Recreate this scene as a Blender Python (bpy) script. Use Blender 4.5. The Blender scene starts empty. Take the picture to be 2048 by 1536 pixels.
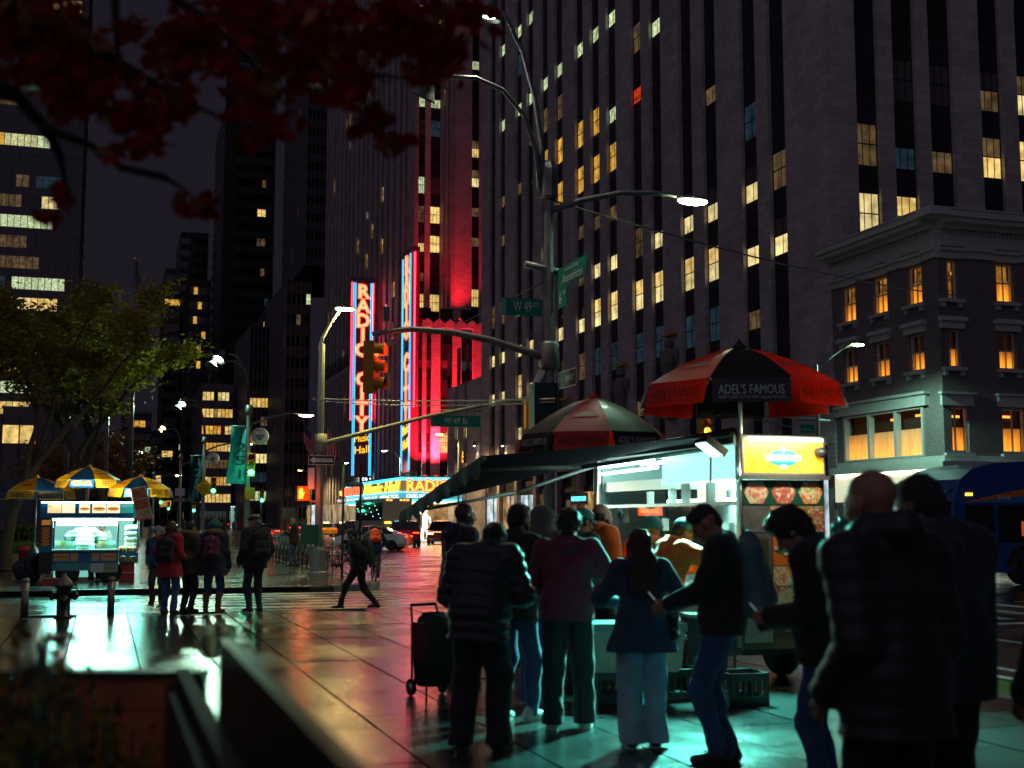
import bpy, math, random
import numpy as np
from mathutils import Vector, Matrix
R = math.radians
S = bpy.context.scene
COL = S.collection
rnd = random.Random(7)

# ------------------------------------------------------------------ camera
YAW, PITCH, FPX, EYE = R(18), math.atan(272/2500), 2500.0, 1.65
cd = bpy.data.cameras.new('camera'); cam = bpy.data.objects.new('camera', cd); COL.objects.link(cam)
cam.location = (0, 0, EYE); cam.rotation_euler = (R(90)+PITCH, 0, -YAW)
cd.sensor_width = 36; cd.lens = 36*FPX/2048; cd.clip_start = .05; cd.clip_end = 3000
cd.dof.use_dof = True; cd.dof.focus_distance = 36; cd.dof.aperture_fstop = 2.0; cd.dof.aperture_blades = 9
S.camera = cam
# ------------------------------------------------------------------ night sky, city glow
wd = bpy.data.worlds.new('World'); S.world = wd; wd.use_nodes = True
_n = wd.node_tree.nodes; _l = wd.node_tree.links
_bg = _n['Background']; _bg.inputs['Color'].default_value = (.0115, .0095, .0155, 1); _bg.inputs['Strength'].default_value = 1.0
sd = bpy.data.lights.new('city_glow', 'SUN'); sd.energy = .23; sd.angle = R(110); sd.color = (.80, .74, 1.0)
sun = bpy.data.objects.new('city_glow', sd); COL.objects.link(sun); sun.rotation_euler = (R(58), 0, R(-48))
S.view_settings.view_transform = 'Standard'; S.view_settings.look = 'None'
S.view_settings.exposure = 0; S.view_settings.gamma = 1; S.view_settings.use_curve_mapping = False
cy = S.cycles
cy.use_denoising = True; cy.max_bounces = 6; cy.diffuse_bounces = 3; cy.glossy_bounces = 4; cy.transmission_bounces = 4
cy.transparent_max_bounces = 8; cy.sample_clamp_indirect = 4; cy.caustics_reflective = False; cy.caustics_refractive = False
try: cy.denoiser = 'OPENIMAGEDENOISE'; cy.denoising_input_passes = 'RGB_ALBEDO_NORMAL'
except Exception: pass

# ------------------------------------------------------------------ surveying helpers: sight lines meet real planes
_f = Vector((math.sin(YAW)*math.cos(PITCH), math.cos(YAW)*math.cos(PITCH), math.sin(PITCH)))
_r = Vector((math.cos(YAW), -math.sin(YAW), 0)); _u = _r.cross(_f); _o = Vector((0, 0, EYE))
def ray(px, py): return _f + _r*((px-1024)/FPX) - _u*((py-768)/FPX)
def W(px, py, d): return _o + ray(px, py)*d
def G(px, py, z=0.0): d = ray(px, py); return _o + d*((z-EYE)/d.z)
def PX(px, py, x): d = ray(px, py); return _o + d*(x/d.x)
def PY(px, py, y): d = ray(px, py); return _o + d*(y/d.y)
def proj(p):
    v = Vector(p)-_o; z = v.dot(_f); return 1024+FPX*v.dot(_r)/z, 768-FPX*v.dot(_u)/z, z

# ------------------------------------------------------------------ mesh builder
class MB:
    def __init__(s, M=None): s.v = []; s.f = []; s.m = []; s.M = M; s.sm = []
    def add(s, vs, fs, m=0, sm=False):
        b = len(s.v); M = s.M
        for p in vs:
            p = Vector(p); s.v.append(M @ p if M is not None else p)
        for f in fs: s.f.append([b+i for i in f]); s.m.append(m); s.sm.append(sm)
        return s
    def box(s, x0, x1, y0, y1, z0, z1, m=0):
        return s.add([(x0,y0,z0),(x1,y0,z0),(x1,y1,z0),(x0,y1,z0),(x0,y0,z1),(x1,y0,z1),(x1,y1,z1),(x0,y1,z1)],
                     [(0,3,2,1),(4,5,6,7),(0,1,5,4),(1,2,6,5),(2,3,7,6),(3,0,4,7)], m)
    def cbox(s, c, d, m=0, rot=None, taper=1.0):
        hx, hy, hz = d[0]/2, d[1]/2, d[2]/2; c = Vector(c); vs = []
        for z, t in ((-hz, 1), (hz, taper)):
            for x, y in ((-hx,-hy),(hx,-hy),(hx,hy),(-hx,hy)):
                p = Vector((x*t, y*t, z)); vs.append(c + (rot @ p if rot else p))
        return s.add(vs, [(0,3,2,1),(4,5,6,7),(0,1,5,4),(1,2,6,5),(2,3,7,6),(3,0,4,7)], m)
    def path(s, pts, rs, n=8, m=0, caps=True, sm=True):
        pts = [Vector(p) for p in pts]; k = len(pts)
        if not hasattr(rs, '__len__'): rs = [rs]*k
        vs = []; up = None
        for i, p in enumerate(pts):
            t = (pts[min(i+1, k-1)]-pts[max(i-1, 0)]).normalized()
            if up is None:
                up = Vector((0,0,1)) if abs(t.z) < .95 else Vector((1,0,0))
            a = t.cross(up).normalized(); b = a.cross(t).normalized(); up = b
            for j in range(n):
                an = 2*math.pi*j/n; vs.append(p + a*(rs[i]*math.cos(an)) + b*(rs[i]*math.sin(an)))
        fs = [(i*n+j, i*n+(j+1) % n, (i+1)*n+(j+1) % n, (i+1)*n+j) for i in range(k-1) for j in range(n)]
        if caps: fs += [tuple(range(n))[::-1], tuple((k-1)*n+j for j in range(n))]
        return s.add(vs, fs, m, sm)
    def tube(s, a, b, r0, r1=None, n=8, m=0): return s.path([a, b], [r0, r0 if r1 is None else r1], n, m)
    def lathe(s, prof, c=(0,0,0), n=16, m=0, sm=True, ax=None):
        c = Vector(c); vs = []
        for r, z in prof:
            for j in range(n):
                a = 2*math.pi*j/n; p = Vector((r*math.cos(a), r*math.sin(a), z)); vs.append(c + (ax @ p if ax else p))
        k = len(prof)
        fs = [(i*n+j, i*n+(j+1) % n, (i+1)*n+(j+1) % n, (i+1)*n+j) for i in range(k-1) for j in range(n)]
        fs += [tuple(range(n))[::-1], tuple((k-1)*n+j for j in range(n))]
        return s.add(vs, fs, m, sm)
    def prism(s, poly, h, m=0, fn=None):
        n = len(poly); fn = fn or (lambda a, b, t: (a, b, t))
        vs = [fn(a, b, 0) for a, b in poly]+[fn(a, b, h) for a, b in poly]
        return s.add(vs, [tuple(range(n))[::-1], tuple(range(n, 2*n))]+[(i, (i+1) % n, n+(i+1) % n, n+i) for i in range(n)], m)
    def quad(s, a, b, c, d, m=0): return s.add([a, b, c, d], [(0,1,2,3)], m)
    def sheet(s, rows, m=0, sm=True):
        k = len(rows[0]); vs = [p for r in rows for p in r]
        return s.add(vs, [(i*k+j, i*k+j+1, (i+1)*k+j+1, (i+1)*k+j) for i in range(len(rows)-1) for j in range(k-1)], m, sm)
    def ball(s, c, r, m=0, n=10, sq=(1,1,1)):
        k = max(4, n//2); vs = []
        for i in range(k+1):
            t = math.pi*i/k
            for j in range(n):
                a = 2*math.pi*j/n
                vs.append((c[0]+r*sq[0]*math.sin(t)*math.cos(a), c[1]+r*sq[1]*math.sin(t)*math.sin(a), c[2]+r*sq[2]*math.cos(t)))
        return s.add(vs, [(i*n+j, (i+1)*n+j, (i+1)*n+(j+1) % n, i*n+(j+1) % n) for i in range(k) for j in range(n)], m, True)
    def mesh(s, name, mats=()):
        me = bpy.data.meshes.new(name); me.from_pydata([tuple(p) for p in s.v], [], s.f)
        for q in (mats if isinstance(mats, (list, tuple)) else [mats]): me.materials.append(q)
        me.polygons.foreach_set('material_index', s.m); me.polygons.foreach_set('use_smooth', s.sm); me.update()
        return me
    def build(s, name, mats, parent=None, loc=None, rz=None, **kw): return link(name, s.mesh(name, mats), parent, loc, rz, **kw)

def link(name, me, parent=None, loc=None, rz=None, label=None, cat=None, group=None, kind=None):
    o = bpy.data.objects.new(name, me); COL.objects.link(o)
    if parent: o.parent = parent
    if loc is not None: o.location = loc
    if rz is not None: o.rotation_euler = (0, 0, rz)
    tag(o, label, cat, group, kind); return o
def tag(o, label=None, cat=None, group=None, kind=None):
    for k, v in (('label', label), ('category', cat), ('group', group), ('kind', kind)):
        if v: o[k] = v
    return o
def thing(name, label, cat, loc=(0,0,0), rz=0.0, group=None):
    o = bpy.data.objects.new(name, None); COL.objects.link(o); o.empty_display_size = .2
    o.location = loc; o.rotation_euler = (0, 0, rz); return tag(o, label, cat, group)
def copy_tree(o, parent=None):
    c = o.copy(); COL.objects.link(c)
    if parent: c.parent = parent
    for ch in list(o.children): copy_tree(ch, c)
    return c
def dup(o, loc, rz=None, label=None):
    c = copy_tree(o); c.location = loc
    if rz is not None: c.rotation_euler = (0, 0, rz)
    if label: c['label'] = label
    return c
_tc = {}
def text_mesh(s, size=1.0, ext=0.0, shear=0.0, bold=0.0, space=1.0, res=2):
    k = (s, size, ext, shear, bold, space)
    if k in _tc: return _tc[k]
    cu = bpy.data.curves.new('lettering', 'FONT'); cu.body = s; cu.size = size; cu.extrude = ext; cu.shear = shear
    cu.offset = bold*size; cu.space_character = space; cu.align_x = 'CENTER'; cu.align_y = 'CENTER'; cu.resolution_u = res
    ob = bpy.data.objects.new('lettering', cu)
    me = bpy.data.meshes.new_from_object(ob); bpy.data.objects.remove(ob); bpy.data.curves.remove(cu)
    _tc[k] = me; return me
def text(s, size, mat, parent, loc, rot=(0,0,0), ext=0.0, shear=0.0, name='lettering', width=None, bold=0.0, sy=1.0, space=1.0):
    """rot: euler that turns the text plane (x right, y up) into place"""
    me = text_mesh(s, size, ext, shear, bold, space).copy(); me.materials.clear(); me.materials.append(mat)
    o = link(name, me, parent, loc); o.rotation_euler = rot
    if width:
        xs = [v.co.x for v in me.vertices]; w = max(xs)-min(xs)
        if w > 0: o.scale = (width/w, sy, 1)
    return o

# ------------------------------------------------------------------ materials
MATS = {}
def mat(name, col=(.5,.5,.5), rough=.6, metal=0.0, emit=None, es=0.0, var=0.0, vs=3.0, bump=0.0, bs=30.0, rvar=0.0, spec=.5, objrand=0.0,
        coat=0.0, alpha=1.0, sub=0.0, coord='Object', sample=True, trans=0.0, sheen=0.0):
    if name in MATS: return MATS[name]
    m = bpy.data.materials.new(name); m.use_nodes = True; MATS[name] = m
    nt = m.node_tree; n = nt.nodes; l = nt.links; p = n['Principled BSDF']
    p.inputs['Base Color'].default_value = (*col, 1); p.inputs['Roughness'].default_value = rough; p.inputs['Metallic'].default_value = metal
    p.inputs['Specular IOR Level'].default_value = spec; p.inputs['Coat Weight'].default_value = coat; p.inputs['Alpha'].default_value = alpha
    p.inputs['Transmission Weight'].default_value = trans; p.inputs['Sheen Weight'].default_value = sheen
    if emit is not None: p.inputs['Emission Color'].default_value = (*emit, 1); p.inputs['Emission Strength'].default_value = es
    tc = n.new('ShaderNodeTexCoord')
    if var or rvar:
        nz = n.new('ShaderNodeTexNoise'); nz.inputs['Scale'].default_value = vs; nz.inputs['Detail'].default_value = 6
        l.new(tc.outputs[coord], nz.inputs['Vector'])
        if var:
            mr = n.new('ShaderNodeMapRange'); mr.inputs['From Min'].default_value = .3; mr.inputs['From Max'].default_value = .7
            mr.inputs['To Min'].default_value = 1-var; mr.inputs['To Max'].default_value = 1+var
            l.new(nz.outputs['Fac'], mr.inputs['Value'])
            mx = n.new('ShaderNodeMix'); mx.data_type = 'RGBA'; mx.blend_type = 'MULTIPLY'; mx.inputs['Factor'].default_value = 1
            mx.inputs['A'].default_value = (*col, 1); l.new(mr.outputs[0], mx.inputs['B']); src = mx.outputs['Result']
            if objrand:
                oi = n.new('ShaderNodeObjectInfo'); m2 = n.new('ShaderNodeMapRange'); m2.inputs['To Min'].default_value = 1-objrand; m2.inputs['To Max'].default_value = 1+objrand
                l.new(oi.outputs['Random'], m2.inputs['Value'])
                mx2 = n.new('ShaderNodeMix'); mx2.data_type = 'RGBA'; mx2.blend_type = 'MULTIPLY'; mx2.inputs['Factor'].default_value = 1
                l.new(src, mx2.inputs['A']); l.new(m2.outputs[0], mx2.inputs['B']); src = mx2.outputs['Result']
            l.new(src, p.inputs['Base Color'])
        if rvar:
            nr = n.new('ShaderNodeTexNoise'); nr.inputs['Scale'].default_value = vs*.37; nr.inputs['Detail'].default_value = 5
            l.new(tc.outputs[coord], nr.inputs['Vector'])
            mr = n.new('ShaderNodeMapRange'); mr.inputs['From Min'].default_value = .35; mr.inputs['From Max'].default_value = .65
            mr.inputs['To Min'].default_value = max(.02, rough-rvar); mr.inputs['To Max'].default_value = rough+rvar
            l.new(nr.outputs['Fac'], mr.inputs['Value']); l.new(mr.outputs[0], p.inputs['Roughness'])
    if bump:
        nb = n.new('ShaderNodeTexNoise'); nb.inputs['Scale'].default_value = bs; nb.inputs['Detail'].default_value = 4
        l.new(tc.outputs[coord], nb.inputs['Vector'])
        bm = n.new('ShaderNodeBump'); bm.inputs['Strength'].default_value = min(1, bump); bm.inputs['Distance'].default_value = .01
        l.new(nb.outputs['Fac'], bm.inputs['Height']); l.new(bm.outputs['Normal'], p.inputs['Normal'])
    if not sample: m.cycles.emission_sampling = 'NONE'
    return m
def glow(name, col, es, sample=False):
    return mat(name, (.02,.02,.02), .4, emit=col, es=es, sample=sample)
def lit_pane(name, col, es, lo=.35, hi=1.15, scale=1.3, lamp=0.0):
    """a lit room seen through a window: uneven brightness, a little different in every window"""
    if name in MATS: return MATS[name]
    m = mat(name, (.015,.015,.02), .12, emit=col, es=es, sample=False); nt = m.node_tree; n = nt.nodes; l = nt.links; p = n['Principled BSDF']
    tc = n.new('ShaderNodeTexCoord'); oi = n.new('ShaderNodeObjectInfo')
    ad = n.new('ShaderNodeVectorMath'); ad.operation = 'MULTIPLY_ADD'; ad.inputs[1].default_value = (1, 1, 1)
    l.new(tc.outputs['Object'], ad.inputs[0])
    cx = n.new('ShaderNodeVectorMath'); cx.operation = 'SCALE'; cx.inputs['Scale'].default_value = 60
    cmb = n.new('ShaderNodeCombineXYZ'); l.new(oi.outputs['Random'], cmb.inputs[0]); l.new(oi.outputs['Random'], cmb.inputs[2])
    l.new(cmb.outputs[0], cx.inputs[0]); l.new(cx.outputs[0], ad.inputs[2])
    nz = n.new('ShaderNodeTexNoise'); nz.inputs['Scale'].default_value = scale; nz.inputs['Detail'].default_value = 3
    l.new(ad.outputs[0], nz.inputs['Vector'])
    mr = n.new('ShaderNodeMapRange'); mr.inputs['From Min'].default_value = .32; mr.inputs['From Max'].default_value = .68
    mr.inputs['To Min'].default_value = lo; mr.inputs['To Max'].default_value = hi; l.new(nz.outputs['Fac'], mr.inputs['Value'])
    rm = n.new('ShaderNodeMapRange'); rm.inputs['To Min'].default_value = .7; rm.inputs['To Max'].default_value = 1.15; l.new(oi.outputs['Random'], rm.inputs['Value'])
    mu = n.new('ShaderNodeMath'); mu.operation = 'MULTIPLY'; l.new(mr.outputs[0], mu.inputs[0]); l.new(rm.outputs[0], mu.inputs[1])
    m2 = n.new('ShaderNodeMath'); m2.operation = 'MULTIPLY'; m2.inputs[1].default_value = es; l.new(mu.outputs[0], m2.inputs[0])
    l.new(m2.outputs[0], p.inputs['Emission Strength'])
    return m
def lamp(kind, loc, energy, col, parent=None, size=.1, target=None, spot=None, name='lamp_light', sy=None, blend=.6):
    d = bpy.data.lights.new(name, kind); d.energy = energy; d.color = col
    if kind == 'AREA':
        d.shape = 'RECTANGLE'; d.size = size; d.size_y = sy or size
    elif kind in ('POINT', 'SPOT'): d.shadow_soft_size = size
    if kind == 'SPOT': d.spot_size = spot or R(120); d.spot_blend = blend
    o = bpy.data.objects.new(name, d); COL.objects.link(o); o.location = loc
    if parent: o.parent = parent
    if target is not None: o.rotation_euler = (Vector(target)-Vector(loc)).to_track_quat('-Z', 'Y').to_euler()
    return o
steel = mat('galvanised_steel', (.20,.22,.22), .5, .5, var=.2, vs=4)
dark_steel = mat('dark_steel', (.035,.045,.05), .4, .5)
chrome = mat('brushed_steel', (.62,.63,.62), .28, .9, var=.08, vs=20)
black = mat('black_plastic', (.012,.012,.014), .45)
rubber = mat('rubber', (.015,.015,.016), .75)
white_paint = mat('white_paint', (.75,.76,.74), .5, var=.05)
sign_green = mat('sign_green', (.006,.26,.17), .35)
sign_white = mat('sign_white', (.8,.82,.8), .4)
sign_yellow = mat('sign_yellow', (.75,.40,.01), .4)
signal_yellow = mat('signal_yellow', (.62,.28,.01), .45)
glass_dark = mat('dark_glass', (.008,.009,.012), .06, spec=.7)
bulb_white = glow('lamp_white', (.80,1,.78), 60)
bulb_orange = glow('lamp_orange', (1,.55,.12), 40)

def canvas(name, col, thru=.35, rough=.4, coat=.15):
    """cloth that lets some light through"""
    m = mat(name, col, rough, var=.18, vs=4, coat=coat); nt = m.node_tree; n = nt.nodes; l = nt.links; p = n['Principled BSDF']; o = n['Material Output']
    t = n.new('ShaderNodeBsdfTranslucent'); t.inputs['Color'].default_value = (*[min(1, c*1.3) for c in col], 1); mx = n.new('ShaderNodeMixShader'); mx.inputs[0].default_value = thru
    l.new(p.outputs[0], mx.inputs[1]); l.new(t.outputs[0], mx.inputs[2]); l.new(mx.outputs[0], o.inputs['Surface']); return m
# ================================================================== ground
XK, XKN, XKE, XE = 8.2, 7.0, 27.2, 33.0          # kerb west (south block), west (north block), east kerb, east building line
YS, YN = 23.65, 31.8                              # kerbs of the cross street
ZR = -.14
def wet(name, col, rough, rvar, vs, bump, brick=None):
    m = mat(name, col, rough, var=.35, vs=vs, rvar=rvar, bump=bump, bs=90, spec=.6, coord='Object', objrand=.25)
    return m
def wet_ground(name, col, rlo, rhi, joint=None, bump=.25, puddle=.5):
    """wet paving: streaky puddles (smooth) between rougher damp patches; world-space so neighbours differ"""
    m = bpy.data.materials.new(name); m.use_nodes = True; MATS[name] = m
    nt = m.node_tree; n = nt.nodes; l = nt.links; p = n['Principled BSDF']; p.inputs['Specular IOR Level'].default_value = 1.0
    geo = n.new('ShaderNodeNewGeometry'); oi = n.new('ShaderNodeObjectInfo')
    n1 = n.new('ShaderNodeTexNoise'); n1.inputs['Scale'].default_value = .55; n1.inputs['Detail'].default_value = 7; n1.inputs['Roughness'].default_value = .62
    l.new(geo.outputs['Position'], n1.inputs['Vector'])
    n2 = n.new('ShaderNodeTexNoise'); n2.inputs['Scale'].default_value = 7; n2.inputs['Detail'].default_value = 8; n2.inputs['Roughness'].default_value = .7
    l.new(geo.outputs['Position'], n2.inputs['Vector'])
    mr = n.new('ShaderNodeMapRange'); mr.inputs['From Min'].default_value = puddle-.13; mr.inputs['From Max'].default_value = puddle+.13
    mr.inputs['To Min'].default_value = rlo; mr.inputs['To Max'].default_value = rhi; l.new(n1.outputs['Fac'], mr.inputs['Value'])
    ad = n.new('ShaderNodeMath'); ad.operation = 'MULTIPLY_ADD'; ad.inputs[1].default_value = .12; l.new(n2.outputs['Fac'], ad.inputs[0])
    sb = n.new('ShaderNodeMath'); sb.operation = 'ADD'; sb.inputs[1].default_value = -.06; l.new(mr.outputs[0], ad.inputs[2]); l.new(ad.outputs[0], sb.inputs[0])
    l.new(sb.outputs[0], p.inputs['Roughness'])
    cm = n.new('ShaderNodeMapRange'); cm.inputs['From Min'].default_value = .3; cm.inputs['From Max'].default_value = .7; cm.inputs['To Min'].default_value = .65; cm.inputs['To Max'].default_value = 1.3
    l.new(n2.outputs['Fac'], cm.inputs['Value'])
    om = n.new('ShaderNodeMapRange'); om.inputs['To Min'].default_value = .65; om.inputs['To Max'].default_value = 1.25; l.new(oi.outputs['Random'], om.inputs['Value'])
    mu = n.new('ShaderNodeMath'); mu.operation = 'MULTIPLY'; l.new(cm.outputs[0], mu.inputs[0]); l.new(om.outputs[0], mu.inputs[1])
    mx = n.new('ShaderNodeMix'); mx.data_type = 'RGBA'; mx.blend_type = 'MULTIPLY'; mx.inputs['Factor'].default_value = 1
    mx.inputs['A'].default_value = (*col, 1); l.new(mu.outputs[0], mx.inputs['B']); out = mx.outputs['Result']
    vo = n.new('ShaderNodeTexVoronoi'); vo.inputs['Scale'].default_value = 3.1; l.new(geo.outputs['Position'], vo.inputs['Vector'])
    gm = n.new('ShaderNodeMapRange'); gm.inputs['From Min'].default_value = .055; gm.inputs['From Max'].default_value = .075; gm.inputs['To Min'].default_value = .35; gm.inputs['To Max'].default_value = 1; l.new(vo.outputs['Distance'], gm.inputs['Value'])
    gx = n.new('ShaderNodeMix'); gx.data_type = 'RGBA'; gx.blend_type = 'MULTIPLY'; gx.inputs['Factor'].default_value = 1; l.new(out, gx.inputs['A']); l.new(gm.outputs[0], gx.inputs['B']); out = gx.outputs['Result']
    if joint:
        bt = n.new('ShaderNodeTexBrick'); bt.inputs['Scale'].default_value = 1; bt.inputs['Brick Width'].default_value = joint[0]; bt.inputs['Row Height'].default_value = joint[1]
        bt.inputs['Mortar Size'].default_value = .012; bt.inputs['Color1'].default_value = (1,1,1,1); bt.inputs['Color2'].default_value = (.8,.8,.8,1); bt.inputs['Mortar'].default_value = (.25,.25,.25,1)
        l.new(geo.outputs['Position'], bt.inputs['Vector'])
        m3 = n.new('ShaderNodeMix'); m3.data_type = 'RGBA'; m3.blend_type = 'MULTIPLY'; m3.inputs['Factor'].default_value = 1
        l.new(out, m3.inputs['A']); l.new(bt.outputs['Color'], m3.inputs['B']); out = m3.outputs['Result']
    l.new(out, p.inputs['Base Color'])
    nb = n.new('ShaderNodeTexNoise'); nb.inputs['Scale'].default_value = 38; nb.inputs['Detail'].default_value = 3; l.new(geo.outputs['Position'], nb.inputs['Vector'])
    bm = n.new('ShaderNodeBump'); bm.inputs['Strength'].default_value = bump; bm.inputs['Distance'].default_value = .006
    l.new(nb.outputs['Fac'], bm.inputs['Height']); l.new(bm.outputs['Normal'], p.inputs['Normal'])
    return m
slab_m = wet_ground('wet_concrete', (.040,.040,.042), .09, .26, bump=.5)
side_m = wet_ground('wet_pavement', (.045,.045,.045), .10, .26, joint=(1.5, .84), bump=.25)
asph_m = wet_ground('wet_asphalt', (.03,.03,.034), .11, .30, bump=.5, puddle=.46)
kerb_m = wet_ground('granite_kerb', (.17,.17,.17), .2, .4, bump=.3)
paint_m = wet_ground('road_paint', (.52,.52,.50), .2, .45, bump=.4)
bike_m = wet_ground('bike_lane_green', (.06,.17,.04), .25, .5, bump=.4)
seam_m = mat('paving_seam', (.02,.02,.02), .6)
MB().quad((-400,-60,ZR),(400,-60,ZR),(400,900,ZR),(-400,900,ZR)).build('road', asph_m, kind='structure')
road = bpy.data.objects['road']
# near sidewalk: dark bed with separate slabs
bed = MB().box(-60, XK-.16, -30, YS-.16, ZR-.1, -.03).build('sidewalk', seam_m, kind='structure')
sw, sl = .84, 1.42
me = MB().box(0, sw-.02, 0, sl-.02, -.03, 0).mesh('paving_slab', [slab_m])
far = MB(); cnt = 0
for i in range(0, 80):
    x0 = XK-.18-sw*(i+1)
    for j in range(0, 32):
        y0 = YS-.18-sl*(j+1)
        if i % 3 == 1: y0 -= sl*.5
        if y0+sl > YS-.16: continue
        c = Vector((x0+sw/2, y0+sl/2, 0)); q = proj(c)
        if q[2] > 2 and -120 < q[0] < 2200 and q[1] < 1800 and cnt < 300:
            o = link('paving_slab', me, bed, (x0, y0, rnd.uniform(-.0024, .0024))); o.rotation_euler = (rnd.uniform(-.0022,.0022), rnd.uniform(-.0030,.0030), 0); cnt += 1
        elif y0 > -20: far.box(x0, x0+sw-.02, y0, y0+sl-.02, -.03, -.0005)
# short filler course against the kerb
far.box(-60, XK-.18, YS-.18, YS-.165, -.03, -.001)
if far.v: far.build('paving_slab', [slab_m], bed, kind='stuff')
def kerb(x0, y0, x1, y1, w=.16):
    L = math.hypot(x1-x0, y1-y0); k = MB(); a = math.atan2(y1-y0, x1-x0)
    root = MB().box(0, L, 0, w-.01, ZR-.1, -.02).build('kerb', seam_m, None, (x0, y0, 0), a, kind='structure')
    st = 1.8; n = int(L/st); me = MB().box(0, st-.012, 0, w, ZR-.05, .0015).mesh('kerb_stone', [kerb_m])
    for i in range(n):
        p = root.matrix_basis @ Vector((i*st+st/2, 0, 0)); q = proj(p)
        if q[2] > 1 and -200 < q[0] < 2250: link('kerb_stone', me, root, (i*st, 0, 0))
    return root
kerb(-40, YS-.16, XK-1.6, YS-.16); kerb(XK, -10, XK, YS-1.6)
kerb(-40, YN, XKN-1.4, YN)
# corner arcs (granite)
def arc(cx, cy, r, a0, a1, w=.16):
    m = MB(); n = 8
    for k in range(n):
        t0 = a0+(a1-a0)*k/n; t1 = a0+(a1-a0)*(k+.97)/n
        P = [(cx+r_*math.cos(t), cy+r_*math.sin(t)) for r_, t in ((r,t0),(r,t1),(r-w,t1),(r-w,t0))]
        m.prism(P, .1415+.05, 0, lambda a, b, t: (a, b, ZR-.05+t))
    m.build('kerb', kerb_m, kind='structure')
arc(XK-1.6, YS-1.6, 1.6, 0, math.pi/2); arc(XKN-1.4, YN+1.4, 1.4, -math.pi/2, 0)
# far sidewalks
nw = MB(); nw.prism([(-60,YN+.16),(XKN-1.4,YN+.16),(XKN-.16,YN+1.4),(XKN-.16,520),(-60,520)], .14, 0, lambda a, b, t: (a, b, ZR+t-.001)); nw.build('sidewalk', side_m, kind='structure')
MB().prism([(XKE,40),(90,40),(90,520),(XKE,520)], .14, 0, lambda a, b, t: (a, b, ZR+t)).build('sidewalk', side_m, kind='structure')
MB().prism([(XKE,-20),(90,-20),(90,30),(XKE,30)], .14, 0, lambda a, b, t: (a, b, ZR+t)).build('sidewalk', side_m, kind='structure')
kerb(XKN, YN+1.5, XKN, 130)
# painted markings
st = MB().box(0, 5.2, 0, .30, 0, .003).mesh('crosswalk_stripe', [paint_m])
for i in range(8): link('crosswalk_stripe', st, road, (1.6+rnd.uniform(-.1,.1), YS+.75+i*.95, ZR+.001))
st2 = MB().box(0, .32, 0, 4.2, 0, .003).mesh('crosswalk_stripe', [paint_m])
for i in range(13): link('crosswalk_stripe', st2, road, (XK+2.3+i*1.25, YS-4.6, ZR+.001))
MB().box(XK+.05, XK+1.45, -10, 16.0, 0, .002).build('bike_lane', bike_m, road, (0,0,ZR+.001))
for x in (XK+1.6, XK+2.15): MB().box(x, x+.12, -10, 17.0, 0, .003).build('lane_line', paint_m, road, (0,0,ZR+.001))
for x in (12.8, 16.4, 20.0, 23.6):
    for k in range(10):
        MB().box(x, x+.13, 50+k*9, 53+k*9, 0, .003).build('lane_dash', paint_m, road, (0,0,ZR+.001))
    MB().box(x, x+.13, 8, 18, 0, .003).build('lane_line', paint_m, road, (0,0,ZR+.001))
MB().box(XK+1, 26, YS-5.5, YS-5.2, 0, .003).build('stop_line', paint_m, road, (0,0,ZR+.001))
# iron manhole in the crosswalk
p = G(575, 1199, ZR); mh = thing('manhole_cover', 'round iron manhole cover in the wet crosswalk', 'manhole cover', (p.x, p.y, ZR+.004))
MB().lathe([(.42,0),(.42,.012),(.36,.014)], n=28).build('lid', dark_steel, mh)
MB().lathe([(.50,0),(.50,.006),(.43,.007)], n=28).build('frame', rubber, mh)
rm = MB()
for k in range(8):
    a = k*math.pi/4; rm.cbox((.2*math.cos(a), .2*math.sin(a), .016), (.2,.03,.006), 0, Matrix.Rotation(a, 3, 'Z'))
rm.build('rib', dark_steel, mh)
# ================================================================== buildings
def stone(name, col, bw=.9, bh=.42):
    m = mat(name, col, .75, var=.14, vs=.35, bump=.15, bs=6); nt = m.node_tree; n = nt.nodes; l = nt.links; p = n['Principled BSDF']
    tc = n.new('ShaderNodeTexCoord'); sep = n.new('ShaderNodeSeparateXYZ'); l.new(tc.outputs['Object'], sep.inputs[0])
    ad = n.new('ShaderNodeMath'); l.new(sep.outputs[0], ad.inputs[0]); l.new(sep.outputs[1], ad.inputs[1])
    cb = n.new('ShaderNodeCombineXYZ'); l.new(ad.outputs[0], cb.inputs[0]); l.new(sep.outputs[2], cb.inputs[1])
    bt = n.new('ShaderNodeTexBrick'); bt.inputs['Scale'].default_value = 1; bt.inputs['Brick Width'].default_value = bw; bt.inputs['Row Height'].default_value = bh
    bt.inputs['Mortar Size'].default_value = min(.012, bh*.12); bt.inputs['Color1'].default_value = (1,1,1,1); bt.inputs['Color2'].default_value = (.76,.76,.76,1); bt.inputs['Mortar'].default_value = (.45,.45,.45,1)
    l.new(cb.outputs[0], bt.inputs['Vector'])
    src = p.inputs['Base Color'].links[0].from_socket
    mx = n.new('ShaderNodeMix'); mx.data_type = 'RGBA'; mx.blend_type = 'MULTIPLY'; mx.inputs['Factor'].default_value = 1
    l.new(src, mx.inputs['A']); l.new(bt.outputs['Color'], mx.inputs['B']); l.new(mx.outputs['Result'], p.inputs['Base Color'])
    return m
limestone = stone('limestone', (.47,.41,.42))
limestone2 = stone('dark_limestone', (.34,.28,.30))
brick_m = stone('grey_brick', (.22,.185,.19), .21, .075)
spandrel_m = mat('spandrel_metal', (.022,.024,.032), .5, .3, var=.2, vs=2)
frame_m = mat('window_frame', (.02,.021,.024), .5)
curtainwall = mat('curtain_wall_dark', (.016,.018,.022), .25, .2)
fin_m = mat('aluminium_fin', (.16,.15,.17), .4, .5)
roof_m = mat('roof_membrane', (.03,.03,.03), .9)
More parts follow.
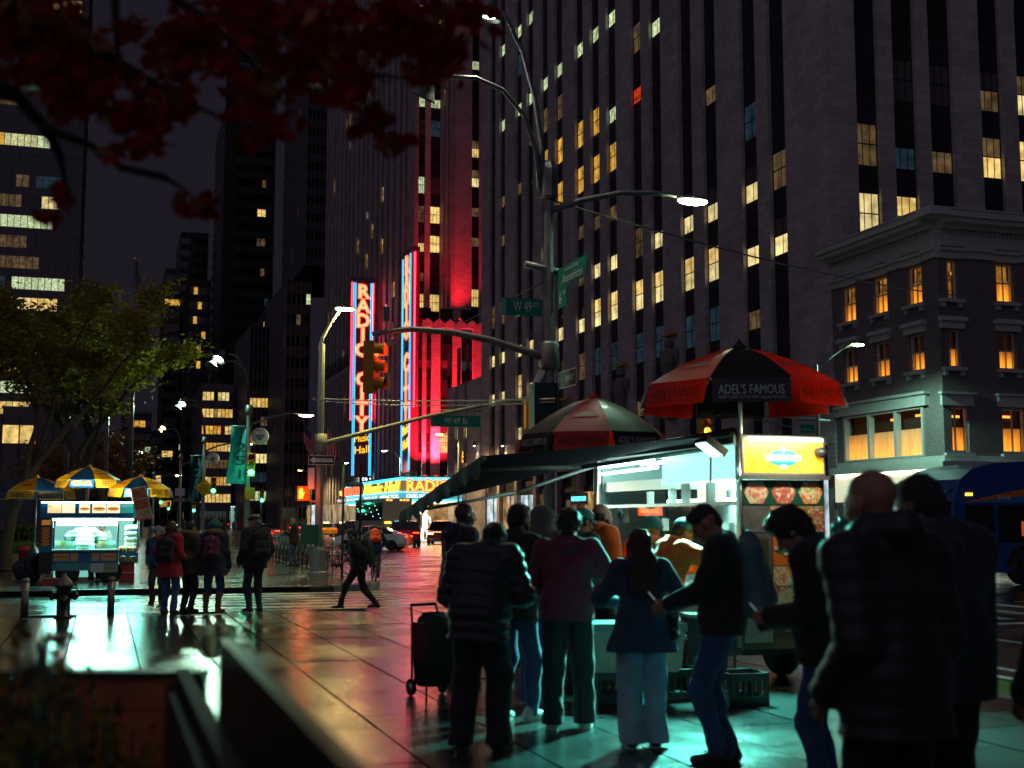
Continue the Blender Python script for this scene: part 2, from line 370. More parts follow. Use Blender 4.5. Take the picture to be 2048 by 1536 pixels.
trim_m = mat('painted_trim', (.48,.49,.47), .55, var=.08)
P_YEL = lit_pane('room_yellow', (1,.66,.20), 1.1)
P_WHT = lit_pane('room_white', (1,.79,.34), 1.15)
P_AMB = lit_pane('room_amber', (1,.52,.07), .85, .3, 1.2)
P_GRN = lit_pane('room_green', (.84,1,.55), .9, .25, 1.1, 2.5)
P_DIM = lit_pane('room_dim', (.85,.52,.22), .13, .2, 1.3)
P_BLU = lit_pane('room_blue', (.25,.55,.8), .05)
P_RED = lit_pane('room_red', (1,.07,.01), .8, .1, 1.5, 2.5)
P_BLIND = mat('blind', (.10,.08,.085), .8)
PANES = {'y': P_YEL, 'w': P_WHT, 'a': P_AMB, 'g': P_GRN, 'd': P_DIM, 'b': P_BLU, 'r': P_RED, 'k': glass_dark, 'l': P_BLIND}
GLARE = glow('ceiling_light', (1,.93,.72), 2.6); BL_LIT = lit_pane('drawn_blind', (.85,.55,.22), .34, .7, 1.1); SIL = mat('room_silhouette', (.03,.02,.015), .9)
_wv = {}; WRND = random.Random(41)
def sash_lit(w, h, code, cols=2, rows=2):
    """sash window; local x across, y outwards, z up from the sill. lit rooms come in several states: blind drawn to different heights, ceiling light, things on the sill"""
    lit_ = code[1] in 'ywag' or code[0] in 'ywag'; v = WRND.randrange(6) if lit_ else 0
    k = (round(w, 3), h, code, cols, rows, v)
    if k in _wv: return _wv[k]
    m = MB(); t = .055; mid = h*.52
    m.box(0, w, -.03, .03, 0, t); m.box(0, w, -.03, .03, h-t, h); m.box(0, t, -.03, .03, t, h-t); m.box(w-t, w, -.03, .03, t, h-t); m.box(t, w-t, -.025, .035, mid-.03, mid+.03)
    for c in range(1, cols):
        x = w*c/cols; m.box(x-.02, x+.02, -.02, .022, mid+.03, h-t)
        if rows == 2: m.box(x-.02, x+.02, -.02, .022, t, mid-.03)
    m.quad((t,0,mid+.03),(w-t,0,mid+.03),(w-t,0,h-t),(t,0,h-t), 1); m.quad((t,0,t),(w-t,0,t),(w-t,0,mid-.03),(t,0,mid-.03), 2)
    if lit_:
        r = random.Random(v*7+3); lo = t if code[1] in 'ywag' else mid+.03
        if v in (1, 2, 5): zb = h-t-(h-2*t)*(.12, .3, .2)[(1, 2, 5).index(v)]; m.quad((t,.006,max(zb,lo)),(w-t,.006,max(zb,lo)),(w-t,.006,h-t),(t,.006,h-t), 3)
        if v in (0, 3, 4):
            z = (h-t if code[0] in 'ywag' else mid-.03)-.22; x0 = w*r.uniform(.15,.4); m.quad((x0,.004,z),(x0+w*.38,.004,z+.05),(x0+w*.38,.004,z+.12),(x0,.004,z+.07), 4)
        if v in (0, 2, 4) and code[1] in 'ywag':
            x = t+.05
            while x < w-t-.3: q = r.uniform(.12,.3); m.quad((x,.005,t),(x+q,.005,t),(x+q,.005,t+r.uniform(.06,.4)),(x,.005,t+r.uniform(.06,.3)), 5); x += q+r.uniform(.05,.5)
        if v == 3: m.quad((w*.58,.005,lo),(w-t,.005,lo),(w-t,.005,h-t),(w*.62,.005,h-t), 3)
    _wv[k] = m.mesh('window', [frame_m, PANES[code[0]], PANES[code[1]], BL_LIT, GLARE, SIL]); return _wv[k]
def frame(o, u, n):
    """matrix of a facade: x along u, y outwards n, z up"""
    u = Vector(u); n = Vector(n); return Matrix(((u.x,n.x,0,o[0]),(u.y,n.y,0,o[1]),(0,0,1,o[2]),(0,0,0,1)))
def pier_face(root, M, L, z0, z1, bays, fh, wz, wh, codes, stone_m, cols=2, rows=2, depth=.32, zobj=48, floors=None, lim=None, e0=0.0):
    """masonry face: full-height piers between recessed bays of windows and dark spandrels. bays = [(a,b)...] along the face"""
    e = e0; edges = sorted(bays)
    for a, b in edges+[(L, L)]:
        if a-e > .02: MB(M).box(e, a, -.45, 0, z0, z1).build('pier', stone_m, root)
        e = b
    back = MB(M)
    for a, b in edges: back.quad((a,-.44,z0),(b,-.44,z0),(b,-.44,z1),(a,-.44,z1))
    if back.v: back.build('recess', spandrel_m, root)
    n = 0; rest = {}
    spm = {}
    rot = M.to_3x3().to_euler()
    for bi, (a, b) in enumerate(edges):
        w = b-a
        k = 0; z = z0 + ((wz-z0) % fh)
        while z < z1-.5:
            code = codes(bi, int(round((z-wz)/fh)))
            seen = z < zobj
            me = sash_lit(w, wh, code, cols, rows)
            if seen and (lim is None or n < lim):
                o = link('window', me, root, M @ Vector((a, -depth+.06, z))); o.rotation_euler = rot; n += 1
                key = round(w, 3)
                if key not in spm:
                    s = MB(); hh = fh-wh; s.box(0, w, -.05, 0, 0, hh-.002)
                    for q in range(5): s.box(w*(q+.35)/5, w*(q+.65)/5, .001, .05, .08, hh-.08)
                    spm[key] = s.mesh('spandrel', [spandrel_m])
                o = link('spandrel', spm[key], root, M @ Vector((a, -depth+.03, z+wh))); o.rotation_euler = rot
            else:
                rest.setdefault('k', []).append((a, b, z, code))
            z += fh
    if 'k' in rest:
        m = MB(M); ms = [frame_m]+[PANES[c] for c in 'ywagdbrkl']; ix = {c: i+1 for i, c in enumerate('ywagdbrkl')}
        for a, b, z, c in rest['k']:
            d = -depth+.06
            m.quad((a,d,z),(b,d,z),(b,d,z+wh*.5),(a,d,z+wh*.5), ix[c[1]]); m.quad((a,d,z+wh*.5+.06),(b,d,z+wh*.5+.06),(b,d,z+wh),(a,d,z+wh), ix[c[0]])
            m.box(a, b, d-.04, d+.03, z+wh*.5, z+wh*.5+.06, 0); x = (a+b)/2; m.box(x-.025, x+.025, d-.04, d+.03, z, z+wh, 0)
        m.build('window', ms, root, kind='stuff')

# ---------------------------------------------------------------- the big limestone tower over the street
Y0, YNN = 51.75, 110.8
rca = thing('office_tower', 'huge pale limestone office tower with tall piers and columns of yellow lit windows', 'building', (0,0,0))
edges_px = [(979,990),(998,1010),(1031,1043),(1054,1066),(1083,1096),(1110,1127),(1152,1168),(1183,1201),(1216,1235),(1265,1287),(1304,1327),(1364,1389),(1412,1438),(1491,1518),(1546,1577)]
bays = []
for a, b in edges_px:
    ya, yb = PX(a,630,XE).y, PX(b,630,XE).y; c = (ya+yb)/2; bays.append((YNN-c-.86, YNN-c+.86))
bays = sorted(bays); NB = len(bays); FH, WZ, WH = 3.53, 15.42, 2.05
lit = {}
def setlit(pts, code):
    for px, py in pts:
        q = PX(px, py, XE); s = YNN-q.y; bi = min(range(NB), key=lambda i: abs((bays[i][0]+bays[i][1])/2-s)); k = round((q.z-WZ-WH*.45)/FH); lit[(bi, k)] = code
setlit([(1428,519),(1380,549),(1319,573),(1278,588),(1229,612),(1195,627),(1123,657),(1039,770)], 'yw')
setlit([(1229,522),(1195,534),(1380,444),(1123,657),(1163,642),(1006,710),(985,719),(1006,782),(986,806),(1509,500),(1319,477),(1428,429)], 'kw')
setlit([(1569,480),(1039,698),(1062,680),(1061,764),(1039,854)], 'lw')
setlit([(1192,225),(1159,255),(1119,284),(1094,306),(1226,303),(1192,325),(1161,358),(1120,380)], 'aa')
setlit([(1036,26),(1058,3),(1225,10),(1190,40),(1158,72),(1119,112),(1092,137),(1036,193),(1056,174),(1003,64),(1003,226)], 'kg')
setlit([(1277,169)], 'kr')
setlit([(1509,378),(1428,415),(1380,444)], 'lw')
setlit([(1569,347),(1163,558),(1280,489),(985,639),(1006,633),(1163,713),(1277,60),(1119,200),(1094,215)], 'dd')
setlit([(1004,366),(1037,366),(1158,440),(1195,450)], 'kd')
setlit([(1278,705),(1319,690),(1380,660),(1428,640),(1195,707)], 'bb')
def rca_code(b, k): return lit.get((b, k), 'ld' if (b*7+k*13) % 23 == 0 else 'kd' if (b*11+k*7) % 17 == 0 else 'kg' if (b*13+k*5) % 31 == 0 else ('bb' if (b*5+k*11) % 29 == 0 else 'kk'))
Mw = frame((XE, YNN, 0), (0,-1,0), (-1,0,0))
ZG = 1.27
pier_face(rca, Mw, YNN-Y0, 5.9, 78, bays, FH, WZ, WH, rca_code, limestone, zobj=46, lim=205)
# south return above the corner house
pxs = [(1716,1760),(1791,1836),(1864,1910),(1966,2008),(2040,2086)]
sb = [(PY(a,300,Y0).x-XE, PY(b,300,Y0).x-XE) for a, b in pxs]
WZS = PY(1738,470,Y0).z; hs = 2.2
lits = {}
for px, py, c in [(1738,437,'ww'),(1815,420,'yw'),(1737,297,'dd'),(1812,303,'kb'),(1985,325,'dy'),(2060,340,'yy'),(2060,215,'dw'),(1885,185,'ll'),(1985,205,'ld'),(1886,345,'kd'),(1812,170,'ll')]:
    q = PY(px, py, Y0); bi = min(range(5), key=lambda i: abs(sum(sb[i])/2-(q.x-XE))); lits[(bi, round((q.z-WZS-1.0)/FH))] = c
Ms = frame((XE, Y0, 0), (1,0,0), (0,-1,0))
pier_face(rca, Ms, 30, 5.9, 78, sb, FH, WZS, hs, lambda b, k: lits.get((b, k), 'kk'), limestone, cols=3, zobj=40, e0=.452)
MB().box(XE+.5, XE+30, Y0+.5, YNN, 5.9, 77.5).build('core', limestone2, rca)
MB().box(XE, XE+30, Y0, YNN, 77.6, 78.4).build('parapet', limestone, rca)
# street storey: piers and lit shop windows
shop_w = lit_pane('shop_white', (.75,.95,1), .9, .3, 1.3, .8); shop_o = lit_pane('shop_orange', (1,.55,.2), .55, .2, 1.3, 1.2)
MB(Mw).box(0, YNN-Y0, -.4, .06, 5.3, 5.9).build('shopfront_band', limestone, rca)
MB(Mw).quad((0,-.55,0),(YNN-Y0,-.55,0),(YNN-Y0,-.55,5.3),(0,-.55,5.3)).build('recess', spandrel_m, rca)
nn = 12; stp = (YNN-Y0)/nn
for i in range(nn+1):
    x = min(i*stp, YNN-Y0-.7); MB(Mw).box(x, x+.7, -.5, .02, 0, 5.3).build('pier', limestone2, rca)
for i in range(nn):
    f = MB(Mw); a, b = i*stp+.75, (i+1)*stp-.05
    f.box(a, b, -.4, -.3, 0, .5); f.box(a, b, -.4, -.3, 3.7, 4.1); f.box((a+b)/2-.05, (a+b)/2+.05, -.4, -.32, .5, 3.7)
    sh = f.build('shop_window', frame_m, rca)
    MB(Mw).quad((a,-.36,.5),(b,-.36,.5),(b,-.36,3.7),(a,-.36,3.7)).build('pane', [shop_w, shop_o, P_DIM, glass_dark][[0,1,0,2,3,1,2,1,3,2,1,0][i]], sh)
# carved figures on the piers over the street, gilt ledges below and above
gilt = mat('gilt', (.55,.30,.05), .45, .4)
carved = mat('carved_stone', (.16,.14,.14), .85, var=.4, vs=6)
for px, py in ((1345,735),(1248,790),(1136,852)):
    q = PX(px, py, XE); s = YNN-q.y; m = MB(Mw); z = q.z
    m.path([(s,.12,z-2.6),(s,.18,z-1.2),(s,.2,z),(s,.2,z+.8),(s,.14,z+1.15)], [.35,.42,.55,.62,.3], 10)
    m.ball((s,.26,z+1.45), .3, n=10); m.path([(s-.55,.16,z+.7),(s-.85,.2,z+.1),(s-.5,.3,z-.2)], [.2,.17,.13], 8); m.path([(s+.55,.16,z+.7),(s+.85,.2,z+.3),(s+.9,.2,z+1.1)], [.2,.17,.13], 8)
    m.path([(s-.25,.22,z-2.7),(s-.2,.3,z-1.2)], [.2,.25], 8); m.path([(s+.25,.22,z-2.7),(s+.2,.3,z-1.2)], [.2,.25], 8)
    o = m.build('carved_figure', carved, rca)
    MB(Mw).box(s-.75, s+.75, .001, .5, z-3.1, z-2.8).box(s-.75, s+.75, .001, .35, z+1.95, z+2.15).build('ledge', gilt, o)
# blue news sign and a lit poster at street level
neon_blue = glow('neon_blue', (.05,.55,1), 6)
neon_red2 = glow('neon_red_dim', (1,.03,.02), 3)
q = PX(1160, 998, XE-.2); nsn = thing('news_sign', 'small blue neon show sign on the dark shopfront beyond the food cart', 'neon sign', (q.x, q.y, q.z))
MB().box(-.1, -.01, -1.6, 1.6, -.42, .42).build('sign_box', black, nsn)
text('THE TONIGHT SHOW', .45, neon_blue, nsn, (-.12,0,0), (R(90),0,R(-90)), width=2.9, ext=.01)
MB().box(-.14, -.1, -1.5, 1.5, -1.1, -1.0).build('neon_tube', neon_red2, nsn)

# ---------------------------------------------------------------- corner house with the bakery
hY0, hY1, HH = 43.63, 51.55, 0
top = PX(1862, 429, XE).z
house = thing('corner_house', 'narrow four storey grey brick corner house with white cornice and amber curtained windows', 'building', (0,0,0))
Hw = frame((XE, hY1, 0), (0,-1,0), (-1,0,0)); Hs = frame((XE, hY0, 0), (1,0,0), (0,-1,0)); HL = hY1-hY0; HS = 22.0
ctop = top; cbot = PX(1880, 512, XE).z
curt = mat('net_curtain', (.55,.42,.22), .8, emit=(1,.40,.05), es=.50, var=.3, vs=3, sample=False)
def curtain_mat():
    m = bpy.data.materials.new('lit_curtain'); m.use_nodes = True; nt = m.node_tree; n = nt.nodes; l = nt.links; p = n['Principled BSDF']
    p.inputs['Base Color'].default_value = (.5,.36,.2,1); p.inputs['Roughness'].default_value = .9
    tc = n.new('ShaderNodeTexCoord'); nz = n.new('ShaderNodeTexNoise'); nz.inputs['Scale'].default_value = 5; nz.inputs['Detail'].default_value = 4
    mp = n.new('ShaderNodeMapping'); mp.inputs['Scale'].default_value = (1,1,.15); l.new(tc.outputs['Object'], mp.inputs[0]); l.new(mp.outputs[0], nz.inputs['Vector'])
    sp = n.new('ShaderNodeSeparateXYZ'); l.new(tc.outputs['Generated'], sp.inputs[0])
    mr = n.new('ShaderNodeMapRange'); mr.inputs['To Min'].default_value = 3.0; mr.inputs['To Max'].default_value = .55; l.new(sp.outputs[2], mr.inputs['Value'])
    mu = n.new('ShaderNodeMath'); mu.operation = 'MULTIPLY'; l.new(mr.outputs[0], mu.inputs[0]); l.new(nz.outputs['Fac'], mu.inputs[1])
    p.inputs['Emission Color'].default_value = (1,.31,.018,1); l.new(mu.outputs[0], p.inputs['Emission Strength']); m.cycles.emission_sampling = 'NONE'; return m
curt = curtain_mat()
def walls_with_holes(M, L, z0, z1, holes, m, th=.4, x0=0.0):
    """wall built as strips around window openings: holes = [(a,b,zlo,zhi)]"""
    w = MB(M); xs = sorted({x0, L, *[h[0] for h in holes], *[h[1] for h in holes]})
    for a, b in zip(xs, xs[1:]):
        zs = sorted([(h[2], h[3]) for h in holes if h[0] <= a+1e-4 and h[1] >= b-1e-4]); z = z0
        for lo, hi in zs:
            if lo > z: w.box(a, b, -th, 0, z, lo)
            z = hi
        if z1 > z: w.box(a, b, -th, 0, z, z1)
    return w.build('wall', m, house)
holes_w = []; wins = []
rows = [(560,607,645),(724,743,770)]
def hz(px, py, face): return (PX(px,py,XE) if face == 'w' else PY(px,py,hY0)).z
zr1 = (hz(1834,608,'w'), hz(1834,530,'w')); zr2 = (hz(1834,742,'w'), hz(1834,668,'w'))
for pxa, pxb in ((1686,1712),(1748,1776),(1817,1846)):
    a, b = hY1-PX(pxa,640,XE).y, hY1-PX(pxb,640,XE).y
    for k, (lo, hi) in enumerate((zr1, zr2)): wins.append(('w', a, b, lo, hi, k))
for pxa, pxb in ((1886,1918),(1996,2030)):
    a, b = PY(pxa,640,hY0).x-XE, PY(pxb,640,hY0).x-XE
    for k, (lo, hi) in enumerate((zr1, zr2)): wins.append(('s', a, b, lo, hi, k))
for d in (9.0, 12.0, 15.0, 18.0):
    for k, (lo, hi) in enumerate((zr1, zr2)): wins.append(('s', d, d+1.25, lo, hi, k))
zb = (hz(1780,918,'w'), hz(1780,822,'w'))
a0, a1 = hY1-PX(1690,870,XE).y, hY1-PX(1850,870,XE).y
zs3 = (PY(1910,905,hY0).z, PY(1910,812,hY0).z)
s3 = [(PY(1890,850,hY0).x-XE, PY(1938,850,hY0).x-XE), (PY(2004,850,hY0).x-XE, PY(2052,850,hY0).x-XE), (10.5,12.4), (14.5,16.4)]
zst = PX(1880, 938, XE).z; zsb = PX(1880, 1000, XE).z    # white shop fascia
walls_with_holes(Hw, HL, zst+.55, cbot, [(w[1],w[2],w[3],w[4]) for w in wins if w[0] == 'w']+[(a0,a1,zb[0],zb[1])], brick_m)
walls_with_holes(Hs, HS, zst+.55, cbot, [(w[1],w[2],w[3],w[4]) for w in wins if w[0] == 's']+[(a,b,zs3[0],zs3[1]) for a, b in s3], brick_m, x0=.402)
MB().box(XE+.6, XE+HS, hY0+.6, hY1, 0, cbot-.2).build('interior', roof_m, house)
room_am = lit_pane('room_brown', (.9,.36,.05), .42, .1, 1.4, 2.0)
def curtain(M, a, b, z0, z1, d, par):
    n = int((b-a)/.035); rows = []
    for z in (z0, z1):
        rows.append([M @ Vector((a+(b-a)*i/n, d+.018*math.sin(i*1.9)+.008*math.sin(i*.7), z)) for i in range(n+1)])
    MB().sheet(rows).build('curtain', curt, par)
dark_room = mat('dark_room', (.02,.012,.008), .9, emit=(.5,.16,.02), es=.02, sample=False)
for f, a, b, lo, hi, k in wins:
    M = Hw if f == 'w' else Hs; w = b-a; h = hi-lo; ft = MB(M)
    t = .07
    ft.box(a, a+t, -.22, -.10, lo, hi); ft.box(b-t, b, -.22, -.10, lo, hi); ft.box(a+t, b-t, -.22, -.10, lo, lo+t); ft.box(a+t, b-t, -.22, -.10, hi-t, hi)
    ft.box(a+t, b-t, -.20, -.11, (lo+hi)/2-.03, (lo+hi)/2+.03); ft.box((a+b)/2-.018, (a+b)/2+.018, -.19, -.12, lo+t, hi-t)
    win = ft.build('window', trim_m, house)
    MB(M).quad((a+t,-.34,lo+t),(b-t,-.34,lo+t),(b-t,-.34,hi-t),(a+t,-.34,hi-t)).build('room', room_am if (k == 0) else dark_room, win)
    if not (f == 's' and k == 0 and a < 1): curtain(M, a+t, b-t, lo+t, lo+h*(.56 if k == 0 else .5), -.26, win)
    hd = MB(M); hd.box(a-.18, b+.18, 0, .16, hi+.03, hi+.33); hd.box(a-.26, b+.26, .001, .28, hi+.33, hi+.47); hd.box(a-.22, b+.22, .002, .22, hi+.47, hi+.53)
    hd.build('hood', trim_m, win)
    sl_ = MB(M); sl_.box(a-.16, b+.16, 0, .24, lo-.16, lo-.02); sl_.box(a-.1, a+.06, 0, .16, lo-.36, lo-.16); sl_.box(b-.06, b+.1, 0, .16, lo-.36, lo-.16); sl_.build('sill', trim_m, win)
# wide first-floor window with three lights
ft = MB(Hw); lo, hi = zb; t = .14; L3 = a1-a0
ft.box(a0, a0+t, -.2, .08, lo, hi); ft.box(a1-t, a1, -.2, .08, lo, hi)
for q in (1, 2): ft.box(a0+L3*q/3-.08, a0+L3*q/3+.08, -.2, .08, lo, hi)
ft.box(a0+.001, a1-.001, -.2, .07, hi-.08, hi); ft.box(a0+.001, a1-.001, -.2, .07, lo, lo+.08)
win = ft.build('window', trim_m, house)
MB(Hw).quad((a0,-.5,lo),(a1,-.5,lo),(a1,-.5,hi),(a0,-.5,hi)).build('room', dark_room, win)
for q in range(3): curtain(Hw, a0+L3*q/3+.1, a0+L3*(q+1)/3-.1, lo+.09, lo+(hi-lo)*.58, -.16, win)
MB(Hw).box(a0-.5, a1+.35, 0, .2, hi+.02, hi+.5).box(a0-.6, a1+.45, .001, .32, hi+.5, hi+.62).build('hood', trim_m, win)
for a, b in s3:
    lo, hi = zs3; ft = MB(Hs); t = .1
    ft.box(a, a+t, -.22, -.08, lo, hi); ft.box(b-t, b, -.22, -.08, lo, hi); ft.box(a+t, b-t, -.22, -.08, hi-t, hi); ft.box(a+t, b-t, -.22, -.08, lo, lo+t); ft.box((a+b)/2-.02, (a+b)/2+.02, -.2, -.1, lo+t, hi-t)
    win = ft.build('window', trim_m, house)
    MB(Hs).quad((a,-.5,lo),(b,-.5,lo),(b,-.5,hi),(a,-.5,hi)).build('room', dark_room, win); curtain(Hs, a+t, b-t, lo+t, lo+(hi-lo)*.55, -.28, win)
    MB(Hs).box(a-.2, b+.2, 0, .14, hi+.02, hi+.48).box(a-.28, b+.28, .001, .24, hi+.48, hi+.58).build('hood', trim_m, win); MB(Hs).box(a-.12, b+.12, 0, .2, lo-.14, lo-.02).build('sill', trim_m, win)
lampglow = glow('pendant_glow', (1,.30,.03), 2.5)
for f, x, z in (('w', a0+L3*.55, zb[1]-.35), ('w', a0+L3*.85, zb[1]-.3), ('s', s3[0][0]+.75, zs3[1]-.4), ('s', s3[1][0]+.6, zs3[1]-.35), ('s', 1.1, zr1[1]-.5)):
    M = Hw if f == 'w' else Hs; MB(M).box(x-.3, x+.3, -.46, -.42, z-.05, z+.05).build('pendant_light', lampglow, house)
# cornice with scrolled brackets
def cornice(M, L, over):
    h = ctop-cbot
    c = MB(M); e = over
    c.box(-e*0, L, 0, .12, cbot, cbot+h*.16); c.box(0, L, .001, .22, cbot+h*.16, cbot+h*.24)
    c.box(0, L, .002, .14, cbot+h*.24, cbot+h*.62); c.box(-0, L, .003, .45, cbot+h*.62, cbot+h*.72); c.box(0, L, .004, .85, cbot+h*.72, cbot+h*.82); c.box(0, L, .005, 1.0, cbot+h*.82, ctop-.06); c.box(0, L, .006, 1.06, ctop-.06, ctop)
    o = c.build('cornice', trim_m, house)
    d = MB(M); n = int(L/.2)
    for i in range(n): d.box(i*.2+.03, i*.2+.13, .14, .24, cbot+h*.53, cbot+h*.61)
    d.build('dentil', trim_m, o, kind='stuff')
    bm_ = MB(); bh = h*.7
    pts = [(0,0),(.10,.02),(.16,.12),(.13,.22),(.2,.34),(.42,.5),(.6,.62),(.72,.72),(.74,.86),(.66,1.0),(0,1.0)]
    bm_.prism([(x*.95, z*bh) for x, z in pts], .3, 0, lambda a, b, t: (t-.15, a, b))
    bm_.lathe([(.1,-.17),(.13,-.15),(.13,.15),(.1,.17)], (0,.52,bh*.78), 10, ax=Matrix.Rotation(R(90), 3, 'Y')); bm_.lathe([(.06,-.17),(.08,-.15),(.08,.15),(.06,.17)], (0,.12,bh*.14), 10, ax=Matrix.Rotation(R(90), 3, 'Y'))
    me = bm_.mesh('bracket', [trim_m]); rot = M.to_3x3().to_euler()
    sp = [.55, 2.6, 4.9, L-.45] if L < 10 else [.45+2.3*i for i in range(9)]
    for x in sp+([L-1.05] if L < 10 else [1.05]):
        b = link('bracket', me, o, M @ Vector((x, .0, cbot+.02))); b.rotation_euler = rot
cornice(Hw, HL, 1); cornice(Hs, HS, 1)
MB().box(XE-1.06, XE-.006, hY0-1.06, hY0-.006, ctop-.33, ctop-.001).build('cornice_corner', trim_m, house)
MB().box(XE-.02, XE+HS, hY0-.02, hY1, ctop-.35, ctop-.25).build('roof', roof_m, house)
# shop storey
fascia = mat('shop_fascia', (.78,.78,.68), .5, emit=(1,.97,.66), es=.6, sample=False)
gold = mat('gold_letter', (.35,.20,.04), .4, .3)
for M, L in ((Hw, HL), (Hs, HS)):
    q0 = 0 if M is Hw else -.218; q1 = 0 if M is Hw else .002
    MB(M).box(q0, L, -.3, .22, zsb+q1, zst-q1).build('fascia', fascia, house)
    MB(M).box(0 if M is Hw else -.498, L, -.3, .5, zst+q1, zst+.30-q1).build('fascia_cornice', trim_m, house)
    MB(M).box(0 if M is Hw else -.118, L, -.3, .12, zst+.30+q1, zst+.55-q1).build('band', trim_m, house)
    MB(M).box(.2, L-.2, .235, .27, zst-.10, zst-.03).build('light_strip', glow('strip_warm', (1,.95,.66), 14, True), house)
    n = max(2, int(L/2.6))
    for i in range(n+1):
        x = min(L-.45, i*(L-.45)/n); MB(M).box(x, x+.45, -.3, .08, 0, zsb).build('pilaster', brick_m, house)
    for i in range(n):
        a, b = i*(L-.45)/n+.5, (i+1)*(L-.45)/n-.05; f2 = MB(M); f2.box(a, b, -.25, -.12, 0, .6); f2.box(a, a+.08, -.25, -.12, .6, zsb); f2.box(b-.08, b, -.25, -.12, .6, zsb); f2.box(a+.08, b-.08, -.25, -.12, 2.3, 2.4)
        sh = f2.build('shop_window', trim_m, house); MB(M).quad((a,-.2,.6),(b,-.2,.6),(b,-.2,zsb),(a,-.2,zsb)).build('pane', lit_pane('bakery_light', (.62,1,.88), 1.1, .4, 1.2, 1), sh)
text('MAGNOLIA BAKERY', .42, gold, house, Hw @ Vector((HL*.52,.23,(zsb+zst)/2-.05)), (R(90),0,R(-90)), ext=.012, width=5.2)

# ---------------------------------------------------------------- dark office block low house at the next corner
lo = thing('low_corner_house', 'low grey corner house with narrow lit windows beside the red lit hall', 'building', (0,0,0))
yl0, yl1 = YNN+.2, YNN+11
zt = PX(880, 790, XE).z; Ml = frame((XE, yl1, 0), (0,-1,0), (-1,0,0))
b3 = []
for px in (893,912,930): s = yl1-PX(px,860,XE).y; b3.append((s-.55, s+.55))
zl = PX(912, 880, XE).z
pier_face(lo, Ml, yl1-yl0, 0, PX(930,765,XE).z, b3, 4.6, zl, 2.3, lambda b, k: 'ww' if k in (0,-1) else 'kk', limestone, zobj=30)
MB().box(XE+.5, XE+14, yl0, yl1-.01, 0, PX(930,765,XE).z-.2).build('core', limestone2, lo)
wall_lamp = glow('wall_lamp', (1,.9,.6), 14)
for px in (955, 1012):
    q = PX(px, 888, XE); lt = thing('wall_lamp', 'small downlight on the limestone wall '+('left of' if px < 980 else 'right of')+' the next pier', 'wall lamp', (XE-.02, q.y, q.z), group='downlights on the limestone wall')
    MB().path([(0,0,.2),(-.25,0,.25),(-.3,0,.1)], .04, 6).lathe([(.1,.1),(.2,-.15),(.19,-.16)], (-.3,0,0), 10).build('shade', dark_steel, lt)
    MB().ball((-.3,0,-.12), .12).build('bulb', wall_lamp, lt)
    lamp('SPOT', (-.45,0,-.2), 160, (1,.85,.5), lt, .1, spot=R(100))
# ---------------------------------------------------------------- the music hall and its tower
hall = thing('music_hall', 'red floodlit theatre building on the far corner behind the neon signs', 'building', (0,0,0))
HYN, HYF, HZ = 133.6, 206.0, 23.0
Mhw = frame((XE, HYF, 0), (0,-1,0), (-1,0,0)); Mhs = frame((XE, HYN, 0), (1,0,0), (0,-1,0))
hb = []; s = 1.6
while s < HYF-HYN-3: hb.append((s, s+1.25)); s += 2.55
hrand = random.Random(5)
def hcode(b, k):
    r = hrand.random(); return 'aa' if r < .06 else ('bb' if r < .10 else 'kk')
pier_face(hall, Mhw, HYF-HYN, 0, HZ, hb, 4.4, 8.4, 2.6, hcode, limestone2, zobj=30, lim=110)
hs = [(PY(a,700,HYN).x-XE, PY(b,700,HYN).x-XE) for a, b in ((838,863),(881,906),(923,946))]+[(8.2,9.6),(10.8,12.2),(13.4,14.8)]
pier_face(hall, Mhs, 18, 0, HZ, hs, 4.05, PY(870,760,HYN).z, 2.3, lambda b, k: ['lk','lk','bk'][b % 3] if k >= 0 else ('yy' if k == -2 and b == 1 else 'kk'), limestone, zobj=30, e0=.452)
MB().box(XE+.5, XE+40, HYN+.5, HYF, 0, HZ-.3).build('core', limestone2, hall)
pp = MB(Mhs)
for i in range(14): pp.prism([(i*1.28,HZ),(i*1.28+1.2,HZ),(i*1.28+1.2,HZ+.5),(i*1.28+.6,HZ+1.0),(i*1.28,HZ+.5)], .35, 0, lambda a, b, t: (a, -t, b))
pp.build('scalloped_parapet', limestone, hall)
MB(Mhw).box(0, HYF-HYN-.01, -.35, -.001, HZ, HZ+.8).build('parapet', limestone2, hall)
MB(Mhw).quad((0,.03,0),(HYF-HYN,.03,0),(HYF-HYN,.03,4),(0,.03,4)).build('lobby_glass', lit_pane('lobby', (1,.72,.4), .5, .05, 1.3, .5), hall)
MB(Mhs).quad((0,.03,0),(8,.03,0),(8,.03,3.4),(0,.03,3.4)).build('lobby_glass', shop_o, hall)

tow = thing('theatre_tower', 'dark tall narrow-piered tower rising behind the red lit hall', 'building', (0,0,0))
AX, AY, BX, BY, TH = 33.9, 141.9, 37.2, 137.2, 110
trand = random.Random(11)
def tcode(b, k):
    r = trand.random(); return 'ya' if r < .035 else ('kg' if r < .06 else ('yy' if r < .075 else 'kk'))
tb = []; s = 1.0
while s < 60: tb.append((s, s+1.5)); s += 3.0 if int(s) % 2 else 3.6
Ma = frame((AX, AY+64, 0), (0,-1,0), (-1,0,0))
pier_face(tow, Ma, 64, HZ+.01, TH, tb, 3.55, 26.2, 2.1, tcode, limestone2, zobj=62, lim=190)
a_lit = {0:'yw',1:'kk',2:'lw',3:'kk',4:'kd',5:'kk',6:'ly',7:'ll',8:'kk',9:'wl',10:'kk',11:'yy'}
asb = [(PY(829,400,AY).x-AX, PY(850,400,AY).x-AX), (PY(861,400,AY).x-AX, PY(881,400,AY).x-AX)]
asb = [(max(.5,a), b) for a, b in asb]
codes_a = {}
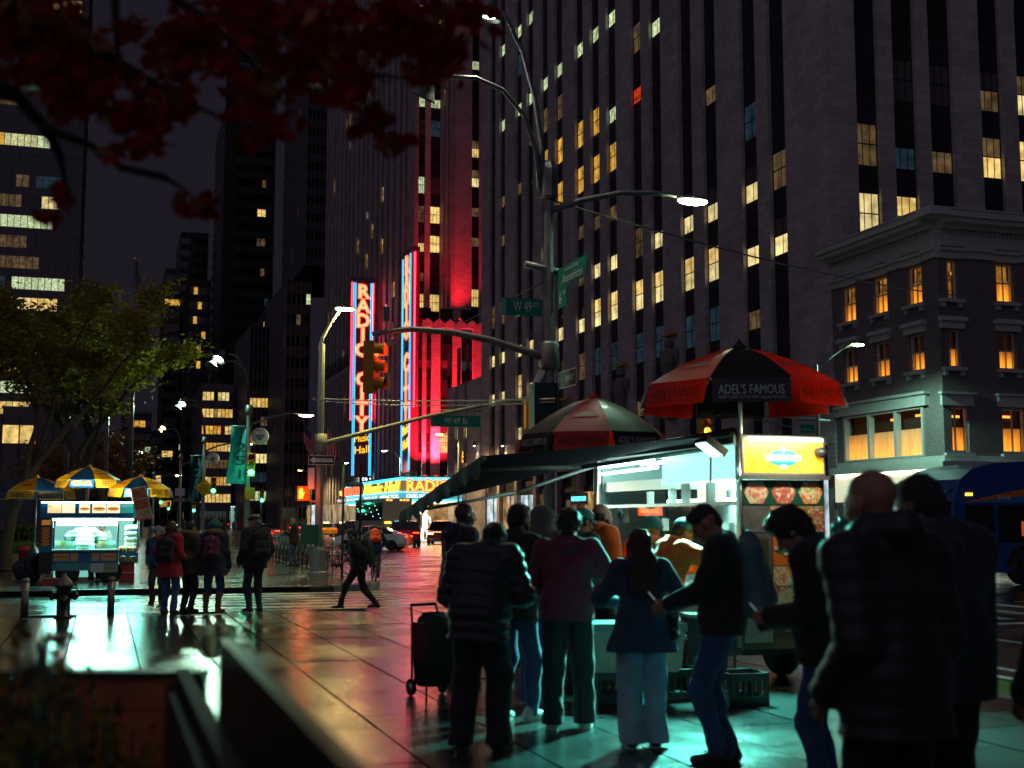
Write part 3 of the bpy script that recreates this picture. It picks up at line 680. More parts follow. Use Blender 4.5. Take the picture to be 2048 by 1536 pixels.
for px, py, c in [(840,508,'ly'),(870,505,'yy'),(838,452,'dd'),(870,450,'yy'),(836,345,'gg'),(868,345,'ll'),(836,180,'gg'),(868,183,'kg'),(837,38,'wy'),(864,42,'ya'),(838,550,'kd'),(838,625,'yw'),(870,622,'yy'),(838,275,'ll'),(868,275,'bb')]:
    q = PY(px, py, AY); codes_a[(0 if px < 855 else 1, round((q.z-27.2)/3.55))] = c
pier_face(tow, frame((AX, AY, 0), (1,0,0), (0,-1,0)), asb[-1][1]+.4, HZ+.01, TH, asb, 3.55, 26.2, 2.1, lambda b, k: codes_a.get((b, k), 'kk'), limestone, cols=3, zobj=75, e0=.452)
MB().box(AX+.5, AX+30, AY+.5, AY+64, HZ, TH).build('core', limestone2, tow)
bbw = [(.9,1.9),(2.8,3.9)]
pier_face(tow, frame((BX, AY, 0), (0,-1,0), (-1,0,0)), AY-BY, HZ+.01, TH, bbw, 3.55, 26.2, 2.1, lambda b, k: 'ya' if (b+k*3) % 7 == 0 and k > 3 else 'kk', limestone2, cols=2, zobj=60)
bsb = [(PY(944,400,BY).x-BX, PY(959,400,BY).x-BX), (5.2,6.3), (8.0,9.1)]
cb = {}
for px, py, c in [(950,610,'yy'),(950,470,'kd'),(950,395,'kd'),(950,370,'dw'),(950,310,'dy'),(950,140,'kg'),(950,80,'lk')]:
    q = PY(px, py, BY); cb[(0, round((q.z-27.2)/3.55))] = c
pier_face(tow, frame((BX, BY, 0), (1,0,0), (0,-1,0)), 12, HZ+.01, TH, bsb, 3.55, 26.2, 2.1, lambda b, k: cb.get((b, k), 'kk'), limestone, cols=3, zobj=75, e0=.452)
MB().box(BX+.5, BX+30, BY+.5, AY+.4, HZ, TH).build('core', limestone2, tow)
# red floodlights along the hall roof and marquee
RED = (1,.015,.03)
for px, z, e in ((852,23.9,2600),(888,23.9,2600),(925,23.9,5200)):
    q = PY(px, 640, HYN-.2)
    fl = thing('floodlight', {852:'red floodlight on the parapet nearest the tall neon blade',888:'red floodlight in the middle of the parapet',925:'red floodlight under the bright red pier'}[px], 'floodlight', (q.x, HYN+.6, z), group='red floodlights on the hall roof')
    MB().cbox((0,0,.1), (.5,.3,.25)).build('housing', black, fl); MB().cbox((0,.03,.24), (.42,.22,.03)).build('lens', glow('red_lens', RED, 10), fl)
    lamp('SPOT', (0,-.1,.35), e*.55, RED, fl, .12, target=(.3,2.6,6), spot=R(75), blend=.8)
for k, px in enumerate((850,872,894,915,938)):
    q = PY(px, 930, HYN-1.6); fl = thing('floodlight', 'red floodlight on the marquee roof, '+('first','second','third','fourth','fifth')[k]+' from the tall blade', 'floodlight', (q.x, HYN-1.7, 6.2), group='red floodlights on the marquee roof')
    MB().cbox((0,0,.1), (.5,.3,.25)).build('housing', black, fl); MB().cbox((0,.03,.24), (.42,.22,.03)).build('lens', glow('red_lens', RED, 10), fl)
    lamp('SPOT', (0,0,.4), [32000,28000,27000,8000,1500][k], RED, fl, .15, target=(0,1.9,8), spot=R(80), blend=.9)
# ---------------------------------------------------------------- neon blades
neon_r = glow('neon_letter', (1,.07,.03), 6.0, True); neon_hot = glow('neon_core', (1,.45,.18), 1.7)
neon_b = glow('neon_edge_blue', (.02,.34,1), 2.4, True); neon_w = glow('neon_edge_pale', (.10,.60,1), 1.5)
neon_y = glow('neon_yellow', (1,.55,.04), 1.6); neon_redtube = glow('neon_red_tube', (1,.015,.03), 14, True)
blade_m = mat('blade_enamel', (.15,.035,.05), .5, var=.1); blade_d = mat('blade_side', (.08,.07,.08), .6, var=.2)
def blade(name, label, loc, rz, w, t, z0, z1, chars_top, chars_bot, size):
    b = thing(name, label, 'neon sign', loc, rz)                       # local: x across the face, face looks to -y
    MB().box(-w/2, w/2, 0, t, z0, z1).build('box', [blade_m], b)
    MB().box(-w/2-.25, w/2+.25, -.05, t+.05, z1, z1+.5).build('cap', blade_d, b)
    for x, mm in ((-w/2+.12, neon_b), (-w/2+.32, neon_w), (w/2-.32, neon_w), (w/2-.12, neon_b)):
        MB().tube((x,-.1,z0+.2), (x,-.1,z1-.2), .075, n=6).build('neon_tube', mm, b)
    for x in (-w/2-.08, w/2+.08): MB().tube((x,t*.4,z0+.2+(z1-z0)*.28), (x,t*.4,z1-.1), .09, n=6).build('neon_tube', neon_redtube, b)
    word = 'RADIO CITY'; n = len(word); h = (chars_top-chars_bot)/(n-.1)
    for i, ch in enumerate(word):
        if ch == ' ': continue
        z = chars_top-h*(i+.42)
        o = text(ch, size, neon_r, b, (0,-.06,z), (R(90),0,0), ext=.05, name='letter', sy=1, bold=.045); o.scale = (1.0,1,1)
        me = text_mesh(ch, size*.97, 0).copy(); me.materials.clear(); me.materials.append(neon_hot)
        k = link('letter_core', me, o, (0,0,.06)); 
    return b
b1 = blade('neon_blade', 'wide vertical neon blade reading RADIO CITY on the left, face on', (PX(726.5,750,32.6).x-0, 159, 0), 0, 2.65, 1.0, 7.1, 32.6, 32.0, 13.0, 2.5)
b1.location = (31.25, 158.96, 0)
for s_, z in (('Music', 12.1), ('Hall', 10.6)): text(s_, 1.35, neon_y, b1, (0,-.1,z), (R(90),R(-8),0), ext=.04, shear=.15, width=2.0)
b2 = blade('neon_blade', 'taller narrow neon blade at the hall corner seen almost edge on', (31.75, 135.95, 0), R(-90), 4.2, .85, 6.9, 31.5, 31.0, 12.6, 2.9)
for s_, z in (('Music', 11.6), ('Hall', 10.0)): text(s_, 1.5, neon_y, b2, (0,-.1,z), (R(90),R(-8),0), ext=.04, shear=.15, width=2.6)
MB().box(-2.1, 2.1, .855, .95, 12, 31.2).build('back_panel', blade_d, b2)
for z, px in ((26,806),(20,806),(14,806)): pass
# ---------------------------------------------------------------- marquee
mq = thing('marquee', 'long neon theatre marquee with cyan bands and glowing letters wrapping the far corner', 'marquee', (0,0,0))
MX, MY0, MY1 = 27.0, 117.4, 156.0; z0, z1 = 3.45, 5.72
def mfront(z_, off=0):   # plan of the marquee edge: rounded at the far end
    return [(XE+3.6, MY0-off), (MX-off, MY0-off), (MX-off, 146-0), (MX+.7-off, 150), (MX+2.0-off, 153), (MX+4, 155.5), (XE, MY1)]
pl = mfront(0)
olive = mat('marquee_enamel', (.22,.20,.14), .45, emit=(.8,.7,.35), es=.06, sample=False); MB().prism(pl[::-1], z1-z0, 0, lambda a, b, t: (a, b, z0+t)).build('fascia', olive, mq)
cy_b = glow('neon_cyan_band', (.06,.62,1), 2.6, True); cy_l = glow('letter_board_cyan', (.10,.55,.72), .75)
def band(za, zb, off, m, name, i0=0):
    w = MB(); a = mfront(0, off)
    for i in range(i0, len(a)-1): w.quad((*a[i],za),(*a[i+1],za),(*a[i+1],zb),(*a[i],zb))
    w.build(name, m, mq)
band(z1-.28, z1+.02, .06, cy_b, 'neon_band'); band(4.22, 4.40, .06, cy_b, 'neon_band'); band(3.62, 4.20, .04, cy_l, 'letter_board'); band(3.45, 3.62, .06, cy_b, 'neon_band')
MB().prism([(x, y) for x, y in mfront(0, .12)][::-1], .12, 0, lambda a, b, t: (a, b, 5.75+t)).build('roof', blade_d, mq)
mq_y = glow('marquee_yellow', (1,.58,.05), 2.6, True); mq_r = glow('marquee_red', (1,.08,.03), 3.5, True); mq_w = glow('board_letter', (1,.98,.9), 2.2)
wr = (R(90), 0, R(-90))
def y_at(px): return PX(px, 980, MX).y
yc = (y_at(728)+y_at(801))/2; text('Music Hall', 1.55, mq_y, mq, (MX-.14, yc, 4.86), wr, ext=.05, shear=.25, bold=.02, width=abs(y_at(728)-y_at(801))*.98)
yc = (y_at(686)+y_at(724))/2; text('RADIO CITY', 1.3, mq_r, mq, (MX-.14, yc, 4.84), wr, ext=.05, bold=.03, width=abs(y_at(686)-y_at(724))*.96)
text('The', 1.2, mq_y, mq, (MX+.7, 151.3, 4.9), (R(90),0,R(-110)), ext=.05, shear=.2, width=5.5)
xa = lambda px: PY(px, 985, MY0).x
text('RADIO', 1.62, mq_r, mq, ((xa(812)+xa(900))/2, MY0-.12, 4.86), (R(90),0,0), ext=.03, bold=.06, width=xa(900)-xa(812)); text('RADIO', 1.50, mq_y, mq, ((xa(812)+xa(900))/2, MY0-.17, 4.86), (R(90),0,0), ext=.03, width=(xa(900)-xa(812))*.985)
text('SOLD OUT   IMPRACTICAL', .52, mq_w, mq, (MX-.1, (y_at(729)+y_at(801))/2, 3.92), wr, width=abs(y_at(729)-y_at(801))*.97)
text('SOLD OUT  LIVE ON STAGE', .44, mq_w, mq, (MX-.1, (y_at(672)+y_at(724))/2, 3.92), wr, width=abs(y_at(680)-y_at(724))*.97)
text('JOKERS LIVE', .5, mq_w, mq, ((xa(812)+xa(850))/2, MY0-.1, 3.92), (R(90),0,0), width=xa(850)-xa(812))
MB().prism([(x, y) for x, y in mfront(0, -.3)][::-1], .03, 0, lambda a, b, t: (a, b, 3.40+t)).build('soffit', glow('soffit_lights', (1,.75,.4), 3.0, True), mq)
# flags leaning out from the hall front
flag_m = []
def flag_mats():
    st = bpy.data.materials.new('flag_stripes'); st.use_nodes = True; nt = st.node_tree; n = nt.nodes; l = nt.links; p = n['Principled BSDF']; p.inputs['Roughness'].default_value = .8
    uv = n.new('ShaderNodeAttribute'); uv.attribute_name = 'fl'; sp = n.new('ShaderNodeSeparateXYZ'); l.new(uv.outputs['Vector'], sp.inputs[0])
    m1 = n.new('ShaderNodeMath'); m1.operation = 'MULTIPLY'; m1.inputs[1].default_value = 6.5; l.new(sp.outputs[1], m1.inputs[0])
    m2 = n.new('ShaderNodeMath'); m2.operation = 'FRACT'; l.new(m1.outputs[0], m2.inputs[0]); m3 = n.new('ShaderNodeMath'); m3.operation = 'LESS_THAN'; m3.inputs[1].default_value = .5; l.new(m2.outputs[0], m3.inputs[0])
    mx = n.new('ShaderNodeMix'); mx.data_type = 'RGBA'; mx.inputs['A'].default_value = (.6,.58,.6,1); mx.inputs['B'].default_value = (.5,.01,.03,1); l.new(m3.outputs[0], mx.inputs['Factor'])
    l.new(mx.outputs['Result'], p.inputs['Base Color']); return st
flag_s = flag_mats(); flag_b = mat('flag_blue', (.02,.03,.14), .8); star_m = mat('flag_star', (.6,.6,.65), .8)
def flag(root, top, down, out, w, h, seed):
    """striped flag hanging limp: cloth grid from the hoist line; canton with stars"""
    r = random.Random(seed); rows = []; uvs = []; n, k = 12, 14
    top = Vector(top); down = Vector(down).normalized(); out = Vector(out).normalized(); nrm = down.cross(out).normalized()
    def P(u, v): return top + down*(h*v) + out*(w*u*(1-.25*v)) + nrm*(.16*w*math.sin(u*8+seed+v*2)*u) + Vector((0,0,-.5*w*u*u))
    m = MB(); 
    for i in range(n):
        for j in range(k):
            u0, u1, v0, v1 = i/n, (i+1)/n, j/k, (j+1)/k
            m.add([P(u0,v0),P(u1,v0),P(u1,v1),P(u0,v1)], [(0,1,2,3)], 1 if (u1 <= .42 and v1 <= .54) else 0, True); uvs += [(u0,v0),(u1,v0),(u1,v1),(u0,v1)]
    me = m.mesh('flag_cloth', [flag_s, flag_b]); at = me.attributes.new('fl', 'FLOAT_VECTOR', 'POINT'); at.data.foreach_set('vector', [c for u, v in uvs for c in (u, v, 0)])
    c = link('cloth', me, root); sm = MB()
    for i in range(5):
        for j in range(4):
            q = P(.05+i*.075, .07+j*.115)-nrm*.02; sm.ball(q, .03*h/2, n=5)
    sm.build('stars', star_m, c)
for i, (px, py, pxt, pyt) in enumerate(((536,905,520,860),(575,895,556,845),(655,908,632,855),(690,905,675,868))):
    b = PX(px, py, XE-.3); fp = thing('flagpole', 'leaning flagpole with a striped flag on the hall front, '+('first','second','third','fourth')[i]+' from the left', 'flag', b, group='flags on the hall front')
    v = Vector((-4.2, -.6, 5.2)); MB().tube((0,0,0), v, .06, .04, 6).build('pole', mat('flag_staff', (.45,.2,.25), .4), fp)
    flag(fp, v*.97, -v, (.1,-.15,-1), 3.0, 4.2, i+1)
# ---------------------------------------------------------------- curtain-wall towers
def grid_tower(name, label, x0, x1, y0, y1, h, fh, mw, litp, seed, wall=curtainwall, fin=fin_m, west=True, cods='ywga', dens=None, zlist=None, z0=0, winh=.5, east=False, sp_col=None):
    """office tower: each floor a glass band and a spandrel band, fins between windows, lit windows as single panes"""
    t = thing(name, label, 'building', ((x0+x1)/2, y0, z0)); ox, oy = (x0+x1)/2, y0
    core = MB().box(x0-ox+.12, x1-ox-.12, .12, y1-oy, 0, h-z0).build('core', glass_dark, t)
    nf = int((h-z0)/fh); r = random.Random(seed); L = x1-x0; n = max(1, int(L/mw)); pw = L/n
    sb = MB().box(x0-ox, x1-ox, 0, y1-oy, 0, fh*(1-winh)).mesh('spandrel_band', [wall])
    for k in range(nf+1): link('spandrel_band', sb, t, (0,0,k*fh))
    fm = MB().box(-.05, .05, -.16, .10, 0, h-z0).mesh('fin', [fin])
    for i in range(n+1): link('fin', fm, t, (x0-ox+i*pw, 0, 0))
    if west or east:
        D = y1-y0; nd = max(1, int(D/mw/1.0)); xs = (x0-ox) if west else (x1-ox)
        fm2 = MB().box(-.16, .10, -.05, .05, 0, h-z0).mesh('fin', [fin])
        for i in range(1, min(nd, 40)): link('fin', fm2, t, (xs if west else xs+.06, i*D/nd, 0))
    pm = {}
    def pane(code, wk):
        if (code, wk) not in pm: pm[(code, wk)] = MB().quad((.06,0,0),(pw*wk-.06,0,0),(pw*wk-.06,0,fh*winh-.05),(.06,0,fh*winh-.05)).mesh('pane', [PANES[code]])
        return pm[(code, wk)]
    npan = 0
    for k in range(nf):
        zz = k*fh+fh*(1-winh)+.02
        if zlist is not None:
            for (kk, i0, ln, c) in zlist:
                if kk == k:
                    for i in range(i0, min(n, i0+ln)): link('pane', pane(c, 1), t, (x0-ox+i*pw, .10, zz))
            continue
        i = 0; p = litp(k) if callable(litp) else litp
        while i < n:
            if r.random() < p:
                ln = r.choice((1,1,2,3,4)); c = r.choice(cods)
                for q in range(i, min(n, i+ln)):
                    link('pane', pane(c, 1), t, (x0-ox+q*pw, .10, zz)); npan += 1
                i += ln
            i += 1
    if west:
        pn = MB()
        for k in range(nf):
            for q in range(int((y1-y0)/mw)):
                if r.random() < (litp(k) if callable(litp) else litp)*.35:
                    zz = k*fh+fh*(1-winh)+.02; pn = MB().quad((x0-ox+.10,q*mw+.1,zz),(x0-ox+.10,q*mw+mw-.1,zz),(x0-ox+.10,q*mw+mw-.1,zz+fh*winh-.06),(x0-ox+.10,q*mw+.1,zz+fh*winh-.06))
                    pn.build('pane', PANES[r.choice(cods)], t); npan += 1
    return t
silver = mat('grey_cladding', (.13,.115,.135), .5, .2, var=.1); blackclad = mat('black_cladding', (.008,.008,.011), .5)
brownclad = mat('brown_brick_far', (.075,.06,.062), .8, var=.15)
def zfloor(py, d, fh): return int(W(0, py, d).z/fh)
# left slab block across the avenue (north-west), face towards us
dL = 238; xr = W(162, 400, dL).x
zl = []
for py, i0, ln, c in [(262,0,7,'g'),(265,8,7,'g'),(298,0,7,'w'),(303,7,6,'a'),(225,5,2,'g'),(28,7,4,'d'),(5,14,5,'w'),(150,14,2,'a'),(345,0,7,'d'),(347,10,2,'d'),(350,13,4,'b'),(440,0,16,'g'),(478,6,6,'d'),(520,0,2,'g'),(523,4,3,'b'),(523,8,6,'d'),(395,2,9,'d'),(432,4,12,'g'),(405,14,3,'w'),(560,0,5,'w'),(595,8,5,'w'),(95,3,5,'d'),(128,9,4,'b'),(185,4,6,'d'),(680,6,9,'w'),(740,2,10,'a'),(563,0,2,'g'),(563,6,3,'b'),(563,10,8,'g'),(600,11,6,'y'),(600,0,6,'b'),(640,2,3,'d'),(706,0,4,'w'),(706,7,6,'a'),(792,0,14,'g'),(820,2,12,'y'),(225,0,3,'b')]:
    zl.append((zfloor(py+12, dL, 3.9), i0, ln, c))
grid_tower('office_slab', 'wide dark glass office slab with long lit floors left of the pale sky', xr-28, xr, W(162,400,dL).y, W(162,400,dL).y+40, 118, 3.9, 1.14, 0, 3, west=False, zlist=[(k, i0+4, ln, c) for k, i0, ln, c in zl], wall=mat('slab_spandrel', (.10,.09,.11), .4, .2), winh=.60)
# towers far up the avenue, right side of the gap
q = W(613, 400, 240)
zt2 = [(zfloor(py+8, 240, 3.4), i0, ln, c) for py, i0, ln, c in [(8,0,7,'g'),(162,2,2,'g'),(197,0,3,'g'),(232,1,6,'b'),(305,3,3,'b'),(345,3,3,'b'),(405,0,7,'a'),(443,0,7,'d'),(448,4,1,'a'),(520,1,1,'d'),(520,4,1,'d')]]
grid_tower('setback_tower', 'tall dark tower with an orange lit floor above the lower blocks', q.x, q.x+14, q.y, q.y+34, 125, 3.4, .8, .04, 8, zlist=zt2, wall=brownclad, z0=50)
q2 = W(535, 600, 215); zb2 = W(535, 556, 215).z
zm = [(zfloor(py, 215, 3.7), i0, ln, c) for py, i0, ln, c in [(592,4,6,'g'),(592,12,4,'g'),(640,2,1,'d'),(700,6,2,'d'),(760,6,3,'a'),(868,6,3,'y'),(905,6,3,'y')]]
grid_tower('podium_block', 'lower brown block with two bright window groups under the dark tower', W(575,600,215).x, 33.0, q2.y, q2.y+60, zb2, 3.7, .72, .05, 9, zlist=zm, wall=brownclad)
q3 = W(470, 500, 330); q3b = W(550, 500, 330)
zk = [(zfloor(py, 330, 4), i0, ln, c) for py, i0, ln, c in [(105,5,1,'b'),(228,6,1,'a'),(370,6,1,'d'),(425,5,2,'y'),(500,5,2,'d'),(552,6,1,'d'),(600,7,1,'b')]]
grid_tower('black_tower', 'black monolithic tower with only a few lit windows', q3.x, q3b.x, q3.y, q3.y+40, 170, 4.0, 1.05, .0, 10, wall=blackclad, fin=blackclad, zlist=zk)
q4 = W(444, 500, 400); zk = []
for py, i0, ln, c in [(470,0,6,'w'),(482,2,1,'d'),(540,0,6,'y'),(555,0,2,'b'),(600,1,3,'a'),(633,0,6,'a'),(672,1,2,'a'),(690,0,6,'d'),(765,2,4,'a'),(280,0,3,'d'),(410,1,1,'r')]: zk.append((zfloor(py, 400, 4), i0, ln, c))
grid_tower('grey_tower', 'slim grey tower with stacked amber windows beside the black tower', q4.x, W(471,500,400).x, q4.y, q4.y+38, W(444,210,400).z, 4.0, .75, .0, 12, wall=silver, fin=silver, zlist=zk)
q5 = W(362, 500, 420)
grid_tower('ribbed_tower', 'distant dark tower with pale vertical ribs at the left of the gap', q5.x, W(418,500,420).x, q5.y, q5.y+30, W(362,462,420).z, 4.0, 2.2, .03, 13, wall=blackclad, fin=silver, cods='dwb')
q6 = W(331, 560, 380)
grid_tower('stepped_tower', 'shorter dark tower with a few amber windows beside the ribbed one', q6.x, W(362,560,380).x, q6.y, q6.y+30, W(331,540,380).z, 3.8, 1.2, .06, 14, wall=brownclad, fin=brownclad, cods='ada')
q7 = W(386, 700, 300)
def lp(k): return .10
zk = []
rr = random.Random(4)
for py in (575,610,648,688,720,752): zk.append((zfloor(py, 300, 3.6), rr.choice((1,2,3)), 1, 'a')); zk.append((zfloor(py, 300, 3.6), 5, 1, 'd'))
grid_tower('brick_tower', 'narrow old brown brick tower with small paired amber windows', W(375,700,300).x, W(420,700,300).x, q7.y, q7.y+20, W(386,560,300).z, 3.6, .9, .10, 15, wall=brownclad, fin=brownclad, zlist=zk)
q8 = W(405, 800, 250)
zk = []
for py, i0, ln, c in [(808,0,3,'y'),(808,4,3,'w'),(830,3,1,'d'),(830,5,3,'a'),(850,0,8,'y'),(868,0,5,'a'),(868,6,3,'y'),(890,1,6,'a'),(910,4,4,'w'),(930,0,8,'d'),(955,3,4,'a'),(985,0,4,'y'),(985,5,3,'y'),(1010,0,8,'y')]: zk.append((zfloor(py, 250, 3.4), i0, ln, c))
grid_tower('lit_office_block', 'mid height office block with rows of warm lit floors above the traffic', W(405,800,250).x, W(468,800,250).x, q8.y, q8.y+30, W(405,770,250).z, 3.4, .72, .1, 16, wall=silver, fin=silver, zlist=zk)
q9 = W(500, 800, 235)
zk = []
for py, i0, ln, c in [(800,0,5,'y'),(818,1,4,'a'),(850,3,4,'d'),(880,0,5,'d'),(905,0,6,'y'),(935,0,6,'w'),(960,1,5,'b'),(990,0,6,'g')]: zk.append((zfloor(py, 235, 3.5), i0, ln, c))
grid_tower('glass_block', 'dark glass block with lit lower floors behind the teal banner', W(497,800,235).x, W(540,800,235).x, q9.y, q9.y+30, W(497,650,235).z, 3.5, .7, .1, 17, wall=curtainwall, zlist=zk)
for i, (pa, pb, top, d, lb) in enumerate(((170,240,880,300,'low block behind the trees with small lit windows'),(240,300,820,340,'dim brick block seen between the trees and the lamps'),(300,345,860,360,'far hazy block above the traffic lights'),(345,378,760,390,'far narrow block left of the old brick tower'),(0,170,830,120,'long glass office base behind the plaza trees'))):
    a = W(pa, 950, d); b = W(pb, 950, d); grid_tower('office_block', lb, a.x, b.x, a.y, a.y+25, W(pa, top, d).z, 3.6, 1.4, .16 if i < 4 else .25, 30+i, wall=brownclad if i % 2 else silver, fin=brownclad, west=False, cods='ydag')
# ================================================================== lamps, signals, signs
def light_head(par, p, lit, col=bulb_white, e=250, lc=(.85,1,.75), tgt=None, r=.16):
    p = Vector(p); MB().ball(p, 1.0, n=12, sq=(.32,.15,.065)).build('lamp_housing', steel, par)
    if lit:
        MB().ball(p+Vector((0,0,-.045)), 1.0, n=12, sq=(.31,.14,.07)).build('lamp_lens', col, par)
        lamp('SPOT', p+Vector((0,0,-.16)), e, lc, par, r, target=p+Vector((0,0,-5)), spot=R(165), blend=.4)
    else: MB().ball(p+Vector((0,0,-.04)), 1.0, n=12, sq=(.30,.13,.05)).build('lamp_lens', glass_dark, par)
def cone_head(par, p, d, lit, col=bulb_white, e=200, lc=(.6,1,.85)):
    """bell-shaped head pointing along d"""
    p = Vector(p); q = Vector(d).normalized().to_track_quat('Z', 'Y').to_matrix()
    MB().lathe([(.06,-.32),(.10,-.30),(.13,-.1),(.27,.16),(.29,.2),(.27,.2),(.2,.1)], p, 14, ax=q).build('lamp_shade', steel, par)
    if lit:
        MB().lathe([(.01,.12),(.16,.13),(.17,.16),(.10,.19),(.01,.20)], p, 12, ax=q).build('bulb', col, par)
        lamp('SPOT', p+q @ Vector((0,0,.3)), e, lc, par, .12, target=p+q @ Vector((0,0,3)), spot=R(150), blend=.5)
def pole8(par, h, r0=.13, r1=.085, base=True, m=steel, z0=0):
    MB().lathe([(r0,z0),(r1,h)], n=8, sm=False).build('pole', m, par)
    if base: MB().lathe([(.36,0),(.34,.06),(.27,.10),(.235,.85),(.20,.95),(.16,1.02)], n=8, sm=False).build('base', m, par)
def panel(par, name, c, w, h, m, rz=0, t=.012, edge=None):
    M = Matrix.Translation(Vector(c)) @ Matrix.Rotation(rz, 4, 'Z'); o = MB(M).box(-w/2, w/2, 0, t, -h/2, h/2).build(name, m, par)
    if edge:
        e = .018*max(1, h/.3); b = MB(M)
        for x0, x1, y0, y1 in ((-w/2,w/2,h/2-e,h/2),(-w/2,w/2,-h/2,-h/2+e),(-w/2,-w/2+e,-h/2,h/2),(w/2-e,w/2,-h/2,h/2)): b.box(x0, x1, -.004, -.0005, y0, y1)
        b.build('border', edge, o)
    return o
def onpanel(s, size, m, par, c, rz=0, width=None, d=.008):
    v = Matrix.Rotation(rz, 3, 'Z') @ Vector((0,-d,0)); return text(s, size, m, par, Vector(c)+v, (R(90),0,rz), width=width)
# ---- near corner post: twin arms over the pavement, one over the avenue, signs
yP = 20.6; b0 = PY(1098, 640, yP); NP = Vector((b0.x, yP, 0))
near = thing('lamp_post', 'tall grey corner lamp post with twin curved arms and green street signs behind the umbrellas', 'lamp post', NP)
L = lambda px, py, dy=0.0: PY(px, py, yP+dy)-NP
pole8(near, L(1093,372).z, .12, .085)
MB().lathe([(.14,-.25),(.17,-.2),(.17,.3),(.12,.45)], (0,0,L(1093,372).z), 8, sm=False).build('collar', steel, near)
for pts in ([(1084,380),(1083,300),(1066,200),(1040,110),(1008,48),(992,30)], [(1080,380),(1072,310),(1045,235),(1000,185),(945,163),(885,163)]):
    MB().path([L(*p)+Vector((0,-.05*i,0)) for i, p in enumerate(pts)], [.055,.05,.045,.042,.038,.035], 8).build('arm', steel, near)
cone_head(near, L(978,14), (-.25,.25,-1), True, bulb_white, 350, (1,.93,.75)); cone_head(near, L(850,172), (-.4,.5,-1), True, bulb_orange, 160, (1,.62,.30))
MB().path([L(1104,420),L(1160,402),L(1240,386),L(1310,386),L(1352,392)], [.06,.055,.05,.045,.04], 8).build('arm', steel, near)
light_head(near, L(1385,398), True, glow('led_greenwhite', (.75,1,.55), 45), 170, (.55,1,.72))
MB().tube(L(1050,528), L(1135,548), .065, n=8).build('cross_arm', steel, near); MB().tube(L(1097,500), L(1097,800), .02).build('conduit', white_paint, near)
c = (L(1043,614)); wS = (L(1085,614)-L(1002,614)).length; o = panel(near, 'street_sign', c, wS, .31, sign_green, 0, edge=None)
panel(near, 'torn_patch', c+Vector((-wS*.43,-.006,0)), wS*.12, .29, mat('faded_patch', (.2,.5,.42), .6)); onpanel('W 49', .27, sign_white, near, c+Vector((.02,0,0)), width=.34); onpanel('ST', .13, sign_white, near, c+Vector((.27,0,.04)), width=.11)
def ysign(pxa, pxb, py, h, words, m=sign_green, name='street_sign', edge=None):
    """sign running along the avenue, hung off the post towards us"""
    a = PX(pxa, py, NP.x+.12); x0 = NP.x+.14; ya = PX(pxa, py, x0); yb = PX(pxb, py, x0); w = abs(ya.y-yb.y); c = (ya+yb)/2-NP; c.x = .14
    w = min(w, 1.6); c.y = -w/2-.05
    o = panel(near, name, c, w, h, m, R(-90), edge=edge)
    for s, sz, dz, wd, dx in words: onpanel(s, sz, sign_white if m != black else sign_white, near, c+Vector((0,-dx,dz)), R(-90), width=wd)
    return c, w
c, w = ysign(1108, 1167, 548, .36, [('Avenue of the', .10, .10, .7, 0), ('Americas', .22, -.06, 1.0, .05)])
c2 = Vector((.14,-.32,c.z-.36)); panel(near, 'street_sign', c2, .5, .34, sign_green, R(-90)); onpanel('6', .26, sign_white, near, c2+Vector((0,.1,-.02)), R(-90), width=.14); onpanel('Av', .12, sign_white, near, c2+Vector((0,-.12,.07)), R(-90), width=.14)
c3 = Vector((.16,-.48,L(1119,763).z)); panel(near, 'one_way_sign', c3, .9, .30, black, R(-90), edge=sign_white); onpanel('WAY', .17, sign_white, near, c3+Vector((0,-.12,0)), R(-90), width=.42)
# curved mast with the hanging yellow signal
MB().path([L(1098,718),L(1050,702),L(980,680),L(900,664),L(820,658),L(745,668)], [.08,.07,.062,.056,.052,.045], 8).build('mast_arm', steel, near)
MB().lathe([(.16,-.25),(.19,-.2),(.19,.2),(.16,.25)], (0,0,L(1098,712).z), 8).build('clamp', steel, near)
def signal(par, c, rz, on, name='traffic_signal', s=1.0, col=signal_yellow, gl=20):
    """three-lens head; faces local -y before rz. on: index of the lit lens from the top or None"""
    sg = bpy.data.objects.new(name, MB().box(-.17*s, .17*s, 0, .22*s, -.52*s, .52*s).mesh(name, [col])); COL.objects.link(sg); sg.parent = par; sg.location = c; sg.rotation_euler = (0,0,rz)
    cols = [('signal_red', (1,.05,.01)), ('signal_amber', (1,.5,.03)), ('signal_green', (.05,1,.45))]
    for i in range(3):
        z = (.34-.34*i)*s; v = MB(); pts = []
        n = 10
        for k in range(n+1):
            a = R(-35)+R(250)*k/n; pts.append((math.cos(a)*.15*s, math.sin(a)*.15*s))
        v.sheet([[(x, 0, z+y) for x, y in pts], [(x, -.2*s, z+y-.02*s) for x, y in pts]]); v.build('visor', col, sg)
        if on == 2 and i == 2: lamp('POINT', (0,-.35*s,z), gl, (.03,1,.55), sg, .12)
        MB().ball((0,-.01,z), .125*s, n=10, sq=(1,.35,1)).build('lens', glow(cols[i][0]+'_on', cols[i][1], 14) if i == on else mat(cols[i][0]+'_off', tuple(.06*q+.004 for q in cols[i][1]), .3), sg)
    return sg
MB().tube(L(750,665), L(750,700), .03).build('hanger', steel, near)
sg = signal(near, L(752,734), R(62), 0, s=.84); lamp('POINT', L(760,728)+Vector((.25,-.12,0)), 5, (1,.08,.02), near, .08)
MB().box(-.05, .05, -.05, .05, -.12, .12).build('camera_box', steel, near).location = L(772,640)+Vector((0,0,.1))
MB().tube(L(772,660), L(772,610), .02).build('antenna', white_paint, near)
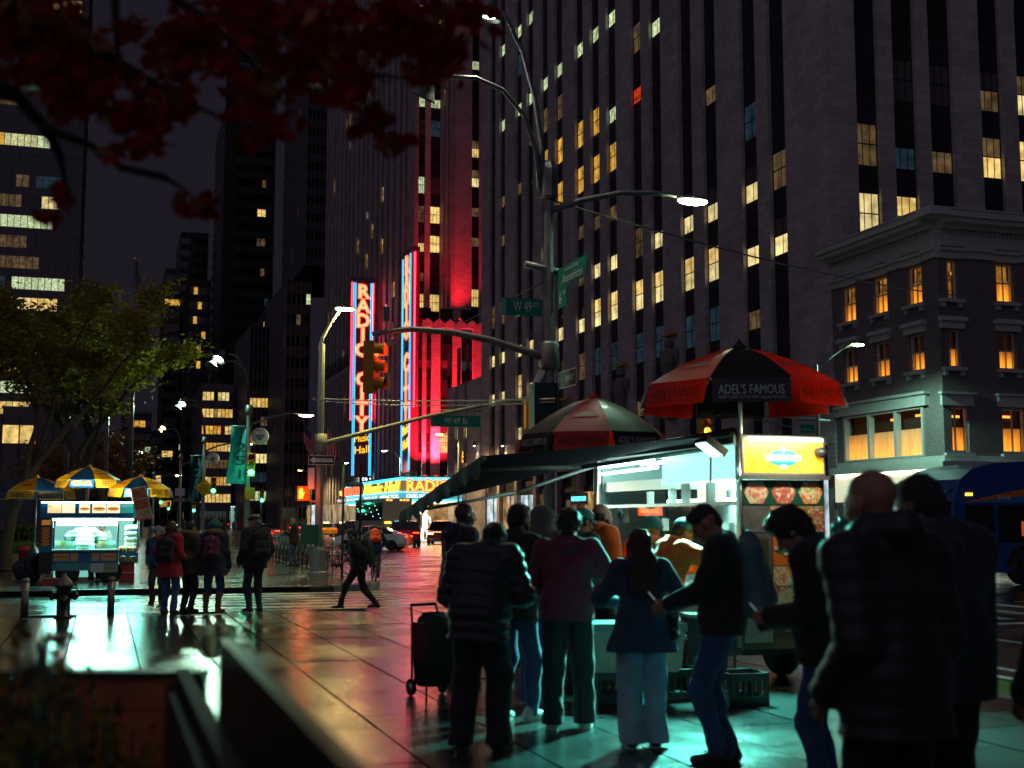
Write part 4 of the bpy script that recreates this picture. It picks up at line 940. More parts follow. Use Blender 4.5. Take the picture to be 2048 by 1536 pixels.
MB().path([L(1086,742),L(1066,784)], [.09,.07], 4).build('signal_back', white_paint, near); MB().box(-.22, .22, -.15, .15, -.42, .42).build('control_box', mat('box_green', (.01,.05,.05), .5), near).location = L(1087,815)
# ---- far corner post with mast across the avenue
B = G(636, 1150); yF = B.y; fp = thing('signal_post', 'pale signal post with flared base and long mast arm on the far corner', 'signal post', B)
L2 = lambda px, py: PY(px, py, yF)-B
pole8(fp, L2(640,688).z, .13, .095, base=False, m=white_paint if 0 else mat('pole_paint', (.26,.30,.28), .45, var=.1))
pp_ = MATS['pole_paint']
MB().lathe([(.34,0),(.33,.08),(.28,.12),(.25,.75),(.2,.85)], n=8, sm=False).build('base', pp_, fp)
MB().path([L2(640,700),L2(645,675),L2(662,645),L2(680,622)], [.07,.058,.048,.04], 8).build('arm', pp_, fp); light_head(fp, L2(690,615), True, glow('led_greenwhite', (.75,1,.55), 45), 1300, (1,.78,.20))
MB().path([L2(642,888),L2(740,862),L2(860,832),L2(960,812),L2(1060,796),L2(1105,788)], [.075,.068,.06,.052,.048,.04], 8).build('mast_arm', pp_, fp)
MB().tube(L2(642,868), L2(642,905), .19, .19, 8).build('clamp', pp_, fp)
c = L2(912,842); wS = (L2(963,842)-L2(862,842)).length; panel(fp, 'street_sign', c, wS, .40, sign_green, edge=mat('sign_edge_green', (.25,.55,.4), .4)); onpanel('W 49 St', .27, sign_white, fp, c, width=wS*.46)
MB().tube(L2(862,820), L2(965,822), .02).tube(L2(875,828), L2(875,812), .015).tube(L2(950,828), L2(950,812), .015).build('sign_hanger', pp_, fp)
c = L2(641,921)+Vector((0,-.2,0)); o = panel(fp, 'one_way_sign', c, .80, .29, black, edge=sign_white)
ar = MB(); ar.prism([(-.36,0),(-.22,.11),(-.22,.055),(.34,.055),(.34,-.055),(-.22,-.055),(-.22,-.11)][::-1], .003, 0, lambda a, b, t: (c.x+a, c.y-.003-t, c.z+b)); ar.build('arrow', sign_white, fp); onpanel('ONE WAY', .10, black, fp, c+Vector((.06,0,0)), width=.46, d=.009)
c = L2(607,987)+Vector((0,-.05,0)); hm = MB().box(-.2, .2, 0, .2, -.22, .22).build('crossing_signal', signal_yellow, fp, c); hm.rotation_euler = (0,0,R(12))
hand = glow('hand_red', (1,.12,.01), 9); h = MB(); h.box(-.16,-.02,-.012,-.006,-.16,.02)
for x, z1 in ((-.16,.12),(-.125,.16),(-.09,.17),(-.055,.14)): h.box(x, x+.028, -.012, -.006, .02, z1)
h.add([(-.02,-.010,-.08),(.03,-.010,.03),(.005,-.010,.06),(-.02,-.010,.0)], [(0,1,2,3)]); h.build('hand_symbol', hand, hm)
lamp('POINT', (-.05,-.35,0), 14, (1,.1,.02), hm, .1)
MB().tube(c+Vector((.2,.1,.24)), (-.0,0,c.z+.24), .03).tube(c+Vector((.2,.1,-.24)), (0,0,c.z-.24), .03).build('bracket', signal_yellow, fp)
MB().path([L2(632,905),L2(624,915),L2(619,940),L2(620,952)], .022, 6).build('cable', black, fp); MB().box(-.09, .09, -.08, .08, -.32, .32).build('antenna_box', white_paint, fp).location = L2(622,957)
MB().tube(L2(576,820)*0+L2(634,800), L2(626,796), .04).build('stub', pp_, fp)
MB().box(-.16, .30, -.26, .22, .0, .58).build('control_cabinet', mat('cabinet_green', (.01,.16,.10), .5), fp).location = L2(614,1085)+Vector((0,0,-.05))
far_sig = signal(fp, L2(1065,826), R(20), None); 
# ---- twin-armed plaza posts receding up the kerb
def twin_post(px, d, lampcol, lc, e, label, cobra=True, base_only=None):
    p = W(px, 1040, d); t = thing('lamp_post', label, 'lamp post', (p.x, p.y, 0), group='twin lamp posts up the west kerb')
    pole8(t, 6.3, .12, .09)
    for k, (x, z, dx) in enumerate(((-1.25,8.45,0),(-1.55,8.15,0))):
        MB().path([(0,0,6.2),(-.05,0,7.2),(-.25,-.05,8.0),(-.6,-.1,8.5-.25*k),(x+.35,-.1,z+.12)], [.06,.055,.05,.045,.04], 8).build('arm', steel, t)
        cone_head(t, (x, -.12, z), (-.55,-.5,-1), k == 0, lampcol, e, lc)
    MB().lathe([(.14,6.1),(.16,6.2),(.13,6.45)], n=8).build('collar', steel, t)
    if cobra:
        MB().path([(0,0,5.6),(.8,0,5.95),(1.7,0,6.15),(2.1,0,6.15)], [.055,.05,.045,.04], 8).build('arm', steel, t); light_head(t, (2.4,0,6.12), True, glow('led_yellowish', (.95,1,.5), 30), 260, (.9,1,.6))
    return t
teal = mat('banner_teal', (.02,.36,.36), .7, var=.12, vs=3); navy = mat('banner_navy', (.008,.05,.08), .7); ink = mat('banner_ink', (.006,.03,.05), .7); paleink = mat('banner_pale', (.15,.4,.42), .7)
def banner(t, d, m, im, x0, x1, z0, z1, skew):
    rows = []
    for i in range(9):
        v = i/8; rows.append([(x0+(x1-x0)*u/6+skew*v*v*(1-u/6)*1.2, -.02-.05*math.sin(v*5+u), z1-(z1-z0)*v) for u in range(7)])
    o = MB().sheet(rows).build('banner', m, t); h = (z1-z0)/4.3
    for i, ch in enumerate('1251'): text(ch, h*1.05, im, o, ((x0+x1)/2+.12+skew*.25*(i/4), -.085, z1-h*(i+.62)), (R(90),0,0), width=(.42 if ch != '1' else .07), sy=.92)
    MB().tube((0,0,z1), (x0-.05,0,z1), .02).tube((0,0,z0+.1), (x0+.3,0,z0+.1), .02).build('banner_rod', steel, t)
def roundel(t, x, z, r, words):
    MB().lathe([(r,0),(r,.03),(r*.93,.035)], (x,.0,z), 24, ax=Matrix.Rotation(R(90), 3, 'X')).build('round_sign', sign_white, t)
    MB().lathe([(r*.45,0),(r*.42,.012)], (x,-.036,z-.02), 14, ax=Matrix.Rotation(R(90), 3, 'X')).build('emblem', mat('emblem_orange', (.5,.16,.08), .6), t)
    MB().box(x-r*.5, x+r*.5, -.052, -.048, z-.12*r, z+.18*r).build('emblem_band', mat('emblem_blue', (.05,.2,.3), .6), t)
    onpanel(words, r*.25, ink, t, (x,-.034,z+r*.66), width=r*1.0)
pA = twin_post(493, 52, bulb_white, (.55,1,.68), 1900, 'twin-armed lamp post with a wavy teal banner and round white sign')
banner(pA, 52, teal, ink, -.72, -.10, 3.15, 5.55, -.15); roundel(pA, .48, 5.15, .36, 'NYC PARKS'); signal(pA, (.12,-.15,3.95), 0, 2, s=.95)
MB().box(-.1, .3, -.12, .12, 2.5, 3.0).build('control_box', signal_yellow, pA)
pB = twin_post(405, 72, bulb_white, (.55,1,.68), 1900, 'twin-armed lamp post with a dark banner and a yellow diamond sign', True)
banner(pB, 72, navy, paleink, -.75, -.10, 2.7, 5.35, -.12); roundel(pB, .5, 5.2, .36, 'NYC'); signal(pB, (.55,-.15,3.65), 0, 2, s=.95, gl=.8)
MB(Matrix.Translation((.05,-.14,3.5)) @ Matrix.Rotation(R(45), 4, 'Y')).box(-.38, .38, 0, .012, -.38, .38).build('diamond_sign', sign_yellow, pB)
for k, s_ in enumerate(('NO TURNS', 'EXCEPT', 'BUSES')): onpanel(s_, .13, ink, pB, (.05,-.14,3.62-k*.14), width=.42)
pC = twin_post(358, 91, bulb_orange, (1,.5,.15), 300, 'twin-armed lamp post with a glowing orange lamp')
MB().box(-.35, .35, -.14, -.12, 3.4, 3.95).build('notice', sign_white, pC); o = panel(pC, 'one_way_sign', (0,-.14,3.1), .95, .30, black, edge=sign_white)
MB().prism([(.40,0),(.26,.1),(.26,.04),(-.38,.04),(-.38,-.04),(.26,-.04),(.26,-.1)], .003, 0, lambda a, b, t: (a, -.147-t, 3.1+b)).build('arrow', sign_white, pC); text('BROADWAY', .2, paleink, pC, (-.15,-.14,2.0), (R(90),R(90),0), width=1.2)
pD = twin_post(305, 124, bulb_white, (.5,1,.85), 300, 'far twin-armed lamp post with a cold white lamp beside the orange lamplit tree')
for px, d, col, lb in ((285,150,bulb_orange,'small far post with an amber lamp under the tree'),(262,190,bulb_white,'farthest lamp post in the gap between trees and buildings')):
    p = W(px, 1040, d); t = thing('lamp_post', lb, 'lamp post', (p.x, p.y, 0)); pole8(t, 8, .12, .08, False); MB().path([(0,0,7.8),(-.5,0,8.6),(-1.2,0,8.7)], .05, 6).build('arm', steel, t); cone_head(t, (-1.4,0,8.6), (-.3,-.4,-1), True, col, 150, (1,.7,.4))
# east kerb posts
for i, (px, py, col, lc, lb) in enumerate(((877,866,glow('sodium',(1,.62,.1),40),(1,.7,.25),'nearest of the far kerb posts, amber lamp in front of the red lit wall'),(767,900,glow('led_cold',(.7,1,.9),40),(.8,1,.9),'far kerb lamp post between the two neon blades'),(598,940,glow('sodium',(1,.62,.1),40),(1,.75,.3),'far kerb lamp post with amber lamp left of the flags'),(690,925,glow('led_cold',(.7,1,.9),40),(.8,1,.9),'far kerb lamp post right behind the hanging flags'))):
    d = 7.6*2500/(1040-py); p = W(px, 1040, d); t = thing('lamp_post', lb, 'lamp post', (p.x+1.8, p.y, 0), group='lamp posts on the east kerb')
    pole8(t, 8.6, .12, .08); MB().path([(0,0,8.4),(-.6,0,9.0),(-1.5,0,9.25)], .05, 6).build('arm', steel, t); light_head(t, (-1.8,0,9.2), True, col, 5000, lc)
p = W(1640, 1040, 49); ne = thing('lamp_post', 'slim lamp post with one arm before the corner house, green avenue sign', 'lamp post', (p.x, p.y, 0)); Ln = lambda px, py: PY(px, py, p.y)-Vector((p.x, p.y, 0))
pole8(ne, Ln(1640,730).z, .12, .08); MB().path([Ln(1640,735),Ln(1660,715),Ln(1685,697),Ln(1705,689)], .045, 6).build('arm', steel, ne); light_head(ne, Ln(1715,687), True, glow('led_greenwhite', (.75,1,.55), 45), 2300, (.45,1,.74))
panel(ne, 'street_sign', Ln(1612,858)+Vector((0,-.12,0)), .62, .34, sign_green, 0); onpanel('Americas', .12, sign_white, ne, Ln(1612,860)+Vector((0,-.12,0)), width=.45); panel(ne, 'street_sign', Ln(1616,870)+Vector((0,-.1,-.15)), .45, .2, sign_green)
MB().tube(Ln(1640,838), Ln(1420,826), .03).tube(Ln(1640,865), Ln(1420,822), .02).tube(Ln(1595,838), Ln(1660,842), .05).build('mast_arm', steel, ne)
signal(ne, Ln(1410,862), R(5), 1); lamp('POINT', Ln(1410,870)+Vector((0,-.4,0)), 10, (1,.55,.05), ne, .1)
s50 = W(928, 915, 108); t = thing('signal_post', 'small yellow traffic signal on a mast beside the far low corner house', 'signal post', (s50.x+2, s50.y, 0)); pole8(t, 5.6, .1, .08, False); MB().tube((0,0,5.5), (-2.6,0,5.4), .04).build('mast_arm', steel, t); signal(t, (-2.0,-.1,s50.z), 0, None); 
s2 = W(733, 1000, 62); t = thing('sign_post', 'thin green sign post carrying the W 50 ST sign before the marquee', 'sign post', (s2.x-.3, s2.y, 0)); MB().tube((0,0,0), (0,0,4.4), .06).build('pole', dark_steel, t)
s3_ = W(707, 970, 62); panel(t, 'street_sign', (s3_.x-s2.x+.3, -.08, s3_.z), .9, .2, sign_green, edge=sign_white); onpanel('W 50 ST', .15, sign_white, t, (s3_.x-s2.x+.3, -.08, s3_.z), width=.5)
t = thing('sign_post', 'bare dark green sign post standing by the bike at the lattice barrier', 'sign post', G(684, 1152)); MB().tube((0,0,0), (0,0,3.35), .035, n=8).build('pole', mat('post_green', (.01,.08,.07), .5), t); MB().tube((0,0,3.35), (0,0,3.42), .05).build('cap', dark_steel, t)
# far signals, a lit shed of scaffolding, small glints up the avenue
for px, py, d, on, lb in ((522,992,130,2,'far green traffic signal over the avenue right of the teal banner'),(386,1014,160,2,'far green signal beside the green street sign low over the traffic'),(320,998,170,2,'farthest green traffic signal above the hot dog cart canopy'),(336,1012,200,2,'tiny green traffic signal far left of the avenue')):
    p = W(px, py, d); t = thing('signal_post', lb, 'signal post', (p.x, p.y, 0)); MB().tube((0,0,0), (0,0,p.z+.6), .06).build('pole', dark_steel, t); signal(t, (.1,-.1,p.z), 0, on, s=1.3)
cyanl = glow('shed_light', (.55,1,.9), 2.2, True)
a = W(446, 1040, 250); b = W(545, 1040, 250); sh = thing('sidewalk_shed', 'brightly lit lattice of a scaffolding shed far up the avenue', 'scaffold', (a.x, a.y, 0)); wd_ = b.x-a.x; f = MB()
n = 10
for i in range(n+1):
    x = wd_*i/n; f.tube((x,0,0), (x,0,4.4), .09, n=5)
    if i < n:
        x2 = wd_*(i+1)/n; f.tube((x,0,.3), (x2,0,4.2), .06, n=4); f.tube((x2,0,.3), (x,0,4.2), .06, n=4)
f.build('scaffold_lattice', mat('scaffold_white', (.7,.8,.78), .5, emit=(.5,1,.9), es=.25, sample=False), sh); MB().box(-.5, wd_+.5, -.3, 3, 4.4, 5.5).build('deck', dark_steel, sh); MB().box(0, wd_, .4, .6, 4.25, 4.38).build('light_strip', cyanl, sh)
MB().quad((0,2.5,0),(wd_,2.5,0),(wd_,2.5,4.2),(0,2.5,4.2)).build('back_wall', lit_pane('shed_back', (.45,.9,.8), .5, .05, 1.3, .7), sh)
a = W(548, 1040, 262); b = W(655, 1040, 200); sf = thing('shop_row', 'row of warm lit shopfronts with blue posters far behind the barrier', 'shopfront', (a.x, a.y, 0)); dx, dy = b.x-a.x, b.y-a.y; n = 12
for i in range(n):
    p0 = Vector((dx*i/n, dy*i/n, 0)); p1 = Vector((dx*(i+.86)/n, dy*(i+.86)/n, 0)); m = [P_YEL, glow('poster_blue', (.03,.3,.65), .7), shop_o, shop_w, dark_room, P_WHT][i % 6]
    MB().quad(p0+Vector((0,0,.4)), p1+Vector((0,0,.4)), p1+Vector((0,0,4.2)), p0+Vector((0,0,4.2))).build('shop_window', m, sf)
    MB().tube(p1+Vector((.2,0,0)), p1+Vector((.2,0,4.8)), .25, n=6).build('pier', limestone2, sf)
MB().quad((0,0,4.3),(dx,dy,4.3),(dx,dy,6),(0,0,6)).build('canopy_band', curtainwall, sf)
# overhead wires (real sagging cables)
def wire(a, b, sag, label, r=.012, m=None):
    a, b = Vector(a), Vector(b); pts = [a+(b-a)*t/14+Vector((0,0,-sag*4*(t/14)*(1-t/14))) for t in range(15)]
    o = MB().path([p-a for p in pts], r, 5).build('overhead_wire', m or black, None, a); tag(o, label, 'wire', 'wires over the crossing')
wire(NP+L(1108,402), PX(1980,596,XE-.2), .35, 'dark cable from the corner post sloping down to the corner house', .022, steel)
wire(B+L2(640,797), PX(1110,798,7.2), .05, 'level cable between the two signal posts', .018, steel)
wire(B+L2(640,801), PX(1110,804,7.2), .1, 'lower of the two level cables between the signal posts', .014, steel)
wire(NP+L(1095,560), PX(780,690,32), .5, 'thin cable running from the corner post towards the neon blades', .012)
# ---- hydrant, bollards
p = G(126, 1236); hy = thing('fire_hydrant', 'black fire hydrant with grey peaked bonnet between two bollards', 'fire hydrant', (p.x, p.y, 0))
iron = mat('hydrant_black', (.014,.015,.018), .35, .3, bump=.3, bs=25); ironb = mat('hydrant_bonnet', (.16,.14,.13), .45, .3, var=.2, vs=20)
MB().lathe([(.155,0),(.155,.035),(.115,.05),(.108,.42),(.115,.44),(.115,.5),(.14,.505),(.14,.535)], n=16).build('barrel', iron, hy)
MB().lathe([(.15,.536),(.155,.56),(.13,.60),(.085,.655),(.04,.70),(.035,.71),(.035,.745),(.01,.75)], n=16).build('bonnet', ironb, hy)
for x in (-1, 1): MB().lathe([(.055,0),(.055,.07),(.075,.075),(.07,.115),(.03,.12),(.028,.145)], (x*.095,0,.37), 12, ax=Matrix.Rotation(R(90)*x, 3, 'Y')).build('nozzle', iron, hy)
MB().lathe([(.075,0),(.075,.08),(.095,.085),(.09,.13),(.03,.14),(.028,.17)], (0,-.09,.3), 12, ax=Matrix.Rotation(R(90), 3, 'X')).build('nozzle', iron, hy)
bl = None; bm_ = mat('bollard_steel', (.20,.17,.17), .38, .75, var=.1)
for i, (px, py) in enumerate(((48,1235),(221,1231))):
    p = G(px, py); lb = ('steel bollard left of the black hydrant', 'steel bollard right of the black hydrant')[i]
    if bl is None:
        bl = thing('bollard', lb, 'bollard', (p.x, p.y, 0), group='steel bollards at the kerb'); MB().lathe([(.062,0),(.062,.60)], n=16).build('post', bm_, bl); MB().lathe([(.066,.60),(.07,.605),(.07,.64),(.05,.66),(.01,.667)], n=16).build('cap', bm_, bl)
    else: dup(bl, (p.x, p.y, 0), 0, lb)
# ---- folding lattice barriers and a leaning bike
lat = mat('barrier_teal', (.02,.09,.11), .45, .2)
def lattice(a, b, h, label, sp=.42):
    a, b = Vector(a), Vector(b); t = thing('lattice_barrier', label, 'barrier', a, group='folding lattice barriers by the kerb'); d = b-a; n = max(3, int(d.length/sp)); q = d.normalized(); pr = q.cross(Vector((0,0,1)))*.03
    for i in range(n+1): MB().tube(d*(i/n), d*(i/n)+Vector((0,0,h)), .025, n=6).build('upright', lat, t)
    for i in range(n):
        p0, p1 = d*(i/n), d*((i+1)/n)
        MB().tube(p0+pr+Vector((0,0,.12)), p1+pr+Vector((0,0,h-.06)), .017, n=5).build('slat', lat, t); MB().tube(p1-pr+Vector((0,0,.12)), p0-pr+Vector((0,0,h-.06)), .017, n=5).build('slat', lat, t)
    MB().tube(Vector((0,0,h*.5)), d+Vector((0,0,h*.5)), .015, n=5).build('rail', lat, t)
lattice(G(540,1118), G(632,1140), 1.0, 'folding lattice barrier left of the pale signal post', 1.0); lattice(G(646,1146), G(702,1146), 1.08, 'folding lattice barrier right of the pale signal post')
# ================================================================== trees and planting
bark = mat('bark', (.055,.05,.045), .8, var=.3, vs=9, bump=.5, bs=30)
leaf_g = canvas('leaf_olive', (.22,.17,.016), .4, .7, 0) if 1 else mat('leaf_olive', (.10,.095,.012), .6, var=.5, vs=1.2, objrand=0); leaf_g2 = canvas('leaf_lime', (.28,.27,.016), .4, .7, 0) if 1 else mat('leaf_lime', (.16,.20,.012), .55, var=.4, vs=1.2); leaf_o = mat('leaf_orange', (.30,.12,.012), .6, var=.4, vs=1)
leaf_r = canvas('leaf_red', (.27,.008,.006), .3, .95, 0); leaf_p = mat('leaf_planter', (.20,.145,.02), .9, var=.5, vs=12, spec=.1)
def limb_tree(name, label, loc, h, spread, seed, lms, nl, lsize, trunk_r=.13, fork=.25, group=None, crown_lo=.42, lean=(0,0), flat=1.0, clump=.5):
    r = random.Random(seed); t = thing(name, label, 'tree', loc, group=group); tr = MB(); tips = []
    def grow(p, d, L, rad, depth):
        n = 4; pts = [p]; dd = Vector(d)
        for i in range(n):
            dd = (dd+Vector((r.gauss(0,.13), r.gauss(0,.13), r.gauss(0,.06)+(.05 if depth < 2 else .0)))).normalized(); pts.append(pts[-1]+dd*(L/n))
        tr.path(pts, [rad*(1-.4*i/n) for i in range(n+1)], 7 if depth < 2 else 5, caps=False)
        if depth >= 2: tips.extend(pts[1:])
        if depth < 4 and L > .35:
            for k in range(3 if depth == 0 else (2 if r.random() < .75 else 3)):
                a = r.uniform(0, 2*math.pi); s = Vector((math.cos(a), math.sin(a), 0))*spread*r.uniform(.6,1.1)
                grow(pts[-1] if k < 2 else pts[-2], (dd+s+Vector((0,0,-.06*depth*flat))).normalized(), L*r.uniform(.62,.82), rad*.58, depth+1)
    grow(Vector((0,0,0)), (lean[0], lean[1], 1), h*fork, trunk_r, 0)
    zmax = max(p.z for p in tips); k = h/zmax if zmax > 0 else 1
    tr.v = [Vector((v.x*k, v.y*k, v.z*k)) for v in tr.v]; tips = [p*k for p in tips]
    tr.build('trunk', bark, t)
    cr = MB(); tips = [p for p in tips if p.z > h*crown_lo]
    for i in range(nl):
        p = r.choice(tips)+Vector((r.gauss(0,clump), r.gauss(0,clump), r.gauss(0,clump*.5))); s = lsize*r.uniform(.6,1.3)
        a = Vector((r.gauss(0,1), r.gauss(0,1), r.gauss(0,.45))).normalized(); b = a.cross(Vector((r.gauss(0,1), r.gauss(0,1), r.gauss(0,1)))).normalized()
        cr.add([p-a*s, p+b*s*.35, p+a*s, p-b*s*.35], [(0,1,2,3)], 0 if r.random() < .7 else 1)
    cr.build('crown', lms, t, kind='stuff'); return t
for i, (px, d, h, sd, lb) in enumerate(((14,41,9.9,3,'locust tree at the left edge with dark slanting limbs'),(112,45,10.3,8,'locust tree behind the hot dog cart with olive yellow crown'),(232,47,9.6,12,'locust tree right of the hot dog cart with lime green lower leaves'))):
    p = W(px, 1040, d); limb_tree('locust_tree', lb, (p.x, p.y, 0), h, .62, sd, [leaf_g, leaf_g2 if i else leaf_g], 9000, .13, .14, .25, 'locust trees on the plaza', clump=.34)
p = W(232, 1040, 68); limb_tree('lamplit_tree', 'small tree with orange lamplit leaves beyond the locusts', (p.x, p.y, 0), 6.5, .7, 21, [leaf_o, leaf_o], 4200, .13, .12, .25, crown_lo=.3)  # orange lamplight on the crown is put into the leaf colour
p = W(100, 1040, 72); limb_tree('plaza_tree', 'low brownish tree deep in the plaza behind the hot dog cart', (p.x, p.y, 0), 6.0, .7, 23, [leaf_o, leaf_g], 3500, .14, .12, .25, crown_lo=.3)
# planter with hedge and grass at the left
conc = mat('planter_concrete', (.19,.21,.20), .55, var=.15)
a = G(-60, 1142); b = G(78, 1140); pl_ = thing('street_planter', 'long low concrete planter at the left edge', 'planter', (a.x, a.y, 0)); Lx = b.x-a.x
MB().box(0, Lx, 0, 4.5, 0, .55).build('wall', conc, pl_); MB().box(.1, Lx-.1, .12, 4.4, .55, .565).build('soil', mat('soil', (.02,.015,.01), .9), pl_)
gr = MB(); r = random.Random(2)
for i in range(5200):
    x, y = r.uniform(.12, Lx-.12), r.uniform(.15, 2.2); z = r.uniform(.12,.42); dx, dy = r.gauss(0,.06), r.gauss(0,.05); gr.add([(x-.012,y,.56),(x+.012,y,.56),(x+dx,y+dy,.56+z)], [(0,1,2)])
g = gr.build('planter_grass', mat('grass_green', (.05,.16,.012), .6, var=.4, vs=4)); g.location = (a.x, a.y, 0); tag(g, 'bright green grass growing in the left planter', 'grass', kind='stuff')
hd = MB()
for i in range(6500):
    x, y, z = r.uniform(.1, Lx-.3), r.uniform(2.3, 4.2), r.uniform(.6, 1.45); s = r.uniform(.04,.09); A = Vector((r.gauss(0,1), r.gauss(0,1), r.gauss(0,1))).normalized(); Bv = A.cross(Vector((r.gauss(0,1),r.gauss(0,1),r.gauss(0,1)))).normalized(); c = Vector((x, y, z)); hd.add([c-A*s, c+Bv*s*.5, c+A*s, c-Bv*s*.5], [(0,1,2,3)])
g = hd.build('hedge', mat('hedge_green', (.035,.075,.015), .6, var=.5, vs=3)); g.location = (a.x, a.y, 0); tag(g, 'clipped dark green hedge behind the planter grass', 'hedge')
# tall flagpoles on the plaza
polem = mat('flagpole_steel', (.16,.15,.17), .35, .5)
for i, (px, d, top, fl, lb) in enumerate(((254,62,510,(520,635),'tallest plaza flagpole with a limp striped flag above the trees'),(128,60,640,(705,840),'plaza flagpole with a red striped flag half hidden in the trees'),(207,62,690,None,'bare plaza flagpole standing between the two flags'))):
    p = W(px, 1040, d); zt = W(px, top, d).z; t = thing('flagpole', lb, 'flagpole', (p.x, p.y, 0)); MB().lathe([(.19 if i == 0 else .13,0),(.13 if i == 0 else .09,zt)], n=10).build('pole', polem, t); MB().ball((0,0,zt+.08), .14).build('finial', mat('finial', (.5,.5,.5), .3, .8), t)
    if fl:
        z0, z1 = W(px, fl[1], d).z, W(px, fl[0], d).z; flag(t, (.05,-.12,z1), (0,0,-1), (.35,-.1,-.8), 1.3, (z1-z0)*.75, 5+i)
# ---------------------------------------------------------------- overhanging red-leaved branches above us
t = thing('red_maple', 'overhanging branches with dark red autumn leaves at the top left', 'tree', (-4.2, 2.4, 0)); base = Vector((-4.2,2.4,0)); tr = MB(); cr = MB(); r = random.Random(6)
tr.path([(0,0,0),(.1,.1,1.5),(.25,.4,2.7),(.5,.9,3.6)], [.16,.14,.12,.09], 9)
def br(pts, d, rad):
    P = [W(px, py, d+dd)-base for px, py, dd in pts]; tr.path(P, [rad*(1-.8*i/(len(P)-1)) for i in range(len(P))], 6); return P
D = 3.7
brs = [br([(-700,-250,0),(-200,-120,0),(60,40,0),(230,120,.1),(300,160,.2)], D, .04), br([(225,-60,0),(232,40,0),(236,110,.1),(250,140,.2)], D, .018),
       br([(-300,80,0),(30,190,0),(85,250,.1),(120,310,.1),(135,380,.2)], D, .03), br([(85,255,0),(180,290,.1),(240,335,.1),(330,355,.2)], D, .016),
       br([(200,-100,.3),(400,30,.3),(470,90,.4),(560,190,.5)], D, .02), br([(500,-120,.4),(620,60,.4),(700,140,.5),(780,165,.6)], D, .016), br([(640,140,.4),(760,150,.5),(860,165,.6)], D, .01), br([(135,380,.1),(120,420,.1),(95,445,.1)], D, .01), br([(330,355,0),(370,380,.1),(400,410,.1)], D, .008),
       br([(300,160,0),(360,200,.1),(430,230,.2),(520,260,.3)], D, .012), br([(700,140,.3),(740,230,.3),(770,280,.4)], D, .008)]
for q_ in (0, 2, 4, 5, 1): tr.path([Vector((.5,.9,3.6)), (Vector((.5,.9,3.6))+brs[q_][0])/2+Vector((0,-.1,.25)), brs[q_][0]], [.07,.05,.035], 6)
for q_, w_ in ((3, 2), (6, 5), (7, 2), (8, 3), (9, 0), (10, 5)): tr.path([min(brs[w_], key=lambda p: (p-brs[q_][0]).length), brs[q_][0]], [.012,.012], 5)
tr.build('branches', mat('branch_dark', (.018,.013,.013), .8), t)
cl = [(40,40,60,40),(120,90,90,45),(200,150,70,50),(60,140,80,45),(150,200,70,40),(300,215,60,40),(335,200,55,35),(280,290,40,28),(340,120,60,50),(380,60,80,50),(420,120,50,35),(520,60,70,50),(600,40,70,45),(510,180,55,60),(540,250,55,40),(500,280,35,22),(640,110,60,45),(700,160,50,35),(760,70,70,50),(830,60,70,50),(880,110,60,50),(860,150,45,30),(740,240,55,35),(770,285,35,18),(690,190,40,30),(390,415,38,24),(410,408,28,20),(420,425,22,14),(120,400,28,30),(95,440,22,22),(150,180,60,30),(220,310,30,20),(480,20,70,40),(930,30,60,35),(560,130,45,35),(20,60,60,60),(90,20,70,40),(260,60,40,30),(660,30,60,40),(800,20,80,40),(620,170,45,30),(305,270,35,25),(345,225,40,25),(230,240,35,22)]
for px, py, sx, sy in cl:
    for i in range(int(sx*sy/38)):
        q = W(px+r.gauss(0,sx*.45), py+r.gauss(0,sy*.45), D+r.uniform(-.25,.75))-base; s = r.uniform(.022,.042); A = Vector((r.gauss(0,1), r.gauss(0,1), r.gauss(-.4,.6))).normalized(); Bv = A.cross(Vector((r.gauss(0,1), r.gauss(0,1), r.gauss(0,1)))).normalized()
        cr.add([q-A*s, q-A*s*.1+Bv*s*.75, q+A*s*1.1, q-A*s*.1-Bv*s*.75], [(0,1,2,3)], 0 if r.random() < .9 else 1)
cr.build('crown', [leaf_r, leaf_o], t, kind='stuff')
# ---------------------------------------------------------------- foreground planter box and dark partition
wood = mat('planter_wood', (.50,.13,.04), .55, var=.35, vs=5, bump=.3, bs=20)
zr = 1.17; A = W(-250, 1356, 4.0); Bc = W(378, 1338, 4.0); A.z = Bc.z = zr
pb = thing('planter_box', 'wooden planter box with metal rim in the bottom left foreground', 'planter', (Bc.x, Bc.y, 0)); u = (A-Bc); u.z = 0; Lb = u.length; u.normalize(); an = math.atan2(u.y, u.x)
Mp = Matrix.Rotation(an, 4, 'Z')   # x runs left along the back board, -y... towards us is +y after the turn
for k, (z0, z1, y) in enumerate(((zr-.115,zr-.012,0),(zr-.30,zr-.12,.006),(zr-.52,zr-.305,.002))): MB(Mp).box(.01, Lb, y, y+.03, z0, z1).build('plank', wood, pb)
MB(Mp).box(-.05, Lb, -.035, -.0, .2, zr-.02).build('back_panel', dark_steel, pb); MB(Mp).box(-.05, Lb, -.05, .045, zr-.02, zr).build('rim', black, pb)
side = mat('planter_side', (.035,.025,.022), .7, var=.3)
E = 2.6
vv = Vector((-.02,-1,0))
Ms2 = Matrix.Rotation(math.atan2(-1, -.0), 4, 'Z')       # x runs towards us
MB(Ms2).box(-.05, E, -.040, -.004, .2, zr-.022).build('side_panel', black, pb)
for z0, z1 in ((zr-.16,zr-.03),(zr-.42,zr-.17)): MB(Ms2).box(.06, E, -.075, -.045, z0, z1).build('plank', side, pb)
MB(Ms2).box(-.05, E, -.040, -.0, zr-.02, zr+.004).build('rim', mat('rim_metal', (.05,.048,.05), .7, .1), pb)
MB(Mp).box(.05, Lb, .05, 2.4, .55, .60).build('soil', MATS['soil'], pb)
